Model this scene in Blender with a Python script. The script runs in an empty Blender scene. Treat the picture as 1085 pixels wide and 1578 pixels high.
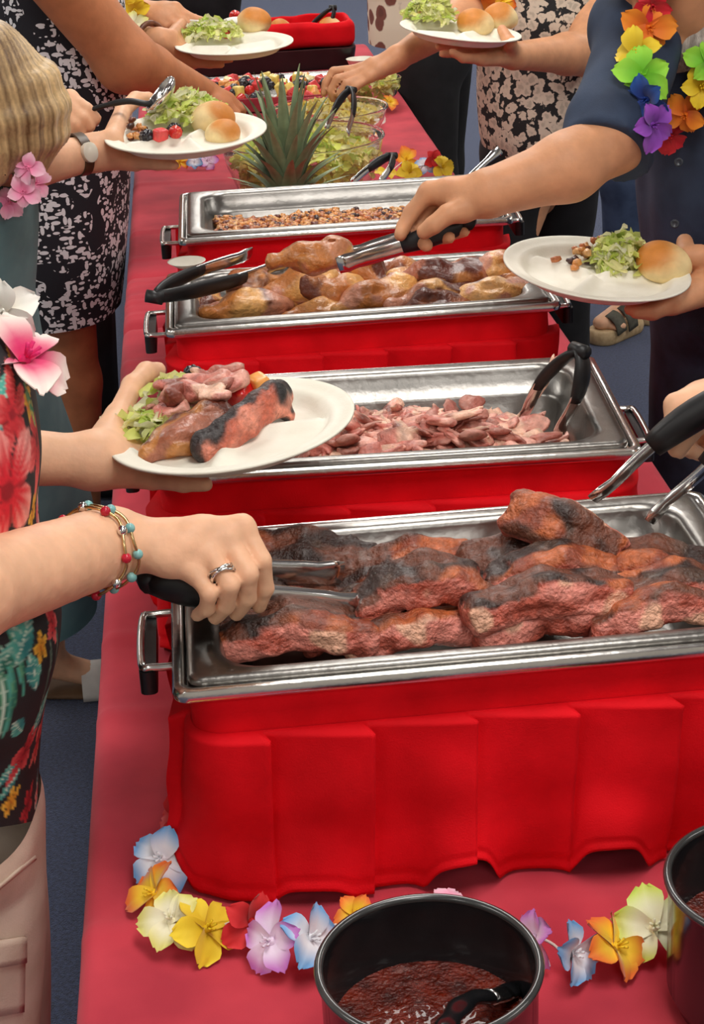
import bpy, math, random
import numpy as np
from mathutils import Vector, Matrix

rng = np.random.default_rng(7)
random.seed(7)
scene = bpy.context.scene
COL = scene.collection

# ------------------------------------------------------------------ camera
W_PX, H_PX, F_PX = 1085.0, 1578.0, 2700.0
CAM = np.array([0.134, 0.0, 1.7096])
PITCH, YAW, ROLL = 0.4153, 0.0784, -0.0501
FWD = np.array([math.sin(YAW) * math.cos(PITCH), math.cos(YAW) * math.cos(PITCH), -math.sin(PITCH)])
_r0 = np.array([math.cos(YAW), -math.sin(YAW), 0.0])
_u0 = np.cross(_r0, FWD)
RGT = math.cos(ROLL) * _r0 + math.sin(ROLL) * _u0
UPV = -math.sin(ROLL) * _r0 + math.cos(ROLL) * _u0
cam_data = bpy.data.cameras.new('camera')
cam_data.sensor_fit = 'HORIZONTAL'
cam_data.sensor_width = 36.0
cam_data.lens = F_PX * 36.0 / W_PX
cam_data.clip_start = 0.05
cam_data.clip_end = 60
cam_obj = bpy.data.objects.new('camera', cam_data)
COL.objects.link(cam_obj)
_m = Matrix.Identity(4)
for _i in range(3):
    _m[_i][0], _m[_i][1], _m[_i][2], _m[_i][3] = RGT[_i], UPV[_i], -FWD[_i], CAM[_i]
cam_obj.matrix_world = _m
scene.camera = cam_obj

# ------------------------------------------------------------------ world, exposure
world = bpy.data.worlds.new('world')
scene.world = world
world.use_nodes = True
world.node_tree.nodes['Background'].inputs[0].default_value = (0.9, 0.95, 1.0, 1)
world.node_tree.nodes['Background'].inputs[1].default_value = 0.05
scene.view_settings.view_transform = 'Standard'
scene.view_settings.look = 'None'
scene.view_settings.gamma = 1.0
scene.view_settings.use_curve_mapping = False
scene.view_settings.exposure = 0.36
LAMP_STRENGTH = 9.0


# ------------------------------------------------------------------ pixel -> point helpers
def ray(u, v):
    return FWD + RGT * ((u - W_PX / 2) / F_PX) + UPV * ((H_PX / 2 - v) / F_PX)


def at(u, v, d):
    return CAM + ray(u, v) * d


def onz(u, v, z):
    d = ray(u, v)
    return CAM + d * ((z - CAM[2]) / d[2])


def ony(u, v, y):
    d = ray(u, v)
    return CAM + d * ((y - CAM[1]) / d[1])


def V3(*a):
    return np.array(a, float)


def lin(r, g, b):
    o = []
    for c in (r, g, b):
        c = c / 255.0
        o.append(c / 12.92 if c <= 0.04045 else ((c + 0.055) / 1.055) ** 2.4)
    return tuple(o)


# ------------------------------------------------------------------ materials
MATS = {}


def mat(name, c1, c2=None, scale=20.0, rough=0.6, bump=0.0, bscale=None, metal=0.0, spec=0.5,
        detail=3.0, sheen=0.0, sss=0.0, coat=0.0, trans=0.0, ior=1.45, emit=None, pos=(0.35, 0.65), stretch=None, thin=0.0):
    if name in MATS:
        return MATS[name]
    m = bpy.data.materials.new(name)
    m.use_nodes = True
    nt = m.node_tree
    b = nt.nodes['Principled BSDF']
    b.inputs['Roughness'].default_value = rough
    b.inputs['Metallic'].default_value = metal
    b.inputs['Specular IOR Level'].default_value = spec
    b.inputs['Sheen Weight'].default_value = sheen
    b.inputs['Coat Weight'].default_value = coat
    b.inputs['Transmission Weight'].default_value = trans
    b.inputs['IOR'].default_value = ior
    if sss:
        b.inputs['Subsurface Weight'].default_value = sss
        b.inputs['Subsurface Radius'].default_value = (1.0, 0.35, 0.2)
        b.inputs['Subsurface Scale'].default_value = 0.006
    tc = nt.nodes.new('ShaderNodeTexCoord')
    src = tc.outputs['Object']
    if stretch:
        mp = nt.nodes.new('ShaderNodeMapping')
        mp.inputs['Scale'].default_value = stretch
        nt.links.new(src, mp.inputs['Vector'])
        src = mp.outputs['Vector']
    if c2 is None:
        c2 = tuple(min(1.0, x * 0.82) for x in c1)
    n = nt.nodes.new('ShaderNodeTexNoise')
    n.inputs['Scale'].default_value = scale
    n.inputs['Detail'].default_value = detail
    nt.links.new(src, n.inputs['Vector'])
    r = nt.nodes.new('ShaderNodeValToRGB')
    r.color_ramp.elements[0].position = pos[0]
    r.color_ramp.elements[1].position = pos[1]
    r.color_ramp.elements[0].color = (*c2, 1)
    r.color_ramp.elements[1].color = (*c1, 1)
    nt.links.new(n.outputs['Fac'], r.inputs['Fac'])
    nt.links.new(r.outputs['Color'], b.inputs['Base Color'])
    if bump:
        n2 = nt.nodes.new('ShaderNodeTexNoise')
        n2.inputs['Scale'].default_value = bscale or scale * 3
        n2.inputs['Detail'].default_value = 4
        nt.links.new(src, n2.inputs['Vector'])
        bp = nt.nodes.new('ShaderNodeBump')
        bp.inputs['Strength'].default_value = bump
        bp.inputs['Distance'].default_value = 0.01
        nt.links.new(n2.outputs['Fac'], bp.inputs['Height'])
        nt.links.new(bp.outputs['Normal'], b.inputs['Normal'])
    if emit:
        b.inputs['Emission Color'].default_value = (*emit[0], 1)
        b.inputs['Emission Strength'].default_value = emit[1]
    MATS[name] = m
    return m


def mat_attr(name, rough=0.5, bump=0.0, bscale=150.0, spec=0.5, noise=0.25, nscale=90.0, coat=0.0, sss=0.0, sheen=0.0):
    """colour from the mesh colour attribute 'Col', broken up with fine noise"""
    if name in MATS:
        return MATS[name]
    m = bpy.data.materials.new(name)
    m.use_nodes = True
    nt = m.node_tree
    b = nt.nodes['Principled BSDF']
    b.inputs['Roughness'].default_value = rough
    b.inputs['Specular IOR Level'].default_value = spec
    b.inputs['Coat Weight'].default_value = coat
    b.inputs['Coat Roughness'].default_value = 0.25
    b.inputs['Sheen Weight'].default_value = sheen
    if sss:
        b.inputs['Subsurface Weight'].default_value = sss
        b.inputs['Subsurface Radius'].default_value = (1.0, 0.4, 0.2)
        b.inputs['Subsurface Scale'].default_value = 0.004
    a = nt.nodes.new('ShaderNodeAttribute')
    a.attribute_name = 'Col'
    tc = nt.nodes.new('ShaderNodeTexCoord')
    n = nt.nodes.new('ShaderNodeTexNoise')
    n.inputs['Scale'].default_value = nscale
    n.inputs['Detail'].default_value = 4
    nt.links.new(tc.outputs['Object'], n.inputs['Vector'])
    mr = nt.nodes.new('ShaderNodeMapRange')
    mr.inputs['From Min'].default_value = 0.3
    mr.inputs['From Max'].default_value = 0.7
    mr.inputs['To Min'].default_value = 1 - noise
    mr.inputs['To Max'].default_value = 1 + noise
    nt.links.new(n.outputs['Fac'], mr.inputs['Value'])
    mx = nt.nodes.new('ShaderNodeVectorMath')
    mx.operation = 'SCALE'
    nt.links.new(a.outputs['Color'], mx.inputs[0])
    nt.links.new(mr.outputs['Result'], mx.inputs['Scale'])
    nt.links.new(mx.outputs['Vector'], b.inputs['Base Color'])
    if bump:
        n2 = nt.nodes.new('ShaderNodeTexNoise')
        n2.inputs['Scale'].default_value = bscale
        n2.inputs['Detail'].default_value = 4
        nt.links.new(tc.outputs['Object'], n2.inputs['Vector'])
        bp = nt.nodes.new('ShaderNodeBump')
        bp.inputs['Strength'].default_value = bump
        bp.inputs['Distance'].default_value = 0.006
        nt.links.new(n2.outputs['Fac'], bp.inputs['Height'])
        nt.links.new(bp.outputs['Normal'], b.inputs['Normal'])
    MATS[name] = m
    return m


# ------------------------------------------------------------------ object helpers
def new_mesh(name, verts, faces, smooth=True, colors=None, uv=None):
    me = bpy.data.meshes.new(name)
    verts = np.asarray(verts, np.float32)
    if isinstance(faces, np.ndarray):
        nf, k = faces.shape
        me.vertices.add(len(verts))
        me.vertices.foreach_set('co', verts.ravel())
        me.loops.add(nf * k)
        me.loops.foreach_set('vertex_index', faces.astype(np.int32).ravel())
        me.polygons.add(nf)
        me.polygons.foreach_set('loop_start', np.arange(0, nf * k, k, dtype=np.int32))
        me.polygons.foreach_set('loop_total', np.full(nf, k, np.int32))
        me.update(calc_edges=True)
    else:
        me.from_pydata([tuple(map(float, v)) for v in verts], [], [tuple(int(i) for i in f) for f in faces])
        me.update()
    if colors is not None:
        ca = me.color_attributes.new('Col', 'FLOAT_COLOR', 'POINT')
        c4 = np.ones((len(verts), 4), np.float32)
        c4[:, :3] = colors
        ca.data.foreach_set('color', c4.ravel())
    if uv is not None:
        lay = me.uv_layers.new(name='UVMap')
        li = np.empty(len(me.loops), np.int32)
        me.loops.foreach_get('vertex_index', li)
        lay.data.foreach_set('uv', np.asarray(uv, np.float32)[li].ravel())
    if smooth:
        me.polygons.foreach_set('use_smooth', np.ones(len(me.polygons), bool))
    return me


def link(name, me, material=None, parent=None):
    if material is not None and me.materials.find(material.name) < 0:
        me.materials.append(material)
    o = bpy.data.objects.new(name, me)
    COL.objects.link(o)
    if parent is not None:
        o.parent = parent
    return o


def tag(o, label, cat, group=None):
    o['label'] = label
    o['category'] = cat
    if group:
        o['group'] = group
    return o


def thing(name, label, cat, loc=(0, 0, 0), rot=(0, 0, 0), group=None):
    o = bpy.data.objects.new(name, None)
    o.empty_display_size = 0.05
    COL.objects.link(o)
    o.location = [float(x) for x in loc]
    o.rotation_euler = rot
    return tag(o, label, cat, group)


def struct(o):
    o['kind'] = 'structure'
    return o


def settle(o, centre):
    """move a world-space mesh object's origin to a point (keeps the shape where it is)"""
    c = Vector([float(x) for x in centre])
    o.data.transform(Matrix.Translation(-c))
    o.location = c
    return o


class MB:
    """collects simple shapes into one mesh"""

    def __init__(self):
        self.v, self.f = [], []

    def add(self, verts, faces):
        k = len(self.v)
        self.v.extend([tuple(map(float, p)) for p in verts])
        self.f.extend([tuple(int(i) + k for i in f) for f in faces])
        return self

    def box(self, c, s, rot=None):
        c = np.array(c, float)
        h = np.array(s, float) / 2
        pts = [np.array([x, y, z]) * h for x in (-1, 1) for y in (-1, 1) for z in (-1, 1)]
        if rot is not None:
            pts = [rot @ p for p in pts]
        return self.add([p + c for p in pts], [(0, 1, 3, 2), (4, 6, 7, 5), (0, 4, 5, 1), (2, 3, 7, 6), (0, 2, 6, 4), (1, 5, 7, 3)])

    def loft(self, loops, cap0=False, cap1=False, closed=True):
        n = len(loops[0])
        v = [p for l in loops for p in l]
        f = []
        for i in range(len(loops) - 1):
            for j in range(n if closed else n - 1):
                a, b = i * n + j, i * n + (j + 1) % n
                f.append((a, b, b + n, a + n))
        if cap0:
            f.append(tuple(range(n - 1, -1, -1)))
        if cap1:
            f.append(tuple(range((len(loops) - 1) * n, len(loops) * n)))
        return self.add(v, f)

    def lathe(self, prof, n=32, c=(0, 0, 0), cap0=False, cap1=False):
        loops = []
        for r, z in prof:
            loops.append([(c[0] + r * math.cos(2 * math.pi * j / n), c[1] + r * math.sin(2 * math.pi * j / n), c[2] + z) for j in range(n)])
        return self.loft(loops, cap0, cap1)

    def tube(self, path, rad, n=8, flat=None, cap=True):
        """tube along a path; rad number or list; flat=(normal, factor) squashes the section along a direction"""
        P = [np.array(p, float) for p in path]
        m = len(P)
        R = [rad] * m if np.isscalar(rad) else list(rad)
        loops = []
        prev = None
        for i in range(m):
            t = P[min(i + 1, m - 1)] - P[max(i - 1, 0)]
            t /= np.linalg.norm(t) + 1e-12
            if prev is None:
                ref = np.array([0, 0, 1.0]) if abs(t[2]) < 0.9 else np.array([1.0, 0, 0])
                if flat is not None:
                    ref = np.array(flat[0], float)
            else:
                ref = prev
            a = ref - t * (ref @ t)
            a /= np.linalg.norm(a) + 1e-12
            prev = a
            b = np.cross(t, a)
            fa = flat[1] if flat is not None else 1.0
            loops.append([P[i] + R[i] * (fa * a * math.cos(2 * math.pi * j / n) + b * math.sin(2 * math.pi * j / n)) for j in range(n)])
        return self.loft(loops, cap, cap)

    def build(self, name, material, parent=None, smooth=True, edge=None):
        me = new_mesh(name, self.v, self.f, smooth)
        if smooth and edge is not None:
            me.set_sharp_from_angle(angle=math.radians(edge))
        return link(name, me, material, parent)


def rrect(x0, x1, y0, y1, r, z, seg=5):
    """rounded rectangle loop"""
    r = min(r, (x1 - x0) / 2 - 1e-4, (y1 - y0) / 2 - 1e-4)
    pts = []
    for cx, cy, a0 in ((x1 - r, y1 - r, 0), (x0 + r, y1 - r, 90), (x0 + r, y0 + r, 180), (x1 - r, y0 + r, 270)):
        for k in range(seg + 1):
            a = math.radians(a0 + 90 * k / seg)
            pts.append((cx + r * math.cos(a), cy + r * math.sin(a), z))
    return pts


# ------------------------------------------------------------------ smooth noise in numpy
_PW = rng.normal(size=(24, 3))
_PW /= np.linalg.norm(_PW, axis=1)[:, None]
_PH = rng.uniform(0, 6.283, 24)


def wob(P, scale, seed=0, octaves=2):
    """cheap smooth pseudo-noise, about -1..1, at points P (..., 3)"""
    out = 0.0
    amp = 1.0
    tot = 0.0
    for o in range(octaves):
        s = 0.0
        for k in range(5):
            w = _PW[(k + 5 * o + seed * 3) % 24]
            s = s + np.sin((P[..., 0] * w[0] + P[..., 1] * w[1] + P[..., 2] * w[2]) * scale * (2 ** o) * (0.8 + 0.12 * k) + _PH[(k * 2 + seed * 5 + o) % 24])
        out = out + amp * s / 2.6
        tot += amp
        amp *= 0.5
    return out / tot


# ------------------------------------------------------------------ signed-distance modelling, surface nets
class SDF:
    def __init__(self):
        self.ops = []

    def cap(self, a, b, ra, rb=None, k=0.01, flat=None, sub=False):
        a, b = np.array(a, float), np.array(b, float)
        rb = ra if rb is None else rb
        self.ops.append(('cap', a, b, float(ra), float(rb), k, flat, sub))
        return self

    def ball(self, c, r, k=0.01, flat=None, sub=False):
        return self.cap(c, np.array(c, float) + [0, 0, 1e-6], r, r, k, flat, sub)

    def ell(self, c, radii, rot=None, k=0.01, sub=False):
        rot = np.eye(3) if rot is None else np.array(rot, float)
        self.ops.append(('ell', np.array(c, float), np.array(radii, float), rot, k, sub))
        return self

    def box(self, c, half, r, rot=None, k=0.01, sub=False):
        rot = np.eye(3) if rot is None else np.array(rot, float)
        self.ops.append(('box', np.array(c, float), np.array(half, float), rot, k, sub, r))
        return self

    def chain(self, pts, radii, k=0.008, flat=None):
        for i in range(len(pts) - 1):
            self.cap(pts[i], pts[i + 1], radii[i], radii[i + 1], k, flat)
        return self

    @staticmethod
    def _ext(op):
        if op[0] == 'cap':
            r = max(op[3], op[4])
            return np.minimum(op[1], op[2]) - r, np.maximum(op[1], op[2]) + r
        r = np.linalg.norm(op[2]) if op[0] == 'box' else op[2].max()
        return op[1] - r, op[1] + r

    def mesh(self, h, disp=None, pad=0.0):
        los, his = zip(*[self._ext(o) for o in self.ops if not o[-1 if o[0] != 'box' else 5]])
        lo = np.min(los, axis=0) - 3 * h - pad
        hi = np.max(his, axis=0) + 3 * h + pad
        n = np.ceil((hi - lo) / h).astype(int) + 1
        A = np.full(n, 0.5, np.float32)
        for op in self.ops:
            if op[0] == 'cap':
                k, sub = op[5], op[7]
            else:
                k, sub = op[4], op[5]
            a, b = self._ext(op)
            m = 3 * h + k + pad
            i0 = np.clip(np.floor((a - m - lo) / h).astype(int), 0, n)
            i1 = np.clip(np.ceil((b + m - lo) / h).astype(int) + 1, 0, n)
            if np.any(i1 <= i0):
                continue
            sl = tuple(slice(i0[q], i1[q]) for q in range(3))
            X = [(lo[q] + h * np.arange(i0[q], i1[q])).astype(np.float32) for q in range(3)]
            gx, gy, gz = X[0][:, None, None], X[1][None, :, None], X[2][None, None, :]
            if op[0] == 'cap':
                _, p, q, ra, rb, k, flat, sub = op
                ab = q - p
                L2 = ab @ ab + 1e-12
                dx, dy, dz = gx - p[0], gy - p[1], gz - p[2]
                t = np.clip((dx * ab[0] + dy * ab[1] + dz * ab[2]) / L2, 0, 1)
                ex, ey, ez = dx - t * ab[0], dy - t * ab[1], dz - t * ab[2]
                d2 = ex * ex + ey * ey + ez * ez
                if flat is not None:
                    nv, s = np.array(flat[0], float), flat[1]
                    nv = nv / np.linalg.norm(nv)
                    dn = ex * nv[0] + ey * nv[1] + ez * nv[2]
                    d2 = d2 + (1 / (s * s) - 1) * dn * dn
                d = np.sqrt(d2) - (ra + t * (rb - ra))
            else:
                c, R = op[1], op[3]
                dx, dy, dz = gx - c[0], gy - c[1], gz - c[2]
                l = [dx * R[0, q] + dy * R[1, q] + dz * R[2, q] for q in range(3)]
                if op[0] == 'ell':
                    r = op[2]
                    k0 = np.sqrt((l[0] / r[0]) ** 2 + (l[1] / r[1]) ** 2 + (l[2] / r[2]) ** 2)
                    k1 = np.sqrt((l[0] / r[0] ** 2) ** 2 + (l[1] / r[1] ** 2) ** 2 + (l[2] / r[2] ** 2) ** 2)
                    d = k0 * (k0 - 1) / (k1 + 1e-6)
                else:
                    hh, rr = op[2], op[6]
                    q0, q1, q2 = [np.abs(l[q]) - (hh[q] - rr) for q in range(3)]
                    d = np.sqrt(np.maximum(q0, 0) ** 2 + np.maximum(q1, 0) ** 2 + np.maximum(q2, 0) ** 2) + np.minimum(np.maximum(np.maximum(q0, q1), q2), 0) - rr
            cur = A[sl]
            if sub:
                d = -d
                hh_ = np.maximum(k - np.abs(cur - d), 0) / max(k, 1e-9)
                A[sl] = np.maximum(cur, d) + hh_ * hh_ * k * 0.25
            else:
                hh_ = np.maximum(k - np.abs(cur - d), 0) / max(k, 1e-9)
                A[sl] = np.minimum(cur, d) - hh_ * hh_ * k * 0.25
        if disp is not None:
            near = np.argwhere(np.abs(A) < 4 * h + pad)
            P = lo + near * h
            A[near[:, 0], near[:, 1], near[:, 2]] += disp(P).astype(np.float32)
        return nets(A, lo, h)


_CORN = np.array([[i, j, k] for i in (0, 1) for j in (0, 1) for k in (0, 1)])
_EDG = [(a, b) for a in range(8) for b in range(a + 1, 8) if np.abs(_CORN[a] - _CORN[b]).sum() == 1]


def nets(A, lo, h):
    S = A < 0
    n0, n1, n2 = A.shape
    cnt = np.zeros((n0 - 1, n1 - 1, n2 - 1), np.int8)
    for c in _CORN:
        cnt += S[c[0]:n0 - 1 + c[0], c[1]:n1 - 1 + c[1], c[2]:n2 - 1 + c[2]]
    idx = np.argwhere((cnt > 0) & (cnt < 8))
    vals = np.stack([A[idx[:, 0] + c[0], idx[:, 1] + c[1], idx[:, 2] + c[2]] for c in _CORN], 1)
    acc = np.zeros((len(idx), 3))
    num = np.zeros(len(idx))
    for a, b in _EDG:
        va, vb = vals[:, a], vals[:, b]
        mk = (va < 0) != (vb < 0)
        t = np.where(mk, va / np.where(mk, va - vb, 1), 0)
        acc += mk[:, None] * (_CORN[a] + t[:, None] * (_CORN[b] - _CORN[a]))
        num += mk
    verts = lo + h * (idx + acc / num[:, None])
    vid = np.full(cnt.shape, -1, np.int64)
    vid[idx[:, 0], idx[:, 1], idx[:, 2]] = np.arange(len(idx))
    faces = []
    for ax in range(3):
        o1, o2 = (ax + 1) % 3, (ax + 2) % 3
        sl0 = [slice(None)] * 3
        sl1 = [slice(None)] * 3
        sl0[ax], sl1[ax] = slice(0, -1), slice(1, None)
        for s in (sl0, sl1):
            s[o1] = slice(1, -1)
            s[o2] = slice(1, -1)
        a, b = S[tuple(sl0)], S[tuple(sl1)]
        for inside_first in (True, False):
            e = np.argwhere((a & ~b) if inside_first else (~a & b))
            if len(e) == 0:
                continue
            base = e.copy()
            base[:, o1] += 1
            base[:, o2] += 1
            q = []
            for d1, d2 in ((-1, -1), (0, -1), (0, 0), (-1, 0)):
                c = base.copy()
                c[:, o1] += d1
                c[:, o2] += d2
                q.append(vid[c[:, 0], c[:, 1], c[:, 2]])
            q = np.stack(q, 1)
            if not inside_first:
                q = q[:, ::-1]
            faces.append(q)
    faces = np.concatenate(faces)
    return verts, faces[(faces >= 0).all(1)]


def vnormals(v, f):
    a = v[f[:, 2]] - v[f[:, 0]]
    b = v[f[:, 3]] - v[f[:, 1]]
    fn = np.cross(a, b)
    n = np.zeros_like(v)
    for k in range(4):
        np.add.at(n, f[:, k], fn)
    return n / (np.linalg.norm(n, axis=1)[:, None] + 1e-12)


def sm(x, a, b):
    t = np.clip((x - a) / (b - a), 0, 1)
    return t * t * (3 - 2 * t)


def mixc(c1, c2, t):
    return np.asarray(c1) * (1 - t)[:, None] + np.asarray(c2) * t[:, None]


def rotz(a):
    c, s = math.cos(a), math.sin(a)
    return np.array([[c, -s, 0], [s, c, 0], [0, 0, 1.0]])


def rotx(a):
    c, s = math.cos(a), math.sin(a)
    return np.array([[1.0, 0, 0], [0, c, -s], [0, s, c]])


def roty(a):
    c, s = math.cos(a), math.sin(a)
    return np.array([[c, 0, s], [0, 1.0, 0], [-s, 0, c]])


def spline(pts, n):
    """Catmull-Rom through points, n samples per span"""
    P = [np.array(p, float) for p in pts]
    P = [2 * P[0] - P[1]] + P + [2 * P[-1] - P[-2]]
    out = []
    for i in range(1, len(P) - 2):
        for k in range(n):
            t = k / n
            a, b, c, d = P[i - 1], P[i], P[i + 1], P[i + 2]
            out.append(0.5 * (2 * b + (c - a) * t + (2 * a - 5 * b + 4 * c - d) * t * t + (3 * b - a - 3 * c + d) * t ** 3))
    out.append(P[-2])
    return out

# ================================================================== the room
X0, X1, Y0, Y1, ZC = -3.6, 5.0, -3.2, 15.5, 2.75
M_CARPET = mat('navy_carpet', lin(54, 66, 98), lin(14, 20, 40), scale=150, rough=0.95, bump=0.5, bscale=420, detail=5, sheen=0.5)
M_CARPET.node_tree.nodes['Principled BSDF'].inputs['Sheen Tint'].default_value = (0.60, 0.67, 0.90, 1)
M_WALL = mat('painted_wall', lin(214, 208, 198), lin(206, 200, 190), scale=6, rough=0.85)
M_CEIL = mat('ceiling_tile', lin(196, 194, 190), lin(180, 178, 174), scale=60, rough=0.95)
M_PANEL = mat('lamp_diffuser', (1, 1, 1), (1, 1, 1), emit=((1.0, 0.965, 0.91), LAMP_STRENGTH))
M_WHITE = mat('white_enamel', lin(235, 235, 235), rough=0.5)

t = 0.1
struct(MB().box(((X0 + X1) / 2, (Y0 + Y1) / 2, -t / 2), (X1 - X0, Y1 - Y0, t)).build('floor', M_CARPET, smooth=False))
struct(MB().box(((X0 + X1) / 2, (Y0 + Y1) / 2, ZC + t / 2), (X1 - X0, Y1 - Y0, t)).build('ceiling', M_CEIL, smooth=False))
struct(MB().box((X0 - t / 2, (Y0 + Y1) / 2, ZC / 2), (t, Y1 - Y0, ZC)).build('wall_left', M_WALL, smooth=False))
struct(MB().box((X1 + t / 2, (Y0 + Y1) / 2, ZC / 2), (t, Y1 - Y0, ZC)).build('wall_right', M_WALL, smooth=False))
struct(MB().box(((X0 + X1) / 2, Y1 + t / 2, ZC / 2), (X1 - X0, t, ZC)).build('wall_back', M_WALL, smooth=False))
struct(MB().box(((X0 + X1) / 2, Y0 - t / 2, ZC / 2), (X1 - X0, t, ZC)).build('wall_front', M_WALL, smooth=False))
for nm, c, s in (('baseboard_left', (X0 + 0.008, (Y0 + Y1) / 2, 0.05), (0.016, Y1 - Y0, 0.1)),
                 ('baseboard_right', (X1 - 0.008, (Y0 + Y1) / 2, 0.05), (0.016, Y1 - Y0, 0.1)),
                 ('baseboard_back', ((X0 + X1) / 2, Y1 - 0.008, 0.05), (X1 - X0 - 0.032, 0.016, 0.1)),
                 ('baseboard_front', ((X0 + X1) / 2, Y0 + 0.008, 0.05), (X1 - X0 - 0.032, 0.016, 0.1))):
    struct(MB().box(c, s).build(nm, M_WHITE, smooth=False))

for ly in (-1.6, 0.9, 3.4, 5.9, 8.4, 11.0, 13.4):
    for lx in (-1.9, 0.55, 3.0):
        r_ = thing('ceiling_light', 'white troffer light panel set in the ceiling', 'ceiling light', (lx, ly, ZC), group='ceiling light panels')
        MB().loft([rrect(-0.33, 0.33, -0.63, 0.63, 0.01, 0.0), rrect(-0.33, 0.33, -0.63, 0.63, 0.01, -0.03), rrect(-0.3, 0.3, -0.6, 0.6, 0.01, -0.03),
                   rrect(-0.3, 0.3, -0.6, 0.6, 0.01, -0.004)]).build('frame', M_WHITE, r_, smooth=False)
        MB().add([(-0.299, -0.599, -0.02), (-0.299, 0.599, -0.02), (0.299, 0.599, -0.02), (0.299, -0.599, -0.02)], [(0, 1, 2, 3)]).build('diffuser', M_PANEL, r_, smooth=False)

# ================================================================== tables and cloths
TZ = 0.74
TXL, TXR = -0.0234, 0.752
M_CLOTH = mat('maroon_cloth', lin(204, 58, 74), lin(178, 44, 62), scale=9, rough=0.85, bump=0.12, bscale=900, sheen=0.08)
M_GREY_PLASTIC = mat('grey_plastic', lin(170, 170, 168), rough=0.6)
M_GREY_STEEL = mat('grey_enamelled_steel', lin(90, 90, 92), rough=0.5)

for y0_, y1_, lab in ((0.765, 3.1, 'grey folding table under the sauce pots and the rib chafing dish'), (3.14, 6.17, 'grey folding table under the salad bowl and the fruit tray')):
    r_ = thing('folding_table', lab, 'table', ((TXL + TXR) / 2, (y0_ + y1_) / 2, 0))
    hw, hl = (TXR - TXL) / 2 - 0.012, (y1_ - y0_) / 2 - 0.006
    MB().loft([rrect(-hw, hw, -hl, hl, 0.04, TZ - 0.06), rrect(-hw, hw, -hl, hl, 0.04, TZ - 0.022)], True, True).build('tabletop', M_GREY_PLASTIC, r_, edge=40)
    for sx in (-1, 1):
        for sy in (-1, 1):
            MB().tube([(sx * (hw - 0.06), sy * (hl - 0.25), TZ - 0.05), (sx * (hw - 0.06), sy * (hl - 0.2), 0.001)], 0.014).build('leg', M_GREY_STEEL, r_)
            

def tablecloth(y0, y1, label, seed, ztop=TZ, xo=0.0, ends=None):
    """top sheet with both long sides draped; ends dip a little into the joint"""
    ny = int((y1 - y0) / 0.012)
    xs = np.linspace(0, 1, 40)
    sec = []
    drop = 0.42
    for z in np.linspace(-drop, -0.03, 12):
        sec.append((TXL - 0.004, z, 1))
    for a in np.linspace(180, 90, 6):
        sec.append((TXL + 0.016 + 0.02 * math.cos(math.radians(a)), -0.02 + 0.02 * math.sin(math.radians(a)), 0))
    for q in xs[1:-1]:
        sec.append((TXL + 0.016 + (TXR - TXL - 0.032) * q, 0.0, 0))
    for a in np.linspace(90, 0, 6):
        sec.append((TXR - 0.016 + 0.02 * math.cos(math.radians(a)), -0.02 + 0.02 * math.sin(math.radians(a)), 0))
    for z in np.linspace(-0.03, -drop, 12):
        sec.append((TXR + 0.004, z, 2))
    sec = np.array(sec)
    ys = np.linspace(y0, y1, ny)
    n = len(sec)
    X = np.repeat(sec[None, :, 0], ny, 0).copy() + xo
    Z = np.repeat(sec[None, :, 1], ny, 0).copy()
    Y = np.repeat(ys[:, None], n, 1)
    side = sec[:, 2]
    dr = np.clip(-Z / drop, 0, 1)
    wave = np.sin(Y * 21 + seed) * 0.5 + np.sin(Y * 37 + 2 * seed) * 0.35
    X += np.where(side == 1, -1, np.where(side == 2, 1, 0)) * dr * (0.012 + 0.012 * wave)
    # crossing creases and soft waviness on the top sheet
    P = np.stack([X, Y, np.zeros_like(X)], -1)
    soft = wob(P * V3(0.5, 1.6, 1), 7, seed, 2) * 0.0016
    cre = 0
    for k in range(9):
        yc = y0 + (y1 - y0) * ((k + 0.35 + 0.3 * math.sin(seed + k * 2.1)) / 9)
        cre = cre + 0.0045 * np.exp(-((Y - yc - 0.02 * np.sin(X * 5 + k)) / 0.011) ** 2)
    top = (Z > -0.025)
    # slight lean of the long left edge, plus the rounded sag of the edge
    Z = Z + np.where(top, soft + cre * (0.5 + 0.5 * np.cos((X - TXL) * 4)), 0) + 0.002
    dip = 0.014 * (np.exp(-(Y - y0) / 0.012) + np.exp(-(y1 - Y) / 0.012))
    Z = Z - dip
    G = np.stack([X, Y, Z], -1)
    if ends:
        rows = []
        e, sg = (0, -1) if ends == 'near' else (-1, 1)
        for q in np.linspace(0.02, 1, 14):
            r_ = G[e].copy()
            r_[:, 1] += sg * (0.006 + 0.016 * q * (1 + 0.6 * np.sin(r_[:, 0] * 26)))
            r_[:, 2] = np.maximum(r_[:, 2] - drop * q, -drop)
            rows.append(r_)
        G = np.concatenate([np.array(rows[::-1]), G] if ends == 'near' else [G, np.array(rows)])
        ny += 14
    G[..., 2] += ztop
    v = G.reshape(-1, 3)
    i, j = np.meshgrid(np.arange(ny - 1), np.arange(n - 1), indexing='ij')
    a = (i * n + j).ravel()
    f = np.stack([a, a + 1, a + n + 1, a + n], 1)
    me = new_mesh('tablecloth', v, f[:, ::-1].copy())
    o = link('tablecloth', me, M_CLOTH)
    settle(o, ((TXL + TXR) / 2, (y0 + y1) / 2, ztop))
    return tag(o, label, 'tablecloth')


tablecloth(0.74, 3.1145, 'maroon tablecloth under the sauce pots and flower garland', 1, ends='near')
tablecloth(3.1155, 3.4485, 'short maroon cloth strip bridging the joint between the two tables', 2)
tablecloth(3.4495, 6.2, 'maroon tablecloth under the salad bowl and the red basket', 3, ends='far')

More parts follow.
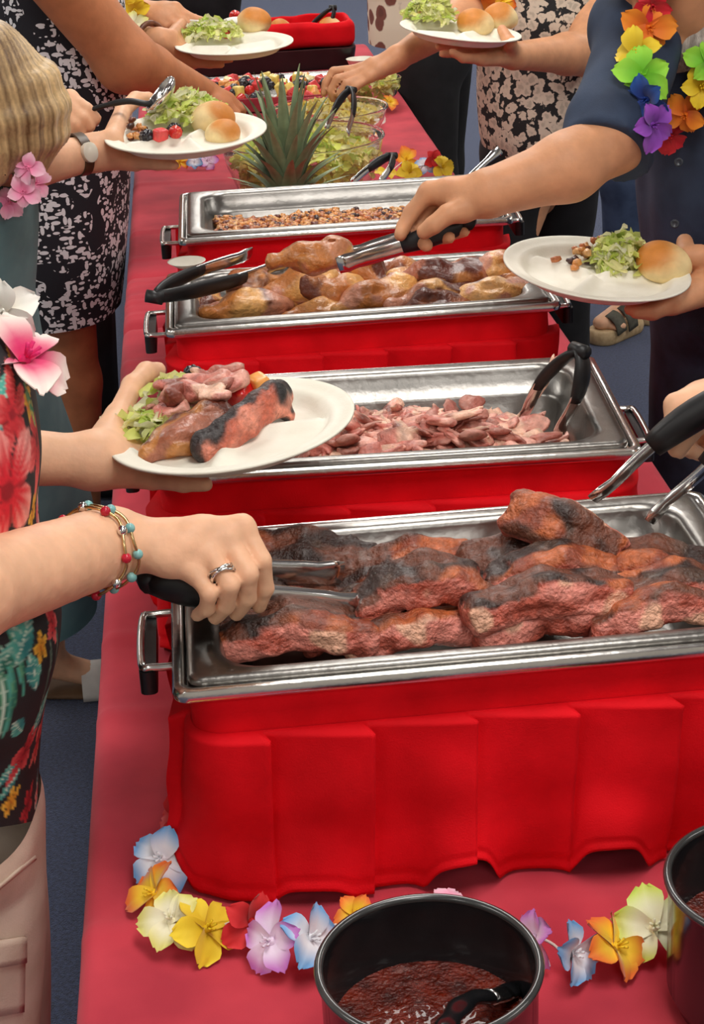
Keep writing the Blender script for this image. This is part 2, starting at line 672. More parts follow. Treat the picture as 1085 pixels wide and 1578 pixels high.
# ================================================================== chafing dishes
M_STEEL = mat('stainless_steel', (0.72, 0.71, 0.68), (0.62, 0.61, 0.58), scale=9, rough=0.22, metal=1.0, bump=0.05, bscale=60)
M_STEEL_DULL = mat('pan_steel', (0.29, 0.277, 0.26), (0.22, 0.21, 0.196), scale=14, rough=0.32, metal=1.0, bump=0.06, bscale=90)
M_BLACK = mat('black_plastic', (0.012, 0.012, 0.013), (0.008, 0.008, 0.009), rough=0.35, spec=0.5)
M_RED = mat('red_skirt_cloth', lin(232, 12, 28), lin(204, 4, 18), scale=12, rough=0.75, bump=0.15, bscale=700, spec=0.2)
RIM = 0.2275     # rim height over the table
WID = 0.56


def skirt_mesh(Wd, Dp, seed):
    rs = np.random.default_rng(seed)
    ins = 0.014
    loop = np.array(rrect(ins, Wd - ins, ins, Dp - ins, 0.03, 0, 6))[:, :2]
    seg = np.linalg.norm(np.roll(loop, -1, 0) - loop, axis=1)
    cum = np.concatenate([[0], np.cumsum(seg)])
    L = cum[-1]
    ns = 460
    s = np.linspace(0, L, ns, endpoint=False)
    lp = np.vstack([loop, loop[:1]])
    px = np.interp(s, cum, lp[:, 0])
    py = np.interp(s, cum, lp[:, 1])
    dx, dy = np.roll(px, -3) - np.roll(px, 3), np.roll(py, -3) - np.roll(py, 3)
    dl = np.hypot(dx, dy)
    tx, ty = dx / dl, dy / dl
    nx, ny = dy / dl, -dx / dl            # outward for a counter-clockwise loop
    npl = int(round(L / 0.093))
    # pleat edges start so that one falls near the front-left corner
    ph = s / L * npl + 0.15
    cell = np.floor(ph).astype(int) % npl
    fr = ph - np.floor(ph)
    amp = rs.uniform(0.014, 0.022, npl)[cell]
    big = rs.uniform(0.35, 1.3, npl)
    bigc = np.interp(ph, np.arange(-1, npl + 2), np.concatenate([[big[-1]], big, big[:2]]))
    nt = 40
    wfr = (npl // 2 + 3) / npl
    verts = []
    top, bot = RIM - 0.052, 0.004
    sharp = np.where(fr > 0.965, (1 - fr) / 0.035, fr / 0.965)
    for q in range(nt):
        tt = q / (nt - 1)
        flare = 0.004 + 0.010 * tt ** 1.3
        pleat = amp * (1 - 0.55 * tt) * sharp
        wv = np.tanh(1.6 * np.sin(2 * math.pi * (ph * wfr + 0.32))) 
        wave = 0.016 * tt ** 1.6 * bigc * wv
        dents = 0.006 * math.sin(math.pi * tt) * wob(np.stack([s * 1.0, np.full(ns, tt * 0.16), np.zeros(ns) + seed], -1), 38, seed, 2)
        off = flare + pleat + wave + dents
        lift = 0.030 * tt ** 2 * sm(wv, -0.2, 1.0) * np.clip(bigc, 0.2, 2)
        off = off - 0.0022 * math.exp(-((tt - 0.93) / 0.018) ** 2)
        z = top + (bot - top) * tt + lift
        lip = 0.012 * (1 - 0.6 * tt) * np.where(fr <= 0.965, sm(fr, 0.6, 0.965), (1 - fr) / 0.035)
        verts.append(np.stack([px + nx * off + tx * lip, py + ny * off + ty * lip, z], -1))
    # hem folded inward
    verts.append(verts[-1] + np.stack([-nx * 0.004, -ny * 0.004, np.full(ns, 0.001)], -1))
    # top edge turned in against the band
    first = np.stack([px + nx * 0.001, py + ny * 0.001, np.full(ns, top + 0.001)], -1)
    verts.insert(0, first)
    m = len(verts)
    v = np.concatenate(verts)
    i, j = np.meshgrid(np.arange(m - 1), np.arange(ns), indexing='ij')
    a = (i * ns + j).ravel()
    b = (i * ns + (j + 1) % ns).ravel()
    f = np.stack([a, a + ns, b + ns, b], 1)
    return new_mesh('skirt', v, f)


def band_mesh(Wd, Dp):
    mb = MB()
    ins = 0.0135
    mb.loft([rrect(ins, Wd - ins, ins, Dp - ins, 0.03, z, 6) for z in (RIM - 0.062, RIM - 0.05, RIM - 0.03, RIM - 0.012)])
    return mb


def chafer(loc, rz, Dp, label, seed, Wd=WID):
    r = thing('chafing_dish', label, 'chafing dish', (loc[0], loc[1], TZ + 0.002), (0, 0, rz))
    # water pan: rolled lip, sunken channel, inside wall and body
    prof = [(0.030, RIM - 0.10, 0.03), (0.022, RIM - 0.02, 0.03), (0.006, RIM - 0.014, 0.016), (0.001, RIM - 0.011, 0.014), (0.0, RIM - 0.006, 0.014), (0.002, RIM - 0.001, 0.014),
            (0.006, RIM, 0.013), (0.010, RIM - 0.001, 0.012), (0.013, RIM - 0.007, 0.012), (0.022, RIM - 0.0075, 0.016), (0.026, RIM - 0.011, 0.02), (0.028, RIM - 0.09, 0.03)]
    mb = MB()
    mb.loft([rrect(i, Wd - i, i, Dp - i, rr, z, 5) for i, z, rr in prof])
    mb.build('water_pan', M_STEEL, r, edge=50)
    link('skirt', skirt_mesh(Wd, Dp, seed), M_RED, r)
    band_mesh(Wd, Dp).build('skirt_band', M_RED, r)
    for sx, xx in ((-1, 0.0), (1, Wd)):
        h = MB()
        y0, y1 = Dp * 0.5 - 0.055, Dp * 0.5 + 0.055
        zz = RIM - 0.035
        path = spline([(xx - sx * 0.012, y0, zz), (xx + sx * 0.02, y0 + 0.001, zz), (xx + sx * 0.03, y0 + 0.01, zz), (xx + sx * 0.03, y1 - 0.01, zz), (xx + sx * 0.02, y1 - 0.001, zz), (xx - sx * 0.012, y1, zz)], 4)
        h.tube(path, 0.004, 8)
        hb = h.build('handle', M_STEEL, r)
        g = MB()
        g.loft([rrect(xx + sx * 0.026 - 0.007, xx + sx * 0.026 + 0.009, y0 - 0.004, y1 + 0.004, 0.006, z, 3) for z in (zz - 0.026, zz - 0.022, zz - 0.005, zz - 0.003)], True, True)
        g.build('grip', M_BLACK, hb, edge=40)
    for lx in (0.05, Wd - 0.05):
        for ly in (0.05, Dp - 0.05):
            MB().tube([(lx, ly, 0.0), (lx, ly, RIM - 0.1)], 0.005, 6).build('leg', M_STEEL, r)
    return r


def food_pan(loc, rz, Dp, label, depth, Wd=WID, rc=0.04):
    """gastronorm pan standing in the water pan; origin on the chafer's front-left rim corner, at rim height"""
    r = thing('food_pan', label, 'food pan', (loc[0], loc[1], TZ + 0.002 + RIM), (0, 0, rz))
    ex, ey = 0.046, 0.036
    z0 = 0.001
    P = [(0.0145, 0.0145, -0.003, 0.012), (0.0145, 0.0145, z0, 0.012), (0.016, 0.016, z0 + 0.002, 0.012), (0.022, 0.021, z0 + 0.003, 0.014), (ex - 0.01, ey - 0.006, z0 + 0.002, rc * 0.9),
         (ex - 0.003, ey - 0.002, z0, rc), (ex, ey, -0.004, rc), (ex + 0.004, ey + 0.004, -0.026, rc), (ex + 0.010, ey + 0.010, -0.029, rc), (ex + 0.012, ey + 0.012, -0.034, rc),
         (ex + 0.020, ey + 0.020, -depth + 0.008, rc), (ex + 0.028, ey + 0.028, -depth, rc * 0.8)]
    mb = MB()
    mb.loft([rrect(i, Wd - i, j, Dp - j, rr, z, 6) for i, j, z, rr in P], cap1=True)
    b = mb.build('pan_body', M_STEEL_DULL, r, edge=60)
    return r


CH = {  # front-left rim corner x, y, rotation, depth of the dish
    'beans': (0.092, 2.8331, -0.0154, 0.335), 'chicken': (0.0702, 2.3435, -0.0066, 0.30),
    'pork': (0.0457, 1.809, -0.0533, 0.335), 'ribs': (0.0753, 1.3204, 0.0013, 0.34)}
_lab = {'beans': 'red-skirted chafing dish holding baked beans, beside the salad bowl', 'chicken': 'red-skirted chafing dish holding chicken pieces',
        'pork': 'red-skirted chafing dish holding pulled pork', 'ribs': 'red-skirted chafing dish holding smoked ribs, beside the sauce pots'}
_pl = {'beans': 'stainless steel pan full of baked beans', 'chicken': 'stainless steel pan full of chicken pieces', 'pork': 'deep stainless steel pan of pulled pork', 'ribs': 'stainless steel pan piled with dark ribs'}
_dp = {'beans': 0.062, 'chicken': 0.062, 'pork': 0.085, 'ribs': 0.075}
for k_i, (k_, (cx_, cy_, cr_, cd_)) in enumerate(CH.items()):
    chafer((cx_, cy_), cr_, cd_, _lab[k_], 11 + k_i)
    food_pan((cx_, cy_), cr_, cd_, _pl[k_], _dp[k_])
RZ = TZ + 0.002 + RIM   # rim height in the world

# ================================================================== tongs, spoons, pots
M_CHROME = mat('polished_steel', (0.78, 0.77, 0.75), (0.7, 0.69, 0.67), scale=8, rough=0.16, metal=1.0)
M_GRIP = mat('black_grip', (0.014, 0.014, 0.015), (0.009, 0.009, 0.01), rough=0.42)


def nrm(a):
    return np.array(a, float) / (np.linalg.norm(a) + 1e-12)


def tongs(label, P, T1, T2, w=0.0085, grip=0.52, bow=0.012, group=None, gw=1.12, gf=0.55):
    """locking kitchen tongs: P hinge end, T1 and T2 the two tips; black grips over steel arms"""
    P, T1, T2 = [np.array(x, float) for x in (P, T1, T2)]
    c = (P + T1 + T2) / 3
    r = thing('serving_tongs', label, 'tongs', c, group=group)
    op = nrm(T1 - T2)
    for T, sg in ((T1, 1), (T2, -1)):
        ax = T - P
        pts = []
        for q in np.linspace(0, 1, 15):
            spread = 0.006 * sg * op * min(1, q * 10)
            pts.append(P + ax * q + spread + sg * op * bow * math.sin(math.pi * min(q * 1.15, 1)) - c)
        rad = [w * (0.55 + 0.55 * math.sin(math.pi * min(0.5, q * 1.6)) if q < 0.82 else (0.95 + (q - 0.82) * 1.9)) for q in np.linspace(0, 1, 15)]
        rad[-1] *= 0.8
        MB().tube(pts, rad, 10, flat=(op, 0.28)).build('arm', M_CHROME, r)
        k = int(15 * grip)
        gr = [w * gw * (0.85 + 0.3 * math.sin(math.pi * q)) for q in np.linspace(0, 1, k)]
        MB().tube(pts[:k], gr, 12, flat=(op, gf)).build('grip', M_GRIP, r)
    MB().tube([P - c - op * 0.012, P - c + op * 0.012], w * 0.9, 10).build('hinge', M_GRIP, r)
    return r


SAUCE_Z = 0.812
M_POT = mat('black_glossy_plastic', (0.010, 0.010, 0.011), (0.007, 0.007, 0.008), rough=0.16, spec=0.6)
M_POTRIM = mat('grey_rim', (0.10, 0.10, 0.10), (0.06, 0.06, 0.06), rough=0.2, metal=0.5)
M_SAUCE = mat('barbecue_sauce', lin(112, 30, 10), lin(66, 14, 6), scale=40, rough=0.12, bump=0.5, bscale=260, coat=0.5)


def pot(cx, cy, R, zt, label, ladle):
    r = thing('sauce_pot', label, 'pot', (cx, cy, TZ + 0.006))
    H = zt - TZ - 0.006
    prof = [(R - 0.016, 0.0), (R - 0.012, 0.002), (R - 0.004, 0.02), (R - 0.003, H - 0.01), (R - 0.001, H - 0.004)]
    inn = [(R - 0.005, H - 0.003), (R - 0.0065, H - 0.012), (R - 0.011, 0.022), (R - 0.02, 0.008)]
    MB().lathe(prof, 64, cap0=True).lathe(inn, 64, cap1=True).build('body', M_POT, r, edge=50)
    rim = [(R - 0.002 + 0.0035 * math.cos(a), H - 0.002 + 0.0035 * math.sin(a)) for a in np.linspace(-1.2, 4.2, 9)]
    MB().lathe(rim, 64).build('rim', M_POTRIM, r)
    s = tag(new_sauce(cx, cy, R - 0.0085), 'glossy dark red barbecue sauce filling the ' + ladle, 'sauce')
    s['kind'] = 'stuff'
    return r


def new_sauce(cx, cy, R):
    nr, na = 40, 96
    v, f = [(0, 0, 0)], []
    for i in range(1, nr + 1):
        for j in range(na):
            a = 2 * math.pi * j / na
            v.append((R * i / nr * math.cos(a), R * i / nr * math.sin(a), 0))
    v = np.array(v, float)
    P = v + V3(cx, cy, 0)
    v[:, 2] = 0.0007 * wob(P, 420, 2, 2) + 0.0012 * np.maximum(wob(P, 240, 5, 2), 0.25) * (1 - (np.hypot(v[:, 0], v[:, 1]) / R) ** 4)
    for j in range(na):
        f.append((0, 1 + j, 1 + (j + 1) % na))
    for i in range(nr - 1):
        for j in range(na):
            a, b = 1 + i * na + j, 1 + i * na + (j + 1) % na
            f.append((a, a + na, b + na, b))
    o = link('barbecue_sauce', new_mesh('barbecue_sauce', v, f), M_SAUCE)
    o.location = (cx, cy, SAUCE_Z)
    return o


POT1 = (0.2575, 1.056)
POT2 = (0.5420, 1.118)
pot(*POT1, 0.0850, 0.870, 'round black pot of barbecue sauce with a black spoon in it', 'pot that holds a black spoon')
pot(*POT2, 0.0850, 0.870, 'round black pot of sauce beside the lime and white flower', 'pot beside the lime flower')
# black spoon standing in the first pot, its handle hooked over the near rim
c0_ = onz(760, 1530, SAUCE_Z + 0.01)
r_ = thing('sauce_spoon', 'black plastic spoon resting in the sauce against the pot rim', 'spoon', c0_)
pth = spline([onz(800, 1520, SAUCE_Z - 0.004) - c0_, onz(765, 1535, SAUCE_Z + 0.016) - c0_, onz(728, 1538, SAUCE_Z + 0.036) - c0_, onz(700, 1562, SAUCE_Z + 0.052) - c0_, onz(684, 1596, SAUCE_Z + 0.066) - c0_, onz(676, 1640, SAUCE_Z + 0.066) - c0_], 6)
MB().tube(pth, [0.0085 - 0.001 * math.cos(i) for i in range(len(pth))], 10, flat=((0, 0, 1), 0.6)).build('handle', M_POT, r_)
MB().tube(pth[4:9], 0.0092, 10, flat=((0, 0, 1), 0.62)).build('ferrule', M_CHROME, r_)
# ---- tongs
Z_ = RZ
tongs('black-handled tongs laid across the end of the chicken pan', onz(238, 458, Z_ + 0.034), onz(446, 401, Z_ + 0.014), onz(392, 391, Z_ + 0.03), w=0.0105, grip=0.62)
tongs('black-handled tongs standing in the pulled pork', ony(893, 540, 1.925), onz(806, 648, Z_ - 0.035), onz(856, 668, Z_ - 0.035), w=0.0095, grip=0.62)
tongs('black-handled tongs standing in the glass salad bowl', ony(541, 138, 3.80), ony(505, 200, 3.70), ony(533, 206, 3.66), w=0.008, grip=0.6, bow=0.008)
tongs('black-handled tongs lying between the bean pan and the yellow flowers', ony(603, 240, 3.50), ony(545, 282, 3.40), ony(582, 282, 3.36), w=0.008, grip=0.55, bow=0.006)
# bean spoon: steel handle leaning out over the back rim
r_ = thing('serving_spoon', 'long steel serving spoon leaning out of the bean pan', 'spoon', ony(715, 283, 3.12))
o_ = ony(715, 283, 3.12)
a_, b_ = ony(672, 322, 3.05) - o_, ony(768, 231, 3.24) - o_
MB().tube([a_ + (b_ - a_) * q for q in np.linspace(0, 0.9, 10)] + [b_, b_ + V3(0.006, 0, -0.008)], [0.006] * 9 + [0.008, 0.010, 0.006], 10, flat=((0.6, -0.5, 0.6), 0.4)).build('handle', M_CHROME, r_)
v_, f_ = SDF().ell(a_ + V3(-0.02, -0.01, -0.015), (0.035, 0.024, 0.009), k=0.004).mesh(0.003)
link('bowl', new_mesh('bowl', v_, f_), M_CHROME, r_)

# ================================================================== plates
M_PLATE = mat('moulded_paper', lin(240, 236, 222), lin(232, 228, 212), scale=30, rough=0.7, bump=0.05, bscale=300)


def plate_z(x, y, R, turn):
    """height of a three-compartment plate's upper face over its base, at plate coordinates"""
    r = np.hypot(x, y) / R
    a = np.arctan2(y, x) - turn
    z = 0.003 + 0.0 * r
    well = sm(r, 0.70, 0.84)
    z = z + 0.014 * well + 0.004 * sm(r, 0.86, 1.0)
    for k in (0.0, 2.3, -2.3):
        d = np.abs(np.sin((a - k))) * r * R
        on = (np.cos(a - k) > 0)
        ridge = np.where(on, np.exp(-(d / 0.010) ** 2), 0) * (1 - well)
        z = np.maximum(z, 0.003 + 0.011 * ridge * sm(r, 0.0, 0.12) + (z - 0.003) * (ridge < 0.05))
    return z


def plate(label, c, tilt, turn=0.0, R=0.13):
    """c: world centre of the rim plane; tilt: (about x, about y) in radians"""
    nr, na = 34, 84
    th = 0.0025
    tops, bots = [], []
    for i in range(nr + 1):
        for j in range(na):
            a = 2 * math.pi * j / na
            tops.append((R * i / nr * math.cos(a), R * i / nr * math.sin(a)))
    tops = np.array(tops)
    z = plate_z(tops[:, 0], tops[:, 1], R, turn)
    zb = 0.003 + 0.014 * sm(np.hypot(tops[:, 0], tops[:, 1]) / R, 0.72, 0.86) + 0.004 * sm(np.hypot(tops[:, 0], tops[:, 1]) / R, 0.88, 1.0) - th
    v = np.concatenate([np.column_stack([tops, z]), np.column_stack([tops, zb])])
    f = []
    off = len(tops)
    for i in range(nr):
        for j in range(na):
            a, b = i * na + j, i * na + (j + 1) % na
            f.append((a, a + na, b + na, b))
            f.append((a + off, b + off, b + na + off, a + na + off))
    for j in range(na):
        a, b = nr * na + j, nr * na + (j + 1) % na
        f.append((a, a + off, b + off, b))
    o = link('paper_plate', new_mesh('paper_plate', v, f), M_PLATE)
    R3 = rotx(tilt[0]) @ roty(tilt[1])
    m = Matrix(R3.tolist()).to_4x4()
    c = np.array(c, float) - R3 @ V3(0, 0, 0.02)
    m.translation = c
    o.matrix_world = m
    tag(o, label, 'plate')

    def put(u, v_, dz=0.0):
        """world point on the plate's upper face under a picture point"""
        d = ray(u, v_)
        n = R3 @ V3(0, 0, 1)
        p0 = c + n * 0.005
        q = CAM + d * ((p0 - CAM) @ n) / (d @ n)
        l = R3.T @ (q - c)
        zz = float(plate_z(np.array(l[0]), np.array(l[1]), R, turn))
        return c + R3 @ V3(l[0], l[1], zz + dz)
    put.R3, put.c, put.o = R3, c, o
    return put


PA = plate('white compartment plate of pork, chicken, a rib and salad over the pork pan', at(355, 652, 1.82), (0.0, -0.085), 2.2)
PH_ = plate('white compartment plate of beans, lettuce and a bread roll above the chicken pan', at(920, 412, 2.42), (0.075, 0.125), 0.2)
PB = plate('white plate of beans, berries, lettuce and a split roll beside the pineapple crown', at(286, 203, 2.80), (0.05, -0.01), 1.0)
PD = plate('white plate of lettuce, strawberry and roll beside the red basket', at(361, 66, 3.84), (0.035, 0.0), 0.5)
PG = plate('white plate of lettuce and two bread rolls in front of the blossom print blouse', at(710, 46, 3.72), (0.03, 0.14), 0.9)

# ================================================================== food
M_FOOD = mat_attr('cooked_food', rough=0.34, bump=0.5, bscale=180, noise=0.2, nscale=90, coat=0.45)
M_BARK = mat_attr('smoked_bark', rough=0.42, bump=0.8, bscale=210, noise=0.3, nscale=140, coat=0.15)
M_PORK = mat_attr('pulled_pork', rough=0.42, bump=0.5, bscale=240, noise=0.3, nscale=120, coat=0.15)
M_LEAF = mat_attr('lettuce', rough=0.5, noise=0.08, nscale=60)
_nt = M_LEAF.node_tree
_b = _nt.nodes['Principled BSDF']
_tr = _nt.nodes.new('ShaderNodeBsdfTranslucent')
_mx = _nt.nodes.new('ShaderNodeMixShader')
_mx.inputs[0].default_value = 0.4
_src = _b.inputs['Base Color'].links[0].from_socket
_nt.links.new(_src, _tr.inputs['Color'])
_out = [n for n in _nt.nodes if n.type == 'OUTPUT_MATERIAL'][0]
_nt.links.new(_b.outputs[0], _mx.inputs[1])
_nt.links.new(_tr.outputs[0], _mx.inputs[2])
_nt.links.new(_mx.outputs[0], _out.inputs['Surface'])
M_FRUIT = mat_attr('fruit', rough=0.3, noise=0.12, nscale=80, coat=0.2)
M_BREAD = mat_attr('bread', rough=0.6, bump=0.1, bscale=200, noise=0.1, nscale=50)


def flecked(name, material, verts, faces, colors, loc, label, cat, group=None, rot=None, parent=None):
    o = link(name, new_mesh(name, verts, faces, colors=colors), material, parent)
    if rot is not None:
        m = Matrix(np.array(rot).tolist()).to_4x4()
    else:
        m = Matrix.Identity(4)
    m.translation = [float(x) for x in loc]
    o.matrix_world = m
    if label:
        tag(o, label, cat, group)
    return o


# ---- ribs: a slab of bones side by side, dark bark on top, pink cut faces
def rib_slab(L, Wd, T, seed, bones=4, arch=0.012):
    s = SDF()
    nb = max(2, bones)
    for q in range(7):
        x = -L / 2 + L * q / 6
        s.box((x, 0.004 * math.sin(q * 1.7 + seed), arch * (1 - (2 * x / L) ** 2)), (L / 11, Wd / 2 * (1 - 0.12 * abs(q - 3) / 3), T / 2), 0.008, k=0.010)
    for q in range(nb):
        y = -Wd / 2 + Wd * (q + 0.5) / nb
        s.cap((-L / 2 - 0.004, y, 0.002), (0, y + 0.002, arch + T * 0.25), T * 0.32, T * 0.44, 0.005)
        s.cap((0, y + 0.002, arch + T * 0.25), (L / 2 + 0.004, y, 0.002), T * 0.44, T * 0.32, 0.005)

    def rough(P):
        fib = wob(P * V3(0.35, 1.6, 1.6) + seed, 210, seed % 4, 2)
        return 0.0030 * wob(P + seed, 80, seed % 4, 2) + 0.0016 * fib + 0.0022 * np.maximum(wob(P - seed, 170, 2, 2), 0.2) - 0.0005
    v, f = s.mesh(0.0033, rough)
    n = vnormals(v, f)
    nz = wob(v + seed * 0.7, 70, 3, 2) + 0.5 * wob(v - seed, 190, 1, 2)
    up = n[:, 2] + 0.12 * nz
    side = mixc(lin(226, 138, 122), lin(178, 84, 66), sm(wob(v * V3(0.5, 1.4, 1.4) + seed, 150, 2, 2), -0.35, 0.35))
    fat = sm(wob(v * V3(0.5, 1, 1) - seed, 120, 4, 2), 0.45, 0.6)
    side = side * (1 - fat[:, None]) + np.array(lin(238, 180, 150)) * fat[:, None]
    bark = mixc(lin(108, 60, 42), lin(52, 32, 26), sm(wob(v - seed, 100, 1, 2), -0.25, 0.25))
    ash = sm(wob(v + 3 * seed, 140, 2, 2), 0.35, 0.6) * 0.35
    bark = bark * (1 - ash[:, None]) + np.array(lin(104, 80, 66)) * ash[:, None]
    glaze = sm(wob(v * V3(0.7, 1, 1) + 2 * seed, 55, 4, 2), 0.2, 0.42)
    gl = mixc(lin(196, 104, 58), lin(146, 66, 40), sm(wob(v + seed, 160, 3, 2), -0.4, 0.4))
    bark = bark * (1 - 0.85 * glaze[:, None]) + gl * 0.85 * glaze[:, None]
    k = sm(up, 0.18, 0.42)
    c = side * (1 - k[:, None]) + bark * k[:, None]
    return v, f, c


RIBS = [  # px centre, z over rim, length m, width m, thickness, yaw, roll about its length, tilt, bones, label
    (468, 868, -0.018, 0.125, 0.060, 0.036, -0.18, 0.25, 0.05, 2, 'rib slab gripped by the tongs at the end of the pan'),
    (452, 984, -0.022, 0.128, 0.075, 0.036, -0.05, -0.2, 0.0, 3, 'dark crusted rib slab in the corner of the pan below the gripping tongs'),
    (402, 946, -0.030, 0.060, 0.055, 0.034, 0.3, 0.1, 0.1, 2, 'small torn rib chunk beneath the fingers with the ring'),
    (497, 948, -0.038, 0.075, 0.05, 0.03, 0.1, 0.1, 0.0, 2, 'pink rib scrap deep in the gap below the tongs'),
    (640, 892, -0.030, 0.140, 0.06, 0.034, 0.08, 0.2, 0.0, 3, 'reddish rib slab against the far wall of the pan'),
    (660, 926, -0.004, 0.118, 0.062, 0.036, 0.06, -0.1, 0.0, 2, 'rib slab with a broad pink cut edge in the middle of the pan'),
    (646, 980, -0.026, 0.118, 0.055, 0.034, 0.05, -0.3, 0.0, 2, 'brown rib slab against the near wall of the pan, under the pink edged one'),
    (825, 872, -0.008, 0.122, 0.06, 0.036, 0.0, 0.15, 0.02, 2, 'rib slab lying right under the upturned rib'),
    (868, 902, 0.000, 0.125, 0.05, 0.034, -0.08, 0.0, 0.05, 2, 'orange glazed rib slab lying across the middle pile'),
    (846, 932, 0.006, 0.130, 0.05, 0.036, 0.08, -0.25, 0.0, 2, 'rib slab with a curled pink underside on the pile'),
    (852, 974, -0.022, 0.124, 0.05, 0.034, 0.04, -0.3, 0.0, 2, 'crusty rib slab by the near rim under the curled one'),
    (868, 822, 0.030, 0.098, 0.052, 0.034, -0.55, 0.9, 0.30, 2, 'upturned rib piece on top of the pile, showing its red cut end'),
    (1008, 884, -0.004, 0.120, 0.055, 0.036, -0.25, 0.1, 0.05, 2, 'rib slab sloping down towards the rounded pan corner'),
    (1035, 922, -0.004, 0.130, 0.05, 0.034, -0.02, 0.0, 0.0, 2, 'rib slab between the sloping one and the near rim'),
    (1030, 962, -0.016, 0.130, 0.05, 0.034, 0.04, -0.25, 0.0, 2, 'dark rib slab along the near rim beside the rounded pan corner'),
    (758, 905, -0.030, 0.10, 0.06, 0.03, 0.4, 0.0, 0.0, 2, 'half hidden rib slab wedged between the two piles'),
    (560, 960, -0.040, 0.11, 0.05, 0.03, 0.2, 0.0, 0.0, 2, 'charred rib slab low down between two piles'),
    (950, 945, -0.035, 0.11, 0.06, 0.03, 1.2, 0.0, 0.0, 2, 'rib slab lying crosswise beneath the pile'),
]
for i_, (u, v0, dz, L_, w_, t_, yw, rl, tl, nb, lab) in enumerate(RIBS):
    v_, f_, c_ = rib_slab(L_, w_, t_, i_ + 1, nb, 0.008 + 0.006 * (i_ % 3))
    flecked('rib_slab', M_BARK, v_, f_, c_, onz(u, v0, RZ + dz), lab, 'ribs', 'smoked ribs in the pan', rotz(yw) @ roty(tl) @ rotx(rl))


# ---- chicken: drumsticks and thighs with browned skin
def chicken(kind, seed, sc=1.0):
    s = SDF()
    if kind == 'drum':
        s.ell((0.022, 0, 0.002), (0.032, 0.027, 0.025), k=0.010)
        s.cap((0.015, 0.004, 0), (-0.040, 0.003, -0.002), 0.020, 0.0085, 0.012)
        s.cap((0.03, 0.030, 0.02), (-0.03, 0.016, 0.012), 0.004, 0.002, 0.006, sub=True)
        s.cap((0.05, -0.012, 0.022), (-0.01, -0.022, 0.012), 0.004, 0.002, 0.006, sub=True)
        s.cap((-0.038, 0.003, -0.002), (-0.058, 0.005, -0.002), 0.0085, 0.0078, 0.005)
        s.ball((-0.060, 0.009, -0.002), 0.0098, 0.006).ball((-0.060, -0.002, -0.001), 0.0092, 0.006)
    elif kind == 'thigh':
        s.ell((0, 0, 0), (0.046, 0.032, 0.021), k=0.010)
        s.ell((0.026, 0.014, 0.007), (0.026, 0.020, 0.019), k=0.008)
        s.ell((-0.012, -0.012, 0.006), (0.026, 0.018, 0.018), rotz(0.5), k=0.008)
        s.cap((-0.03, -0.008, 0.0), (-0.056, -0.014, -0.004), 0.014, 0.008, 0.010)
        s.ball((-0.060, -0.016, -0.004), 0.0095, 0.005)
        s.cap((0.05, -0.004, 0.020), (-0.02, 0.012, 0.024), 0.005, 0.003, 0.005, sub=True)
        s.cap((0.02, -0.034, 0.012), (-0.04, -0.026, 0.014), 0.005, 0.003, 0.005, sub=True)
    else:
        s.ell((0.01, 0, 0), (0.038, 0.026, 0.024), k=0.012)
        s.ball((-0.03, 0.008, 0.004), 0.018, 0.014).ball((-0.022, -0.014, 0), 0.016, 0.014)
        s.cap((0.03, 0, 0.004), (0.05, 0.006, 0.010), 0.013, 0.009, 0.01)
    v, f = s.mesh(0.0036, lambda P: 0.0044 * wob(P + seed, 90, seed % 4, 2) + 0.0028 * np.abs(wob(P * V3(0.6, 1.3, 1) - seed, 200, 2, 2)) - 0.001)
    n = vnormals(v, f)
    g = sm(wob(v + seed * 0.31, 50, seed % 5, 2), -0.35, 0.35)
    c = mixc(lin(238, 178, 104), lin(190, 116, 56), g)
    ch = sm(wob(v + seed * 0.83, 62, (seed + 2) % 5, 2) + 0.25 * wob(v, 200, 1, 2), 0.15 if seed % 3 == 0 else 0.3, 0.5)
    c = c * (1 - ch[:, None]) + np.array(lin(112, 56, 38)) * ch[:, None]
    tear = sm(wob(v - seed * 0.4, 75, (seed + 1) % 5, 2), 0.5, 0.62)
    c = c * (1 - tear[:, None]) + np.array(lin(206, 140, 112)) * tear[:, None]
    if seed % 3 == 0:
        c = c * np.array([0.74, 0.58, 0.52])
    if kind == 'drum':
        bn = sm(-v[:, 0], 0.045, 0.055)
        c = c * (1 - bn[:, None]) + np.array(lin(222, 188, 150)) * bn[:, None]
    return v * sc, f, c


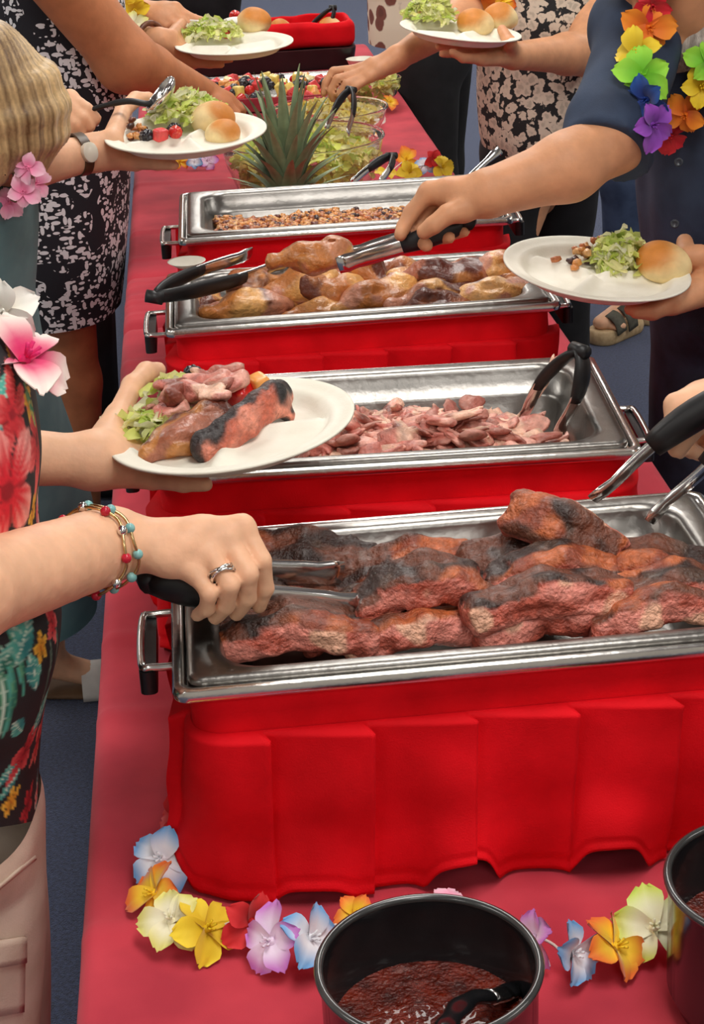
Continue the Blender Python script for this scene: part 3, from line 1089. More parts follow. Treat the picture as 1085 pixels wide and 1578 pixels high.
CHICK = [  # px, z over rim, kind, yaw, roll, tilt, scale, label
    (322, 468, -0.03, 'thigh', 0.9, 0.2, 0.1, 0.72, 'pinkish chicken piece in the corner of the pan under the laid tongs'),
    (330, 440, -0.024, 'chunk', 0.3, 0.2, 0.0, 0.9, 'torn chicken piece under the grip of the laid tongs'),
    (405, 440, -0.006, 'drum', 3.5, 0.0, 0.0, 1.1, 'golden drumstick lying behind the smooth skinned one'),
    (455, 446, 0.002, 'drum', 0.25, 0.2, -0.1, 1.25, 'drumstick with smooth brown skin on its fat end'),
    (395, 474, -0.018, 'thigh', 0.08, -0.35, 0.05, 1.3, 'long golden thigh with a split along the near rim'),
    (345, 484, -0.026, 'chunk', 0.4, 0.0, 0.0, 0.8, 'small golden chicken piece by the near corner of the pan'),
    (508, 484, -0.028, 'thigh', 0.02, -0.3, 0.0, 1.1, 'pale golden thigh half hidden by the near rim'),
    (520, 452, -0.008, 'chunk', 0.6, 0.1, 0.2, 1.2, 'knobbly chicken piece with two lobes beside the smooth drumstick'),
    (540, 428, -0.012, 'chunk', -0.6, 0.4, 0.0, 1.0, 'dark roasted chicken knuckle under the lifted piece'),
    (578, 428, 0.0, 'drum', 2.2, 0.2, -0.3, 1.1, 'drumstick standing on end against the far wall of the pan'),
    (582, 458, -0.008, 'thigh', 0.15, -0.1, 0.0, 1.15, 'dark browned thigh in the middle of the pan'),
    (690, 428, 0.0, 'thigh', -0.25, -0.3, 0.05, 1.35, 'big greenish gold thigh along the far wall of the pan'),
    (645, 440, -0.018, 'chunk', 0.2, 0.0, 0.0, 1.1, 'dark chicken piece between the two big thighs'),
    (672, 458, -0.012, 'thigh', 0.1, -0.2, 0.0, 1.2, 'mahogany brown thigh under the big greenish gold one'),
    (680, 476, -0.024, 'thigh', 0.06, -0.3, 0.0, 1.25, 'pale thigh along the near rim under the mahogany one'),
    (752, 425, -0.002, 'drum', 0.5, 0.0, -0.2, 1.2, 'drumstick pointing up to the plate with the bread roll'),
    (768, 454, -0.014, 'thigh', 0.06, -0.2, 0.0, 1.25, 'orange skinned thigh in the corner below the bread roll plate'),
    (620, 420, -0.012, 'chunk', 0.9, 0.2, 0.1, 0.9, 'crisp chicken piece beside the standing drumstick'),
    (470, 430, -0.02, 'thigh', 0.3, 0.0, 0.0, 1.0, 'chicken thigh buried behind the smooth drumstick'),
    (730, 440, -0.03, 'thigh', 0.3, 0.0, 0.0, 1.1, 'chicken thigh buried under the pointing drumstick'),
]
for i_, (u, v0, dz, kd, yw, rl, tl, sc_, lab) in enumerate(CHICK):
    v_, f_, c_ = chicken(kd, i_ + 1, sc_)
    flecked('chicken_' + {'drum': 'drumstick', 'thigh': 'thigh', 'chunk': 'piece'}[kd], M_FOOD, v_, f_, c_, onz(u, v0, RZ + dz), lab, 'chicken', 'chicken in the pan', rotz(yw) @ roty(tl) @ rotx(rl))
v_, f_, c_ = chicken('thigh', 22, 1.0)
flecked('chicken_thigh', M_FOOD, v_, f_, np.array(lin(186, 116, 52)) * (0.8 + 0.3 * rng.random((len(v_), 1))) * 0.5 + c_ * 0.5, at(487, 396, 2.415), 'golden chicken thigh lifted above the pan by tongs', 'chicken', 'chicken in the pan', rotz(-0.1) @ roty(0.1))


# ---- pulled pork
def shred(seed):
    """ragged flat flake or strand of pulled meat"""
    rs = np.random.default_rng(100 + seed)
    s = SDF()
    if seed % 3 == 2:
        p = V3(-0.026, 0, 0)
        d = V3(1, 0, 0)
        for q in range(4):
            e = p + d * 0.014
            s.cap(p, e, rs.uniform(0.003, 0.0055), rs.uniform(0.0025, 0.005), 0.004)
            s.cap(p + V3(0, 0.004, 0.002), e + V3(0, 0.006, rs.uniform(-0.004, 0.004)), 0.003, 0.0025, 0.003)
            p = e
            d = nrm(d + rs.normal(0, 0.4, 3) * V3(1, 1, 0.25))
    else:
        for q in range(4):
            c = V3(-0.018 + 0.012 * q, rs.normal(0, 0.005), rs.normal(0, 0.003))
            s.ell(c, (rs.uniform(0.010, 0.016), rs.uniform(0.007, 0.012), rs.uniform(0.003, 0.0055)), rotz(rs.uniform(-0.6, 0.6)) @ rotx(rs.uniform(-0.6, 0.6)) @ roty(rs.uniform(-0.5, 0.5)), 0.004)
        for q in range(4):
            a = rs.uniform(0, 6.28)
            c = V3(0.016 * math.cos(a), 0.008 * math.sin(a), 0)
            s.cap(c, c * 1.7 + V3(0, 0, rs.uniform(-0.005, 0.008)), 0.0035, 0.0018, 0.004)
    v, f = s.mesh(0.0022, lambda P: 0.0016 * wob(P * V3(0.5, 1.6, 1.6) + seed, 330, seed % 4, 2) + 0.0014 * wob(P - seed, 160, 2, 2))
    base = mixc(lin(232, 168, 150), lin(196, 116, 102), sm(wob(v * V3(0.5, 1.5, 1.5) + seed, 170, 1, 2), -0.35, 0.35))
    dk = sm(wob(v + seed * 0.5, 70, 3, 2), 0.3, 0.5)
    if seed in (3, 7, 10):
        dk = np.clip(dk + 0.55, 0, 1)
    c = base * (1 - dk[:, None]) + np.array(lin(134, 66, 50)) * dk[:, None]
    pale = sm(wob(v - seed, 90, 2, 2), 0.35, 0.55) * 0.7
    c = c * (1 - pale[:, None]) + np.array(lin(240, 200, 172)) * pale[:, None]
    return new_mesh('pulled_pork', v, f, colors=c)


SH = [shred(q) for q in range(12)]
for me in SH:
    me.materials.append(M_PORK)
# the heap: a low mound along the pan, higher behind the tongs
cnt_ = 0
rp = np.random.default_rng(5)
cx_, cy_, cr_, cd_ = CH['pork']
while cnt_ < 280:
    lx, ly = rp.uniform(0.09, 0.50), rp.uniform(0.065, 0.235)
    u_ = (lx - 0.30) / 0.20
    w_ = (ly - 0.135) / 0.105
    hgt = 0.068 * max(0.0, 1 - 0.55 * u_ * u_ - 0.8 * w_ * w_) * (1.0 + 0.18 * math.sin(lx * 40) * math.cos(ly * 50))
    if lx > 0.45:
        hgt *= 0.5
    if hgt <= 0.008:
        continue
    z = RZ - 0.080 + hgt * (1.0 if rp.random() < 0.7 else rp.uniform(0.5, 1)) + 0.004
    w = rotz(cr_) @ V3(lx, ly, 0)
    o = bpy.data.objects.new('pulled_pork', SH[int(rp.integers(0, 12))])
    COL.objects.link(o)
    s_ = rp.uniform(0.85, 1.5)
    o.location = (cx_ + w[0], cy_ + w[1], z)
    o.rotation_euler = (rp.uniform(-0.7, 0.7), rp.uniform(-0.3, 0.3), rp.uniform(0, 6.28))
    o.scale = (s_ * 1.1, s_, s_ * 0.7)
    tag(o, 'shred of pulled pork heaped in the deep steel pan', 'pork', 'pulled pork heap')
    cnt_ += 1
# loose scraps and the strip standing up by the tongs
for (u, v0, dz), lab in (((838, 590, 0.0), 'thin strip of pork sticking up beside the tongs'), ((884, 662, -0.05), 'loose pork chunk by the near wall right of the tongs')):
    o = bpy.data.objects.new('pulled_pork', SH[2])
    COL.objects.link(o)
    o.location = onz(u, v0, RZ + dz)
    o.rotation_euler = (0, -0.9 if dz == 0 else 0, 0.6)
    o.scale = (1.2, 0.6, 0.6) if dz == 0 else (1, 1, 1)
    tag(o, lab, 'pork', 'pulled pork heap')


# ---- baked beans: one uncountable mass
def bean_mesh():
    import bmesh
    bm = bmesh.new()
    bmesh.ops.create_icosphere(bm, subdivisions=1, radius=1.0)
    v = np.array([p.co for p in bm.verts])
    f = [[q.index for q in p.verts] for p in bm.faces]
    bm.free()
    v = v * V3(1.45, 1.0, 0.85)
    v[:, 1] += 0.25 * v[:, 0] ** 2
    return v, np.array(f)


BV, BF = bean_mesh()
BCOL = [lin(206, 132, 62), lin(226, 156, 88), lin(176, 96, 46), lin(110, 48, 30), lin(64, 28, 24), lin(216, 146, 74), lin(192, 112, 62), lin(232, 176, 112)]


def beans_mass(n, sampler, size, seed):
    rs = np.random.default_rng(seed)
    V, Fc, Cc = [], [], []
    for i in range(n):
        p = sampler(rs)
        if p is None:
            continue
        R = rotz(rs.uniform(0, 6.28)) @ rotx(rs.uniform(-0.9, 0.9)) @ roty(rs.uniform(-0.5, 0.5))
        s = size * rs.uniform(0.75, 1.3)
        Fc.append(BF + len(BV) * len(V))
        V.append((BV * s) @ R.T + p)
        Cc.append(np.tile(np.array(BCOL[int(rs.integers(0, len(BCOL)))]) * rs.uniform(0.8, 1.15), (len(BV), 1)))
    return np.concatenate(V), np.concatenate(Fc), np.concatenate(Cc)


cx_, cy_, cr_, cd_ = CH['beans']


def _smp(rs):
    lx, ly = rs.uniform(0.062, 0.495), rs.uniform(0.062, 0.265)
    return V3(lx, ly, -0.040 + 0.006 * rs.random() + 0.003 * math.sin(lx * 30))


v_, f_, c_ = beans_mass(2600, _smp, 0.0052, 9)
o = flecked('baked_beans', M_FOOD, v_, f_, c_, (cx_, cy_, RZ), 'baked beans in brown sauce filling the steel pan', 'beans', rot=rotz(cr_))
o['kind'] = 'stuff'
M_GRAVY = mat('bean_sauce', lin(120, 62, 30), lin(88, 40, 20), scale=60, rough=0.25)
g_ = MB()
g_.loft([rrect(0.058, WID - 0.058, 0.05, cd_ - 0.05, 0.03, -0.042, 5)], cap0=False, cap1=True)
o = g_.build('bean_sauce', M_GRAVY)
o.location = (cx_, cy_, RZ)
o.rotation_euler = (0, 0, cr_)
tag(o, 'thin brown sauce the baked beans lie in', 'sauce')
o['kind'] = 'stuff'


# ---- lettuce
LCOL = [lin(246, 250, 170), lin(230, 242, 130), lin(252, 250, 206), lin(206, 228, 110), lin(252, 248, 180), lin(238, 246, 150), lin(252, 250, 220)]


def lettuce(n, sampler, length, width, seed, cols=LCOL):
    rs = np.random.default_rng(seed)
    V, Fc, Cc = [], [], []
    nu, nv = 6, 3
    gi, gj = np.meshgrid(np.arange(nu - 1), np.arange(nv - 1), indexing='ij')
    a = (gi * nv + gj).ravel()
    F0 = np.stack([a, a + 1, a + nv + 1, a + nv], 1)
    for i in range(n):
        p = sampler(rs)
        if p is None:
            continue
        L, Wd = length * rs.uniform(0.6, 1.3), width * rs.uniform(0.6, 1.4)
        u = np.linspace(-1, 1, nu)[:, None] + 0 * np.linspace(-1, 1, nv)[None]
        w = np.linspace(-1, 1, nv)[None] + 0 * u
        bend = rs.uniform(0.3, 1.1)
        ruf = rs.uniform(0.1, 0.35)
        X = L / 2 * np.sin(u * bend) / bend
        Z = L / 2 * (np.cos(u * bend) - 0.8) + ruf * Wd * w * np.sin(u * 4 + rs.uniform(0, 6)) + 0.35 * Wd * w * w
        Y = Wd / 2 * w * (1 - 0.5 * u * u) + rs.uniform(-0.2, 0.2) * Wd * u
        q = np.stack([X, Y, Z], -1).reshape(-1, 3)
        R = rotz(rs.uniform(0, 6.28)) @ rotx(rs.uniform(-1.0, 1.0)) @ roty(rs.uniform(-0.7, 0.7))
        Fc.append(F0 + nu * nv * len(V))
        V.append(q @ R.T + p)
        c = np.array(cols[int(rs.integers(0, len(cols)))]) * rs.uniform(0.85, 1.1)
        cc = np.tile(c, (nu * nv, 1))
        Cc.append(cc * (1 - 0.18 * np.abs(w.reshape(-1, 1))) + 0.05 * (1 - np.abs(w.reshape(-1, 1))))
    return np.concatenate(V), np.concatenate(Fc), np.concatenate(Cc)


def dome(c, rx, ry, h, R3=np.eye(3)):
    def f(rs):
        a, q = rs.uniform(0, 6.28), math.sqrt(rs.random())
        z = h * (1 - q * q) * rs.uniform(0.55, 1.0)
        return R3 @ V3(rx * q * math.cos(a), ry * q * math.sin(a), z + 0.004)
    return f


def salad(put, uv, rx, ry, h, n, label, seed, L=0.03, Wd=0.012):
    c = put(*uv)
    v, f, cc = lettuce(n, dome(c, rx, ry, h, put.R3), L, Wd, seed)
    o = flecked('shredded_lettuce', M_LEAF, v, f, cc, c, label, 'lettuce')
    o['kind'] = 'stuff'
    return o


salad(PA, (232, 668), 0.044, 0.042, 0.018, 90, 'pale shredded lettuce on the plate with the rib and pork', 1, 0.034, 0.012)
salad(PA, (262, 632), 0.030, 0.02, 0.016, 26, 'green lettuce bits under the thumb beside the pork slices', 21, 0.028, 0.012)
salad(PH_, (952, 412), 0.036, 0.046, 0.050, 120, 'bright lettuce heap between beans and bread roll', 2, 0.034, 0.014)
salad(PB, (288, 192), 0.062, 0.055, 0.036, 150, 'shredded lettuce behind the berries and beside the split roll', 3, 0.032, 0.012)
salad(PD, (326, 66), 0.065, 0.06, 0.034, 150, 'shredded lettuce on the plate beside the red basket', 4, 0.034, 0.013)
salad(PG, (660, 42), 0.055, 0.05, 0.050, 140, 'lettuce heap beside two bread rolls on one plate', 5, 0.036, 0.014)


# ---- bread rolls
def bread(r, seed, flat=0.75):
    s = SDF()
    s.ell((0, 0, 0), (r, r * 0.92, r * flat), k=0.01)
    s.ell((r * 0.2, 0, -r * 0.25), (r * 0.9, r * 0.85, r * 0.5), k=0.02)
    v, f = s.mesh(r / 9, lambda P: 0.04 * r * wob(P + seed, 3.2 / r, seed % 4, 1))
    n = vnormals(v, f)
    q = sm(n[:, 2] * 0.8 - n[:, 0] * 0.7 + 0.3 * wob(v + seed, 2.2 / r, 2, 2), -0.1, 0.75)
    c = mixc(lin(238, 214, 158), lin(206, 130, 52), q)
    return v, f, c


def roll(put, uv, r, dz, label, seed, yaw=0.0):
    v, f, c = bread(r, seed)
    return flecked('bread_roll', M_BREAD, v, f, c, put(*uv) + V3(0, 0, dz), label, 'bread roll', rot=put.R3 @ rotz(yaw))


roll(PH_, (1019, 428), 0.036, 0.022, 'golden bread roll with a torn pale side on the bean plate', 1, 0.1)
roll(PB, (332, 200), 0.034, 0.018, 'pale split bread roll on the plate with berries', 2, 2.6)
roll(PB, (346, 212), 0.026, 0.012, 'smaller half of the split bread roll on the plate with berries', 5, 2.6)
roll(PD, (394, 56), 0.038, 0.02, 'bread roll on the plate beside the red basket', 3, 2.5)
roll(PG, (732, 50), 0.038, 0.022, 'browned bread roll next to the lettuce heap, two to a plate', 4, 0.5)
roll(PG, (768, 50), 0.036, 0.02, 'paler bread roll at the empty end of the lettuce plate', 6, 0.2)


# ---- berries and fruit
def berry(kind, seed, r):
    rs = np.random.default_rng(seed)
    s = SDF()
    if kind == 'blackberry':
        for k in range(34):
            z = 1 - 2 * (k + 0.5) / 34
            a = k * 2.39996
            q = math.sqrt(1 - z * z)
            s.ball(V3(q * math.cos(a), q * math.sin(a), z) * r * 0.78, r * 0.3, 0.0008)
        s.ball((0, 0, 0), r * 0.8, 0.001)
        v, f = s.mesh(r / 7)
        return v, f, np.tile(lin(24, 16, 26), (len(v), 1))
    if kind == 'strawberry':
        s.cap((0, 0, -r * 0.2), (0, 0, r * 0.75), r * 0.85, r * 0.35, 0.004)
        v, f = s.mesh(r / 7, lambda P: 0.03 * r * wob(P + seed, 14 / r, 1, 1))
        seeds = sm(wob(v, 16 / r, 2, 1), 0.55, 0.8)
        return v, f, mixc(lin(206, 26, 30), lin(226, 120, 70), seeds * 0.5)
    s.box((0, 0, 0), (r, r * 0.85, r * 0.8), r * 0.3, k=0.002)
    v, f = s.mesh(r / 6, lambda P: 0.05 * r * wob(P + seed, 4 / r, 1, 1))
    col = {'melon': lin(236, 160, 82), 'watermelon': lin(224, 74, 74), 'pineapple': lin(240, 212, 110), 'pale': lin(240, 226, 168)}[kind]
    return v, f, np.tile(col, (len(v), 1)) * (0.9 + 0.15 * sm(wob(v, 3 / r, 2, 1), -0.5, 0.5))[:, None]


FN = {'blackberry': 'blackberry', 'strawberry': 'strawberry', 'melon': 'melon_cube', 'watermelon': 'watermelon_cube', 'pineapple': 'pineapple_chunk', 'pale': 'pale_melon_cube'}


def fruit(kind, p, r, label, seed, group=None, rot=None):
    v, f, c = berry(kind, seed, r)
    return flecked(FN[kind], M_FRUIT, v, f, c, p, label, 'fruit', group, rot if rot is not None else rotz(seed) @ rotx(seed * 0.7))


fruit('strawberry', PA(372, 625) + V3(0, 0, 0.016), 0.020, 'halved red strawberry on the plate with the rib', 1, rot=rotx(1.3))
fruit('melon', PA(402, 616) + V3(0, 0, 0.010), 0.012, 'yellow melon cube beside the strawberry and rib', 2)
fruit('blackberry', PA(302, 610) + V3(0, 0, 0.008), 0.012, 'blackberry beside the pork slices on the rib plate', 3)
fruit('blackberry', PB(228, 222) + V3(0, 0, 0.008), 0.013, 'blackberry next to the brown beans on the plate with the split roll', 4)
fruit('blackberry', PB(270, 212) + V3(0, 0, 0.013), 0.013, 'blackberry sitting behind the small strawberry', 5)
fruit('strawberry', PB(272, 220) + V3(0, 0, 0.010), 0.013, 'small strawberry in front of a blackberry on the split roll plate', 6, rot=rotx(1.2))
fruit('watermelon', PB(249, 222) + V3(0, 0, 0.006), 0.011, 'watermelon cube between blackberry and small strawberry', 7)
fruit('strawberry', PD(364, 50) + V3(0, 0, 0.022), 0.016, 'strawberry on top of the lettuce on the plate by the red basket', 8, rot=rotx(1.2))
fruit('strawberry', PD(350, 64) + V3(0, 0, 0.012), 0.013, 'sliced strawberry lower on the lettuce by the red basket', 9, rot=rotx(1.0))


def one_bean(p, seed, size, label, group):
    rs = np.random.default_rng(seed)
    c = np.array(BCOL[int(rs.integers(0, len(BCOL)))])
    flecked('baked_bean', M_FOOD, BV * size * rs.uniform(0.8, 1.2), BF, np.tile(c, (len(BV), 1)), p, label, 'bean', group, rotz(rs.uniform(0, 6)) @ rotx(rs.uniform(-1, 1)))


rb = np.random.default_rng(3)
for k in range(22):
    one_bean(PH_(float(np.clip(rb.normal(906, 10), 886, 924)), float(np.clip(rb.normal(401, 5), 393, 412))) + V3(0, 0, 0.003 + 0.020 * rb.random()), k, 0.0058, 'brown bean in the small heap beside the lettuce and bread roll', 'beans on the bread roll plate')
for k, (u, v0) in enumerate(((882, 412), (889, 419), (884, 422), (878, 417), (886, 406))):
    one_bean(PH_(u, v0) + V3(0, 0, 0.005), 40 + k, 0.006, 'brown bean in the little cluster on the plate ridge', 'beans on the plate ridge')
one_bean(PH_(855, 411) + V3(0, 0, 0.001), 50, 0.0055, 'single pale bean stuck in the empty plate compartment', None)
for k in range(20):
    one_bean(PB(float(np.clip(rb.normal(212, 7), 202, 228)), float(np.clip(rb.normal(214, 4), 208, 222))) + V3(0, 0, 0.003 + 0.012 * rb.random()), 60 + k, 0.0056, 'brown bean at the edge of the plate with the split roll', 'beans on the split roll plate')


# ---- meat on the plate over the pork pan
def meat_slab(L, Wd, T, seed, c1, c2, c3):
    s = SDF()
    rs = np.random.default_rng(seed)
    for q in range(5):
        x = -L / 2 + L * q / 4
        s.ell((x, rs.normal(0, Wd * 0.06), rs.normal(0, T * 0.15)), (L * 0.2, Wd * 0.5 * rs.uniform(0.8, 1.1), T * 0.5), k=0.01)
    v, f = s.mesh(0.0028, lambda P: 0.003 * wob(P + seed, 120, seed % 4, 2))
    c = mixc(c1, c2, sm(wob(v + seed, 90, 1, 2), -0.5, 0.5))
    d = sm(wob(v - seed, 60, 3, 2), 0.3, 0.7)
    return v, f, c * (1 - d[:, None]) + np.array(c3) * d[:, None]


for k_, (u, v0, dz, yw, sc_) in enumerate(((300, 648, 0.026, 0.5, 1.5), (322, 636, 0.030, 0.2, 1.5), (345, 632, 0.030, 0.4, 1.3), (278, 655, 0.024, 1.0, 1.4), (290, 640, 0.030, 0.1, 1.3), (318, 655, 0.030, -0.8, 1.3), (262, 650, 0.014, 0.6, 1.1), (330, 622, 0.020, 0.2, 1.2))):
    o = bpy.data.objects.new('pork_slice', SH[(0, 1, 3, 4, 6, 9, 10, 7)[k_]])
    COL.objects.link(o)
    o.location = PA(u, v0) + V3(0, 0, dz)
    o.rotation_euler = (0.25 * math.sin(k_ * 2), 0.2 * math.cos(k_ * 3), yw)
    o.scale = (sc_, sc_, sc_)
    tag(o, 'flake of pink pork heaped on the plate with the single rib', 'pork', 'pork flakes on the rib plate')
v_, f_, c_ = chicken('thigh', 9, 0.95)
flecked('chicken_thigh', M_FOOD, v_, f_, c_ * 0.9, PA(300, 684) + V3(0, 0, 0.013), 'browned chicken thigh on the plate with the rib', 'chicken', rot=rotz(0.25) @ rotx(0.2))
# the curved single rib: a flat bone standing on edge, bark along its back
s_ = SDF()
arc = [V3(-0.052, -0.016, 0.010), V3(-0.028, -0.010, 0.015), V3(-0.004, 0.000, 0.020), V3(0.020, 0.014, 0.024), V3(0.040, 0.030, 0.024), V3(0.050, 0.044, 0.020)]
for a_, b_ in zip(arc[:-1], arc[1:]):
    s_.cap(a_, b_, 0.019, 0.018, 0.008, flat=(V3(0.5, -0.85, 0.25), 0.62))
s_.cap((0.046, 0.040, 0.020), (0.052, 0.030, 0.004), 0.010, 0.008, 0.008)
v_, f_ = s_.mesh(0.0026, lambda P: 0.0018 * wob(P, 150, 1, 2) + 0.0012 * np.maximum(wob(P, 260, 2, 2), 0.1))
n_ = vnormals(v_, f_)
bk = sm(0.42 - 0.85 * n_[:, 0] + 0.35 * n_[:, 1] + 0.25 * n_[:, 2] + 0.25 * wob(v_, 90, 2, 2), 0.0, 0.25)
c_ = mixc(lin(224, 140, 116), lin(190, 96, 72), sm(wob(v_, 120, 3, 2), -0.4, 0.4))
c_ = c_ * (1 - bk[:, None]) + mixc(lin(70, 42, 36), lin(38, 26, 26), sm(wob(v_, 110, 1, 2), -0.3, 0.3)) * bk[:, None]
ch_ = sm(v_[:, 0], 0.034, 0.044) * sm(n_[:, 2], 0.0, 0.3)
c_ = c_ * (1 - ch_[:, None]) + np.array(lin(26, 22, 24)) * ch_[:, None]
flecked('rib_bone', M_BARK, v_, f_, c_, PA(386, 676), 'single curved rib with pink side and charred end on the plate', 'ribs', rot=PA.R3 @ rotz(0.25))

# ================================================================== people
def skin(name, c):
    return mat(name, lin(*c), tuple(x * 0.86 for x in lin(*c)), scale=38, rough=0.5, bump=0.06, bscale=170, sss=0.12, spec=0.35)


M_SKIN_FAIR = skin('fair_skin', (238, 186, 150))
M_SKIN_TAN = skin('tanned_skin', (216, 156, 116))
M_SKIN_DARK = skin('brown_skin', (192, 124, 84))
M_DENIM_DARK = mat('dark_denim', lin(34, 40, 58), lin(24, 28, 42), scale=30, rough=0.85, bump=0.1, bscale=700)
M_DENIM = mat('blue_denim', lin(66, 82, 112), lin(48, 62, 90), scale=20, rough=0.85, bump=0.1, bscale=700)
M_BLACK_CLOTH = mat('black_cloth', (0.014, 0.014, 0.016), (0.009, 0.009, 0.01), scale=20, rough=0.9)
M_NAVY = mat('navy_shirt', lin(50, 64, 88), lin(36, 48, 70), scale=14, rough=0.8, bump=0.1, bscale=600)
M_TEAL = mat('teal_dress', lin(112, 154, 156), lin(92, 134, 138), scale=12, rough=0.85, bump=0.1, bscale=700)
M_KHAKI = mat('khaki_cotton', lin(226, 206, 188), lin(208, 186, 166), scale=16, rough=0.85, bump=0.12, bscale=500)
M_BLOND = mat('blond_hair', lin(206, 172, 122), lin(120, 88, 56), scale=30, rough=0.45, stretch=(6, 6, 0.6), bump=0.5, bscale=60, pos=(0.3, 0.7))
M_BROWN_HAIR = mat('brown_hair', lin(86, 58, 40), lin(50, 34, 24), scale=30, rough=0.5, stretch=(6, 6, 0.6), bump=0.4, bscale=60)
M_GREY_HAIR = mat('grey_hair', lin(196, 188, 178), lin(140, 132, 124), scale=40, rough=0.6, stretch=(5, 5, 0.8), bump=0.5, bscale=80)
M_EYE = mat('eye', lin(240, 238, 232), rough=0.2)
M_NAIL = mat('nail', lin(236, 190, 170), rough=0.25)
M_SOLE = mat('cork_sole', lin(206, 180, 140), lin(180, 152, 112), scale=60, rough=0.8)
M_STRAP_WHITE = mat('white_leather', lin(238, 236, 230), rough=0.5)
M_STRAP_GREY = mat('olive_strap', lin(92, 90, 78), lin(72, 70, 60), scale=60, rough=0.7)


def pattern_blossom(name, scale, light, dark, thr):
    """printed blossoms: round pale heads packed on black"""
    m = bpy.data.materials.new(name)
    m.use_nodes = True
    nt = m.node_tree
    b = nt.nodes['Principled BSDF']
    b.inputs['Roughness'].default_value = 0.85
    tc = nt.nodes.new('ShaderNodeTexCoord')
    nz = nt.nodes.new('ShaderNodeTexNoise')
    nz.inputs['Scale'].default_value = scale * 1.6
    nt.links.new(tc.outputs['Object'], nz.inputs['Vector'])
    ad = nt.nodes.new('ShaderNodeVectorMath')
    ad.operation = 'MULTIPLY_ADD'
    ad.inputs[1].default_value = (0.022, 0.022, 0.022)
    nt.links.new(nz.outputs['Color'], ad.inputs[0])
    nt.links.new(tc.outputs['Object'], ad.inputs[2])
    vo = nt.nodes.new('ShaderNodeTexVoronoi')
    vo.inputs['Scale'].default_value = scale
    nt.links.new(ad.outputs['Vector'], vo.inputs['Vector'])
    r = nt.nodes.new('ShaderNodeValToRGB')
    r.color_ramp.elements[0].position = thr - 0.06
    r.color_ramp.elements[0].color = (*light, 1)
    r.color_ramp.elements[1].position = thr
    r.color_ramp.elements[1].color = (*dark, 1)
    e = r.color_ramp.elements.new(thr * 0.35)
    e.color = (*[x * 0.72 for x in light], 1)
    e = r.color_ramp.elements.new(thr * 0.6)
    e.color = (*light, 1)
    nt.links.new(vo.outputs['Distance'], r.inputs['Fac'])
    nt.links.new(r.outputs['Color'], b.inputs['Base Color'])
    MATS[name] = m
    return m


def pattern_sprig(name):
    """printed white leaf sprigs on black: two stretched cell layers"""
    m = bpy.data.materials.new(name)
    m.use_nodes = True
    nt = m.node_tree
    b = nt.nodes['Principled BSDF']
    b.inputs['Roughness'].default_value = 0.85
    tc = nt.nodes.new('ShaderNodeTexCoord')
    outs = []
    for rot, sc, thr in (((0.0, 0.6, 0.3), (50, 80, 120), 0.38), ((0.2, -0.7, 0.2), (120, 70, 56), 0.38), ((0, 0.1, 0), (80, 80, 140), 0.26)):
        mp = nt.nodes.new('ShaderNodeMapping')
        mp.inputs['Rotation'].default_value = rot
        mp.inputs['Scale'].default_value = sc
        nt.links.new(tc.outputs['Object'], mp.inputs['Vector'])
        vo = nt.nodes.new('ShaderNodeTexVoronoi')
        vo.inputs['Scale'].default_value = 0.76
        nt.links.new(mp.outputs['Vector'], vo.inputs['Vector'])
        lt = nt.nodes.new('ShaderNodeMath')
        lt.operation = 'LESS_THAN'
        lt.inputs[1].default_value = thr
        nt.links.new(vo.outputs['Distance'], lt.inputs[0])
        outs.append(lt.outputs[0])
    nz = nt.nodes.new('ShaderNodeTexNoise')
    nz.inputs['Scale'].default_value = 17
    nz.inputs['Detail'].default_value = 1
    nt.links.new(tc.outputs['Object'], nz.inputs['Vector'])
    gt = nt.nodes.new('ShaderNodeMath')
    gt.operation = 'GREATER_THAN'
    gt.inputs[1].default_value = 0.44
    nt.links.new(nz.outputs['Fac'], gt.inputs[0])
    mx = nt.nodes.new('ShaderNodeMath')
    mx.operation = 'MAXIMUM'
    nt.links.new(outs[0], mx.inputs[0])
    nt.links.new(outs[1], mx.inputs[1])
    mx2 = nt.nodes.new('ShaderNodeMath')
    mx2.operation = 'MAXIMUM'
    nt.links.new(mx.outputs[0], mx2.inputs[0])
    nt.links.new(outs[2], mx2.inputs[1])
    mu = nt.nodes.new('ShaderNodeMath')
    mu.operation = 'MULTIPLY'
    nt.links.new(mx2.outputs[0], mu.inputs[0])
    nt.links.new(gt.outputs[0], mu.inputs[1])
    r = nt.nodes.new('ShaderNodeMix')
    r.data_type = 'RGBA'
    r.inputs['A'].default_value = (0.010, 0.010, 0.016, 1)
    r.inputs['B'].default_value = (*lin(226, 226, 230), 1)
    nt.links.new(mu.outputs[0], r.inputs['Factor'])
    nt.links.new(r.outputs['Result'], b.inputs['Base Color'])
    MATS[name] = m
    return m


M_BLOSSOM = pattern_blossom('blossom_print', 46, lin(206, 190, 172), (0.012, 0.011, 0.012), 0.62)
M_SPRIG = pattern_sprig('white_sprig_print')
M_CREAM_FLORAL = pattern_blossom('cream_floral_print', 17, lin(120, 70, 60), lin(226, 214, 194), 0.42)


def pts(D, L):
    """picture points with depth offsets -> world points"""
    return [at(u, v, D + (d[0] if d else 0.0)) for u, v, *d in L]


FR = {'index': 0.0092, 'middle': 0.0096, 'ring': 0.0090, 'pinky': 0.0078, 'thumb': 0.0112}


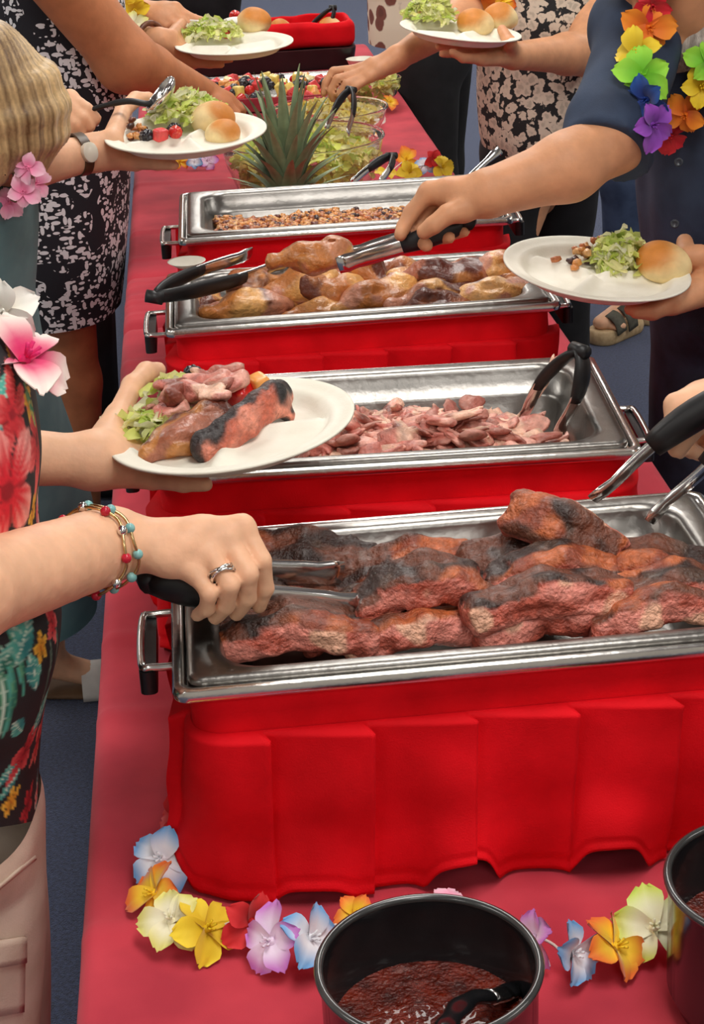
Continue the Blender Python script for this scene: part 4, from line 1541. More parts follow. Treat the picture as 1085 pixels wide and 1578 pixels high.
def hand(s, D, wrist, fingers, sc=1.0, palm=0.015):
    """palm fanned from wrist to knuckles, five tapering fingers; all points are (u, v, depth offset)"""
    w = pts(D, [wrist])[0]
    mc = []
    for nm, L in fingers.items():
        P = pts(D, L)
        r = FR[nm] * sc
        rr = [r * 1.14, r * 1.06, r * 0.94, r * 0.82][:len(P)]
        s.chain(P, rr, 0.003)
        if nm != 'thumb':
            mc.append(P[0])
            s.cap(w, P[0], palm * sc * 1.25, palm * sc * 0.66, 0.009)
        else:
            s.cap(w, P[0], palm * sc * 1.15, r * 1.25, 0.014)
    for a, b in zip(mc[:-1], mc[1:]):
        s.cap(a * 0.66 + w * 0.34, b * 0.66 + w * 0.34, palm * sc * 0.85, palm * sc * 0.85, 0.01)
    return w


def limb(s, sh, el, wr, r=(0.052, 0.040, 0.042, 0.028), flat=None):
    sh, el, wr = [np.array(x, float) for x in (sh, el, wr)]
    s.cap(sh, el, r[0], r[1], 0.03)
    mid = el + (wr - el) * 0.28
    s.cap(el, mid, r[1], r[2], 0.03)
    s.cap(mid, wr, r[2], r[3], 0.02)


def contour(prof, Y, rx, ry, side=1, n=96, pw=2.3, fold=0.0, seed=0, tilt=0.0, sub=8):
    """cloth-covered body part as stacked rounded sections; prof: (u, v) points of its outline in the
    picture, which stand at distance Y along the table; side 1: outline is its +x flank, -1: its -x flank"""
    P = [ony(u, v, Y + tilt * i) for i, (u, v) in enumerate(prof)]
    P = spline(P, sub)
    rxs = rx if not np.isscalar(rx) else [rx] * len(prof)
    rys = ry if not np.isscalar(ry) else [ry] * len(prof)
    q = np.linspace(0, len(prof) - 1, len(P))
    rxs = np.interp(q, np.arange(len(prof)), rxs)
    rys = np.interp(q, np.arange(len(prof)), rys)
    th = np.linspace(0, 2 * math.pi, n, endpoint=False)
    c, s_ = np.cos(th), np.sin(th)
    ex = np.sign(c) * np.abs(c) ** (2 / pw)
    ey = np.sign(s_) * np.abs(s_) ** (2 / pw)
    loops = []
    for p, a, b in zip(P, rxs, rys):
        x = p[0] - side * a + a * ex
        y = p[1] + b * ey
        loops.append(np.stack([x, y, np.full(n, p[2])], -1))
    v = np.array(loops)
    if fold:
        out = np.stack([ex, ey, 0 * ex], -1)[None]
        v = v + out * (fold * wob(v * V3(1, 1, 0.45), 26, seed, 2))[..., None]
    m = len(P)
    cen = np.stack([v.mean(1)[0], v.mean(1)[-1]])
    vv = np.concatenate([v.reshape(-1, 3), cen])
    i, j = np.meshgrid(np.arange(m - 1), np.arange(n), indexing='ij')
    a = (i * n + j).ravel()
    b = (i * n + (j + 1) % n).ravel()
    f = np.stack([a, a + n, b + n, b], 1)           # outline listed top to bottom
    return vv[:-2], f, v


def merge(*ms):
    V, Fc, k = [], [], 0
    for v, f in ms:
        V.append(v)
        Fc.append(f + k)
        k += len(v)
    return np.concatenate(V), np.concatenate(Fc)


def head(s, c, face, r=0.1):
    """skull, jaw, nose, ears into an SDF; face = viewing direction of the face"""
    c = np.array(c, float)
    fw = nrm(face)
    sd = nrm(np.cross(fw, V3(0, 0, 1)))
    up = np.cross(sd, fw)
    R3 = np.stack([sd, fw, up], 1)
    L = lambda x, y, z: c + R3 @ (V3(x, y, z) * r / 0.1)
    s.ell(L(0, -0.01, 0.025), V3(0.076, 0.096, 0.09) * r / 0.1, R3, 0.02)
    s.ell(L(0, 0.03, -0.045), V3(0.058, 0.062, 0.07) * r / 0.1, R3, 0.03)
    s.ball(L(0, 0.068, -0.095), 0.022 * r / 0.1, 0.03)
    s.cap(L(0, 0.088, 0.012), L(0, 0.108, -0.03), 0.008 * r / 0.1, 0.013 * r / 0.1, 0.012)
    s.cap(L(-0.022, 0.084, -0.066), L(0.022, 0.084, -0.066), 0.008 * r / 0.1, None, 0.008)
    s.cap(L(-0.045, 0.078, 0.03), L(0.045, 0.078, 0.03), 0.012 * r / 0.1, None, 0.02)
    for k in (-1, 1):
        s.ball(L(0.033 * k, 0.094, 0.008), 0.014 * r / 0.1, 0.008, sub=True)
        s.ell(L(0.078 * k, -0.005, -0.012), V3(0.012, 0.02, 0.032) * r / 0.1, R3, 0.006)
    return L, R3


def eyes(L, r, parent):
    for k in (-1, 1):
        v, f = SDF().ball(L(0.033 * k, 0.079, 0.008), 0.013 * r / 0.1).mesh(0.004)
        link('eye', new_mesh('eye', v, f), M_EYE, parent)


def as_part(name, vf, material, root, uv=None, colors=None):
    v, f = vf
    loc = np.array(root.location)
    return link(name, new_mesh(name, v - loc, f, colors=colors, uv=uv), material, root)


def shoe(root, heel, toe, material, r=0.042, name='shoe'):
    s = SDF()
    heel, toe = np.array(heel, float), np.array(toe, float)
    s.cap(heel + V3(0, 0, 0.035), toe + V3(0, 0, 0.028), r * 0.85, r * 0.8, 0.02, flat=(V3(0, 0, 1), 0.8))
    s.cap(heel + V3(0, 0, 0.04), heel + V3(0, 0, 0.09), r * 0.85, r * 0.8, 0.02)
    s.box((heel + toe) / 2 + V3(0, 0, -0.06), (0.3, 0.3, 0.06), 0.001, sub=True, k=0.001)
    as_part(name, s.mesh(0.007), material, root)


# ------------------------------------------------------------------ woman in the tropical shirt
A = thing('person', 'person in a black tropical print shirt and khaki trousers gripping ribs with tongs', 'person', (-0.2, 1.45, 0))
TOR = [(-215, 436), (-50, 450), (12, 520), (48, 590), (66, 700), (60, 790), (72, 870), (96, 940), (100, 985), (86, 1050), (75, 1110), (68, 1180), (64, 1262)]
v_, f_, grid_ = contour(TOR, 1.43, [0.03, 0.11, 0.12, 0.13, 0.13, 0.13, 0.135, 0.14, 0.14, 0.14, 0.14, 0.14, 0.14], [0.05] + [0.15] * 12, 1, 260, 2.2, 0.004, 1, sub=22)
_w = sm(np.linspace(0, 1, grid_.shape[0]), 0.70, 1.0)[:, None]
grid_[..., 2] += _w * 0.60 * np.clip(1.43 - grid_[..., 1], 0, 1)
v_ = grid_.reshape(-1, 3)
# print: each motif is laid out on the cloth itself (arc length round the body, height)
arc_ = np.zeros(grid_.shape[:2])
arc_[:, 1:] = np.cumsum(np.linalg.norm(np.diff(grid_, axis=1), axis=2), axis=1)
S_, Zz = arc_.ravel(), grid_[..., 2].ravel()
col_ = np.tile(np.array([0.012, 0.013, 0.015]), (len(S_), 1))
_fl = grid_.reshape(-1, 3)
_front = (_fl[:, 1] < 1.44)
_rel = _fl - CAM
_dep = _rel @ FWD
_uu = W_PX / 2 + F_PX * (_rel @ RGT) / _dep
_vv = H_PX / 2 - F_PX * (_rel @ UPV) / _dep


def spot(u, v):
    """cloth coordinates (arc, height) of the cloth point seen at a picture point"""
    k = np.argmin((_uu - u) ** 2 + (_vv - v) ** 2 + np.where(_front, 0, 1e6))
    return S_[k], Zz[k]


def blend(mask, c):
    global col_
    m = np.clip(mask, 0, 1)[:, None]
    col_ = col_ * (1 - m) + np.asarray(c) * m


def flower(sz, R, turn, inner, outer, eye, n=5, fat=0.62):
    ds, dz = S_ - sz[0], Zz - sz[1]
    rr = np.hypot(ds, dz) / R
    a = np.arctan2(dz, ds) - turn
    k = np.abs(((a / (2 * math.pi) * n) % 1) - 0.5) * 2       # 1 at petal middle
    lim = 0.35 + 0.65 * np.clip(k, 0, 1) ** fat
    inside = sm(lim - rr, 0.0, 0.05)
    c = mixc(inner, outer, sm(rr + 0.12 * np.sin(a * 23), 0.25, 0.95))
    blend(inside, c)
    blend(inside * sm(0.10 - np.abs(k - 0.98), 0, 0.06) * 0.25, lin(150, 20, 34))
    blend(inside * sm(0.22 - k, 0.0, 0.15) * 0.8, np.array(inner) * 0.35)
    blend(sm(0.16 - rr, 0, 0.06), eye)


def leaf(sz, L, Wd, turn, c1, c2, vein):
    ds, dz = S_ - sz[0], Zz - sz[1]
    x = (ds * math.cos(turn) + dz * math.sin(turn)) / L
    y = (-ds * math.sin(turn) + dz * math.cos(turn)) / Wd
    lim = np.clip(1 - x * x, 0, 1) * np.where(x > 0, 1 - 0.35 * np.clip(x, 0, 1), 1)
    inside = (np.abs(x) < 1) * sm(lim - np.abs(y), 0, 0.12)
    blend(inside, mixc(c1, c2, sm(y + 0.4 * np.sin(x * 6), -0.8, 0.8)))
    blend(inside * sm(0.09 - np.abs(y), 0, 0.06), vein)
    blend(inside * 0.55 * sm(np.cos((x * 1.0 - np.abs(y) * 0.6) * 26), 0.7, 0.95), vein)


TEAL1, TEAL2, PALE = lin(40, 128, 128), lin(84, 178, 160), lin(196, 226, 206)
GRN1, GRN2 = lin(36, 112, 92), lin(92, 160, 120)
RED, PNK, WHT, YEL, ORG = lin(196, 36, 46), lin(238, 112, 108), lin(250, 222, 206), lin(244, 200, 72), lin(216, 150, 40)
rf = np.random.default_rng(12)
for _ in range(60):   # the rest of the print, all round
    p_ = (rf.uniform(0, S_.max()), rf.uniform(Zz.min(), Zz.max()))
    q_ = rf.random()
    if q_ < 0.45:
        leaf(p_, rf.uniform(0.025, 0.05), rf.uniform(0.012, 0.02), rf.uniform(0, 6), TEAL1, TEAL2, PALE)
    elif q_ < 0.75:
        flower(p_, rf.uniform(0.03, 0.06), rf.uniform(0, 6), RED, PNK, lin(120, 10, 20))
    else:
        flower(p_, 0.02, rf.uniform(0, 6), ORG, YEL, lin(190, 110, 30))
leaf(spot(8, 1075), 0.055, 0.006, 1.5, GRN1, GRN2, PALE)
leaf(spot(18, 1060), 0.055, 0.0055, 1.45, GRN1, TEAL2, GRN2)
leaf(spot(34, 1030), 0.03, 0.004, 1.5, GRN1, TEAL2, GRN2)
leaf(spot(88, 1000), 0.045, 0.004, 1.35, lin(52, 78, 70), lin(84, 110, 96), lin(120, 140, 124))
leaf(spot(78, 1030), 0.05, 0.004, 1.35, lin(52, 78, 70), lin(84, 110, 96), lin(120, 140, 124))
leaf(spot(10, 1010), 0.022, 0.009, 0.5, GRN1, TEAL2, PALE)
leaf(spot(38, 978), 0.026, 0.017, 0.8, TEAL1, TEAL2, PALE)
leaf(spot(54, 1036), 0.022, 0.012, -1.4, TEAL1, TEAL2, PALE)
leaf(spot(28, 1122), 0.016, 0.009, 2.4, TEAL1, TEAL2, PALE)
leaf(spot(16, 1185), 0.018, 0.009, 0.6, TEAL1, TEAL2, PALE)
leaf(spot(18, 1204), 0.016, 0.008, 0.7, TEAL1, TEAL2, PALE)
flower(spot(80, 958), 0.022, 0.9, RED, PNK, lin(130, 14, 24))
flower(spot(62, 1000), 0.016, 0.3, ORG, YEL, lin(190, 110, 30))
flower(spot(60, 1135), 0.026, 1.2, RED, lin(228, 124, 110), lin(120, 10, 20))
flower(spot(38, 1158), 0.024, 0.4, lin(170, 30, 40), lin(216, 84, 84), lin(120, 10, 20))
flower(spot(42, 1240), 0.020, 0.8, lin(160, 20, 34), lin(206, 60, 64), lin(100, 10, 20))
flower(spot(56, 1225), 0.012, 0.2, PNK, WHT, RED)
flower(spot(16, 1236), 0.015, 0.5, ORG, YEL, lin(190, 110, 30))
leaf(spot(46, 620), 0.03, 0.008, 1.9, lin(44, 130, 90), lin(110, 170, 110), YEL)
flower(spot(18, 640), 0.040, 0.2, RED, PNK, lin(150, 14, 30))
flower(spot(12, 756), 0.066, 0.55, lin(214, 24, 44), lin(246, 168, 158), lin(150, 8, 26))
flower(spot(26, 858), 0.022, 0.9, ORG, YEL, lin(190, 120, 40))
flower(spot(58, 790), 0.026, 0.3, PNK, WHT, RED)
M_TROPIC = mat_attr('tropical_print', rough=0.75, noise=0.06, nscale=200, bump=0.05, bscale=600)
as_part('shirt', (v_, f_), M_TROPIC, A, colors=col_)
# trousers
LEG = [(60, 1235), (66, 1262), (68, 1330), (68, 1420), (64, 1500), (58, 1600), (52, 1760), (46, 1990), (44, 2150)]
v1 = contour(LEG, 1.43, [0.12, 0.13, 0.12, 0.10, 0.09, 0.085, 0.07, 0.07, 0.07], [0.15, 0.16, 0.10, 0.095, 0.09, 0.085, 0.075, 0.075, 0.075], 1, 72, 2.2, 0.004, 3)
LEG2 = [(60, 1235), (62, 1262), (66, 1330), (74, 1420), (78, 1500), (78, 1600), (74, 1760), (70, 1960)]
v2 = contour(LEG2, 1.60, [0.12, 0.12, 0.11, 0.10, 0.09, 0.085, 0.07, 0.07], [0.09, 0.1, 0.10, 0.095, 0.09, 0.085, 0.075, 0.075], 1, 72, 2.2, 0.004, 4)
tr = as_part('trousers', merge(v1[:2], v2[:2]), M_KHAKI, A)
tr_pocket = tr
# skin: arms, hands, neck, head
s = SDF()
D_ = 1.575
wr = at(172, 838, 1.555)
limb(s, (-0.25, 1.24, 1.30), at(-175, 955, 1.30), wr, (0.05, 0.040, 0.039, 0.034))
hand(s, D_, (186, 836, -0.018), {
    'index': [(374, 812, -0.002), (403, 864, -0.008), (408, 906, 0.004), (399, 934, 0.016)],
    'middle': [(350, 831, -0.010), (382, 884, -0.022), (380, 922, -0.008), (364, 945, 0.006)],
    'ring': [(323, 853, -0.018), (354, 902, -0.030), (348, 934, -0.014), (332, 951, 0.0)],
    'pinky': [(295, 877, -0.022), (322, 914, -0.032), (318, 938, -0.020), (304, 948, -0.006)],
    'thumb': [(262, 862, 0.018), (320, 888, 0.034), (372, 904, 0.040)]}, 0.94, 0.0175)
v_r = s.mesh(0.0026, lambda P: 0.0004 * wob(P, 330, 1, 2))
s = SDF()
wl = at(146, 710, 1.80)
limb(s, (-0.24, 1.60, 1.30), (-0.19, 1.64, 1.09), wl, (0.05, 0.036, 0.034, 0.025))
nP = PA.R3 @ V3(0, 0, 1)
under = lambda u, v, d=0.0: PA(u, v) - nP * (0.026 + d)
s.cap(wl, under(205, 690, 0.004), 0.026, 0.019, 0.02)
for a_, b_, c_2 in (((235, 655), (290, 650), (335, 648)), ((238, 670), (300, 668), (350, 668)), ((236, 686), (298, 688), (342, 690)), ((228, 700), (276, 706), (310, 708))):
    s.cap(wl, under(*a_), 0.020, 0.012, 0.014)
    s.chain([under(*a_), under(*b_), under(*c_2)], [0.0105, 0.0095, 0.0075], 0.004)
th_ = [PA(186, 664) + nP * 0.000, PA(212, 636) + nP * 0.016, PA(234, 617) + nP * 0.018, PA(250, 606) + nP * 0.012]
s.cap(wl, th_[0], 0.022, 0.015, 0.016)
s.chain(th_, [0.0130, 0.0112, 0.0108, 0.0092], 0.006)
v_l = s.mesh(0.0028)
s = SDF()
s.cap((-0.25, 1.43, 1.22), (-0.22, 1.43, 1.48), 0.06, 0.05, 0.03)
HL, HR3 = head(s, (-0.19, 1.43, 1.58), (0.9, 0.1, -0.4))
s.ell((-0.25, 1.43, 1.30), (0.09, 0.17, 0.07), k=0.05)
v_t = s.mesh(0.009)
as_part('body', merge(v_r, v_l, v_t), M_SKIN_FAIR, A)
s = SDF()
s.ell((-0.205, 1.43, 1.62), (0.105, 0.095, 0.105), k=0.02)
s.ell((-0.25, 1.43, 1.53), (0.07, 0.09, 0.12), k=0.03)
as_part('hair', s.mesh(0.008, lambda P: 0.003 * wob(P, 90, 1, 2)), M_BROWN_HAIR, A)
s = SDF()
for sy, yy in ((-1, 1.24), (1, 1.62)):
    s.cap((-0.25, 1.43 + sy * 0.13, 1.30), (-0.24, 1.43 + sy * 0.19, 1.18), 0.075, 0.07, 0.03)
s.ell((-0.24, 1.43, 1.22), (0.12, 0.19, 0.13), k=0.05)
as_part('shirt_yoke', s.mesh(0.01), M_BLACK_CLOTH, A)
shoe(A, (-0.28, 1.46, 0), (-0.10, 1.42, 0), M_STRAP_WHITE)
shoe(A, (-0.28, 1.66, 0), (-0.10, 1.64, 0), M_STRAP_WHITE)

# ------------------------------------------------------------------ woman in teal
B = thing('person', 'blond person in a teal dress bending over a plate of beans and berries', 'person', (-0.25, 2.95, 0))
BD = [(-35, 276), (40, 285), (52, 320), (56, 400), (60, 470), (76, 560), (96, 625), (118, 685), (136, 740), (150, 790), (156, 850), (152, 930)]
v_, f_, _g = contour(BD, 2.69, [0.03, 0.10, 0.12, 0.13, 0.14, 0.16, 0.17, 0.18, 0.19, 0.20, 0.20, 0.20], [0.05, 0.15, 0.17, 0.18, 0.18, 0.18, 0.18, 0.18, 0.18, 0.18, 0.18, 0.18], 1, 120, 2.2, 0.006, 2, tilt=0.03)
as_part('dress', (v_, f_), M_TEAL, B)
hc = at(-26, 166, 2.56)
s = SDF()
fdir = nrm(V3(-0.22, -0.42, -0.88))
HL, HR3 = head(s, hc, fdir, 0.1)
s.cap(hc + V3(-0.03, 0.05, -0.06), (-0.24, 2.78, 1.10), 0.055, 0.06, 0.03)
v_h = s.mesh(0.006)
s = SDF()
wB = at(140, 236, 2.80)
limb(s, (-0.24, 2.64, 1.06), at(-20, 268, 2.70), wB, (0.05, 0.042, 0.040, 0.027))
nB = PB.R3 @ V3(0, 0, 1)
uB = lambda u, v, d=0.0: PB(u, v) - nB * (0.024 + d)
for a_, b_, c_2 in (((215, 196), (262, 192), (300, 192)), ((216, 206), (268, 206), (306, 206)), ((212, 216), (258, 218), (292, 220)), ((206, 224), (240, 228), (266, 230))):
    s.cap(wB, uB(*a_, 0.006), 0.022, 0.014, 0.014)
    s.chain([uB(*a_, 0.004), uB(*b_), uB(*c_2)], [0.0125, 0.010, 0.008], 0.004)
tB = [at(172, 216, 2.80), PB(192, 190) + nB * 0.006, PB(212, 180) + nB * 0.014, PB(232, 174) + nB * 0.010]
s.cap(wB, tB[0], 0.024, 0.018, 0.016)
s.chain(tB, [0.017, 0.0135, 0.0125, 0.010], 0.006)
v_l = s.mesh(0.0042)
s = SDF()
D_ = 2.88
wr = at(62, 205, D_)
limb(s, (-0.26, 2.96, 1.08), (-0.24, 2.99, 1.06), wr, (0.05, 0.042, 0.04, 0.028))
hand(s, D_, (70, 200, 0.0), {
    'index': [(108, 150, -0.006), (134, 168, -0.016), (147, 182, -0.008), (146, 188, 0.006)],
    'middle': [(106, 162, -0.012), (128, 182, -0.022), (138, 194, -0.012), (134, 200, 0.004)],
    'ring': [(102, 174, -0.014), (118, 192, -0.024), (124, 206, -0.014), (118, 210, 0.002)],
    'pinky': [(94, 188, -0.014), (106, 202, -0.022), (112, 212, -0.012), (104, 216, 0.002)],
    'thumb': [(98, 160, 0.020), (120, 166, 0.026), (138, 172, 0.020)]}, 1.08, 0.018)
v_r = s.mesh(0.0042)
s = SDF()
s.cap((-0.22, 3.04, 0.55), (-0.235, 3.09, 0.09), 0.05, 0.033, 0.02)
s.cap((-0.235, 3.09, 0.07), (-0.12, 3.075, 0.035), 0.034, 0.028, 0.02, flat=(V3(0, 0, 1), 0.75))
for k in range(5):
    s.cap((-0.12, 3.048 + 0.015 * k, 0.032), (-0.085 - 0.004 * k, 3.044 + 0.016 * k, 0.028), 0.0095 if k else 0.0085, 0.009, 0.004)
s.cap((-0.40, 2.86, 0.5), (-0.46, 2.86, 0.06), 0.05, 0.035, 0.02)
s.cap((-0.46, 2.86, 0.05), (-0.36, 2.85, 0.035), 0.034, 0.028, 0.02)
s.cap((-0.22, 3.04, 0.55), (-0.28, 2.92, 0.85), 0.05, 0.08, 0.03)
s.cap((-0.40, 2.86, 0.5), (-0.28, 2.92, 0.85), 0.05, 0.08, 0.03)
s.cap((-0.28, 2.92, 0.85), (-0.24, 2.78, 1.10), 0.09, 0.07, 0.03)
v_f = s.mesh(0.0055)
as_part('body', merge(v_h, v_l, v_r, v_f), M_SKIN_FAIR, B)
# hair: a blond bob, locks falling straight down from the crown
s = SDF()
crown = hc + V3(-0.01, 0.03, 0.085)
s.ell(hc + V3(0.0, 0.02, 0.012), (0.100, 0.108, 0.102), k=0.02)
s.ell(HL(0, -0.022, 0.034), (0.090, 0.104, 0.098), HR3, 0.02)
for k in range(22):
    a = 2 * math.pi * k / 22
    if math.sin(a) < -0.75 and math.cos(a) < 0.1:
        continue
    dx, dy = math.cos(a), math.sin(a)
    p0 = crown + V3(0.03 * dx, 0.03 * dy, 0.006)
    p1 = hc + V3(0.094 * dx, 0.02 + 0.098 * dy, 0.035)
    p2 = hc + V3(0.101 * dx, 0.02 + 0.101 * dy, -0.045)
    p3 = hc + V3(0.078 * dx - 0.014, 0.012 + 0.088 * dy, -0.108 - 0.016 * math.sin(k * 2.7))
    s.chain([p0, p1, 0.5 * p1 + 0.5 * p2 + V3(0.008 * dx, 0.008 * dy, 0), p2, p3], [0.016, 0.020, 0.020, 0.018, 0.009], 0.010)
hr_v, hr_f = s.mesh(0.0042, lambda P: 0.0009 * np.sin(58 * np.arctan2(P[..., 1] - hc[1] - 0.02, P[..., 0] - hc[0]) + 5 * wob(P, 25, 1, 1)))
hn = hr_v - hc - V3(0, 0.02, 0)
an = np.arctan2(hn[:, 1], hn[:, 0]) + 0.25 * wob(hr_v, 16, 2, 1)
st = 0.5 + 0.16 * np.sin(an * 29 + 2 * wob(hr_v, 30, 3, 1)) + 0.16 * np.sin(an * 67 + 3 * wob(hr_v, 22, 1, 1)) + 0.25 * wob(hr_v * V3(1, 1, 0.25), 60, 2, 2)
c_ = mixc(lin(104, 74, 44), lin(226, 192, 138), np.clip(st * 1.25 - 0.12, 0, 1))
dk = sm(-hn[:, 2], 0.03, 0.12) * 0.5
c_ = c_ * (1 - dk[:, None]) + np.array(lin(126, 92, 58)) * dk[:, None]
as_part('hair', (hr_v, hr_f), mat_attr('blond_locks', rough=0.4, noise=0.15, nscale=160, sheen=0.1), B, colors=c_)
eyes(HL, 0.1, B)
# glasses
g = MB()
o0 = np.array(B.location)
for k in (-1, 1):
    ring = [HL(0.033 * k + 0.026 * math.cos(a), 0.102, 0.004 + 0.018 * math.sin(a)) - o0 for a in np.linspace(0, 6.283, 17)]
    g.tube(ring, 0.002, 6)
    g.tube([HL(0.06 * k, 0.100, 0.010) - o0, HL(0.088 * k, 0.05, 0.008) - o0, HL(0.094 * k, -0.02, 0.0) - o0], 0.0024, 6)
g.tube([HL(-0.008, 0.104, 0.008) - o0, HL(0.008, 0.104, 0.008) - o0], 0.002, 6)
g.build('glasses', mat('dark_frame', lin(60, 44, 40), rough=0.3), B)
# sandal with a woven white strap
s = SDF()
s.cap((-0.245, 3.095, 0.012), (-0.10, 3.078, 0.010), 0.038, 0.044, 0.02, flat=(V3(0, 0, 1), 0.28))
sd_ = as_part('sandal', s.mesh(0.005), mat('brown_sole', lin(120, 92, 66), rough=0.7), B)
mb = MB()
for q in np.linspace(-0.022, 0.022, 2):
    pass
lo_ = [[(-0.152 + dx, 3.082 + 0.048 * math.cos(a), 0.012 + 0.056 * math.sin(a) + 0.002) for a in np.linspace(-0.1, math.pi + 0.1, 13)] for dx in (-0.021, -0.020, 0.020, 0.021)]
lo_ = [[(p[0] + 0.25, p[1] - 2.95, p[2]) for p in l] for l in lo_]
mb.loft(lo_, closed=False)
st_ = mb.build('strap', M_STRAP_WHITE, sd_)
so = st_.modifiers.new('thick', 'SOLIDIFY')
so.thickness = 0.003
s = SDF()
s.cap((-0.46, 2.86, 0.012), (-0.33, 2.85, 0.010), 0.038, 0.042, 0.02, flat=(V3(0, 0, 1), 0.28))
as_part('sandal', s.mesh(0.006), mat('brown_sole', lin(120, 92, 66)), B)
# watch
w0, w1 = at(112, 240, 2.785), at(132, 236, 2.798)
ax = nrm(w1 - w0)
wc = (at(122, 238, 2.79))
mb = MB()
e1 = nrm(np.cross(ax, V3(0, 0, 1)))
e2 = np.cross(ax, e1)
mb.loft([[wc - o0 + ax * d + (0.0335 + dr) * (e1 * math.cos(a) + e2 * math.sin(a)) for a in np.linspace(0, 6.283, 25)[:-1]] for d, dr in ((-0.008, -0.002), (-0.008, 0.001), (0.008, 0.001), (0.008, -0.002))])
wt = mb.build('watch', mat('watch_strap', lin(84, 64, 44), lin(62, 46, 32), rough=0.4), B, edge=40)
mb = MB()
dn = nrm(-(wc - CAM))
dn = nrm(dn - ax * (dn @ ax))
sd2 = np.cross(dn, ax)
mb.loft([[wc - o0 + dn * h_ + (ax * math.cos(a) * 0.013 + sd2 * math.sin(a) * 0.016) * q for a in np.linspace(0, 6.283, 21)[:-1]] for h_, q in ((0.028, 1), (0.040, 1), (0.041, 0.9))], False, True)
mb.build('dial', mat('watch_dial', lin(230, 226, 212), lin(214, 208, 190), rough=0.2), wt, edge=40)

# ------------------------------------------------------------------ woman in the sprig dress
Cc = thing('person', 'person in a black dress with white sprig print reaching over the table', 'person', (-0.2, 3.75, 0))
DR = [(90, -200), (150, -190), (178, -100), (188, -20), (196, 60), (200, 140), (197, 230), (194, 320), (190, 400), (186, 440), (182, 468)]
v_, f_, _g = contour(DR, 3.70, [0.03, 0.10, 0.13, 0.14, 0.14, 0.145, 0.16, 0.16, 0.155, 0.15, 0.15], [0.05, 0.15, 0.17, 0.175, 0.17, 0.18, 0.19, 0.19, 0.185, 0.18, 0.18], 1, 110, 2.2, 0.006, 5)
as_part('dress', (v_, f_), M_SPRIG, Cc)
s = SDF()
D_ = 3.66
eC, wC = at(194, 94, 3.44), at(316, 146, 3.66)
limb(s, at(70, -60, 3.30), eC, wC, (0.066, 0.058, 0.050, 0.032))
hand(s, D_, (318, 147, 0.0), {
    'index': [(352, 152, 0.0), (372, 168, 0.012), (372, 184, 0.028)],
    'middle': [(348, 160, -0.012), (364, 176, -0.006), (362, 190, 0.012)],
    'ring': [(342, 164, -0.018), (354, 180, -0.012), (352, 192, 0.004)],
    'pinky': [(336, 168, -0.02), (345, 180, -0.014), (343, 190, 0.0)],
    'thumb': [(340, 150, 0.025), (362, 162, 0.034), (370, 174, 0.036)]}, 1.08, 0.018)
v_a = s.mesh(0.005)
s = SDF()
s.cap((-0.2, 3.74, 1.10), (-0.18, 3.74, 1.32), 0.06, 0.05, 0.03)
HL, HR3 = head(s, (-0.15, 3.74, 1.42), (0.8, 0, -0.5))
limb(s, (-0.22, 3.90, 1.12), (-0.26, 3.96, 0.9), (-0.10, 3.93, 0.86), (0.062, 0.052, 0.046, 0.032))
s.ball((-0.07, 3.92, 0.86), 0.035, 0.02)
for yy, xx in ((3.66, 0.02), (3.84, -0.02)):
    p0, p1 = at(104, 470, 3.70) + V3(xx, yy - 3.66, 0), at(104, 700, 3.95) + V3(xx, yy - 3.66, 0)
    s.cap(p0 + V3(-0.02, 0, 0.1), p0 * 0.5 + p1 * 0.5, 0.062, 0.050, 0.02)
    s.cap(p0 * 0.5 + p1 * 0.5, (p1[0], p1[1], 0.08), 0.055, 0.035, 0.02)
v_t = s.mesh(0.010)
as_part('body', merge(v_a, v_t), M_SKIN_DARK, Cc)
s = SDF()
s.ell((-0.165, 3.74, 1.46), (0.10, 0.095, 0.10), k=0.02)
s.ell((-0.21, 3.74, 1.38), (0.07, 0.1, 0.13), k=0.03)
as_part('hair', s.mesh(0.009), M_BROWN_HAIR, Cc)
for yy in (3.90, 4.10):
    shoe(Cc, (-0.30, yy, 0), (-0.12, yy - 0.02, 0), M_BLACK_CLOTH)

# ------------------------------------------------------------------ woman with the yellow garland
Dd = thing('person', 'person with a brown bracelet holding a lettuce plate beside the red basket', 'person', (-0.22, 4.35, 0))
DT = [(12, -268), (60, -260), (130, -160), (168, -80), (184, -10), (186, 60), (180, 130), (176, 240), (172, 340), (176, 440), (180, 560), (182, 640)]
v_, f_, _g = contour(DT, 4.32, [0.03, 0.1, 0.13, 0.14, 0.14, 0.15, 0.15, 0.14, 0.13, 0.12, 0.11, 0.10], [0.05] + [0.17] * 11, 1, 90, 2.2, 0.005, 6)
as_part('clothes', (v_, f_), M_BLACK_CLOTH, Dd)
s = SDF()
wD = at(246, 64, 3.84)
limb(s, (-0.18, 4.16, 1.22), at(150, 60, 3.98), wD, (0.05, 0.040, 0.038, 0.029))
nD = PD.R3 @ V3(0, 0, 1)
uD = lambda u, v, d=0.0: PD(u, v) - nD * (0.024 + d)
for a_, b_, c_2 in (((300, 60), (330, 58), (352, 58)), ((302, 66), (336, 66), (360, 66)), ((300, 72), (334, 74), (354, 75)), ((296, 78), (322, 80), (340, 81))):
    s.cap(wD, uD(*a_, 0.004), 0.022, 0.013, 0.014)
    s.chain([uD(*a_, 0.002), uD(*b_), uD(*c_2)], [0.0125, 0.010, 0.008], 0.004)
s.chain([at(262, 58, 3.84), PD(284, 52) + nD * 0.012, PD(302, 48) + nD * 0.014], [0.016, 0.013, 0.010], 0.006)
s.cap(wD, at(262, 58, 3.84), 0.024, 0.016, 0.01)
v_l = s.mesh(0.005)
s = SDF()
D_ = 4.02
limb(s, (-0.18, 4.42, 1.24), at(120, -10, 4.2), at(218, 22, 4.04), (0.05, 0.042, 0.040, 0.030))
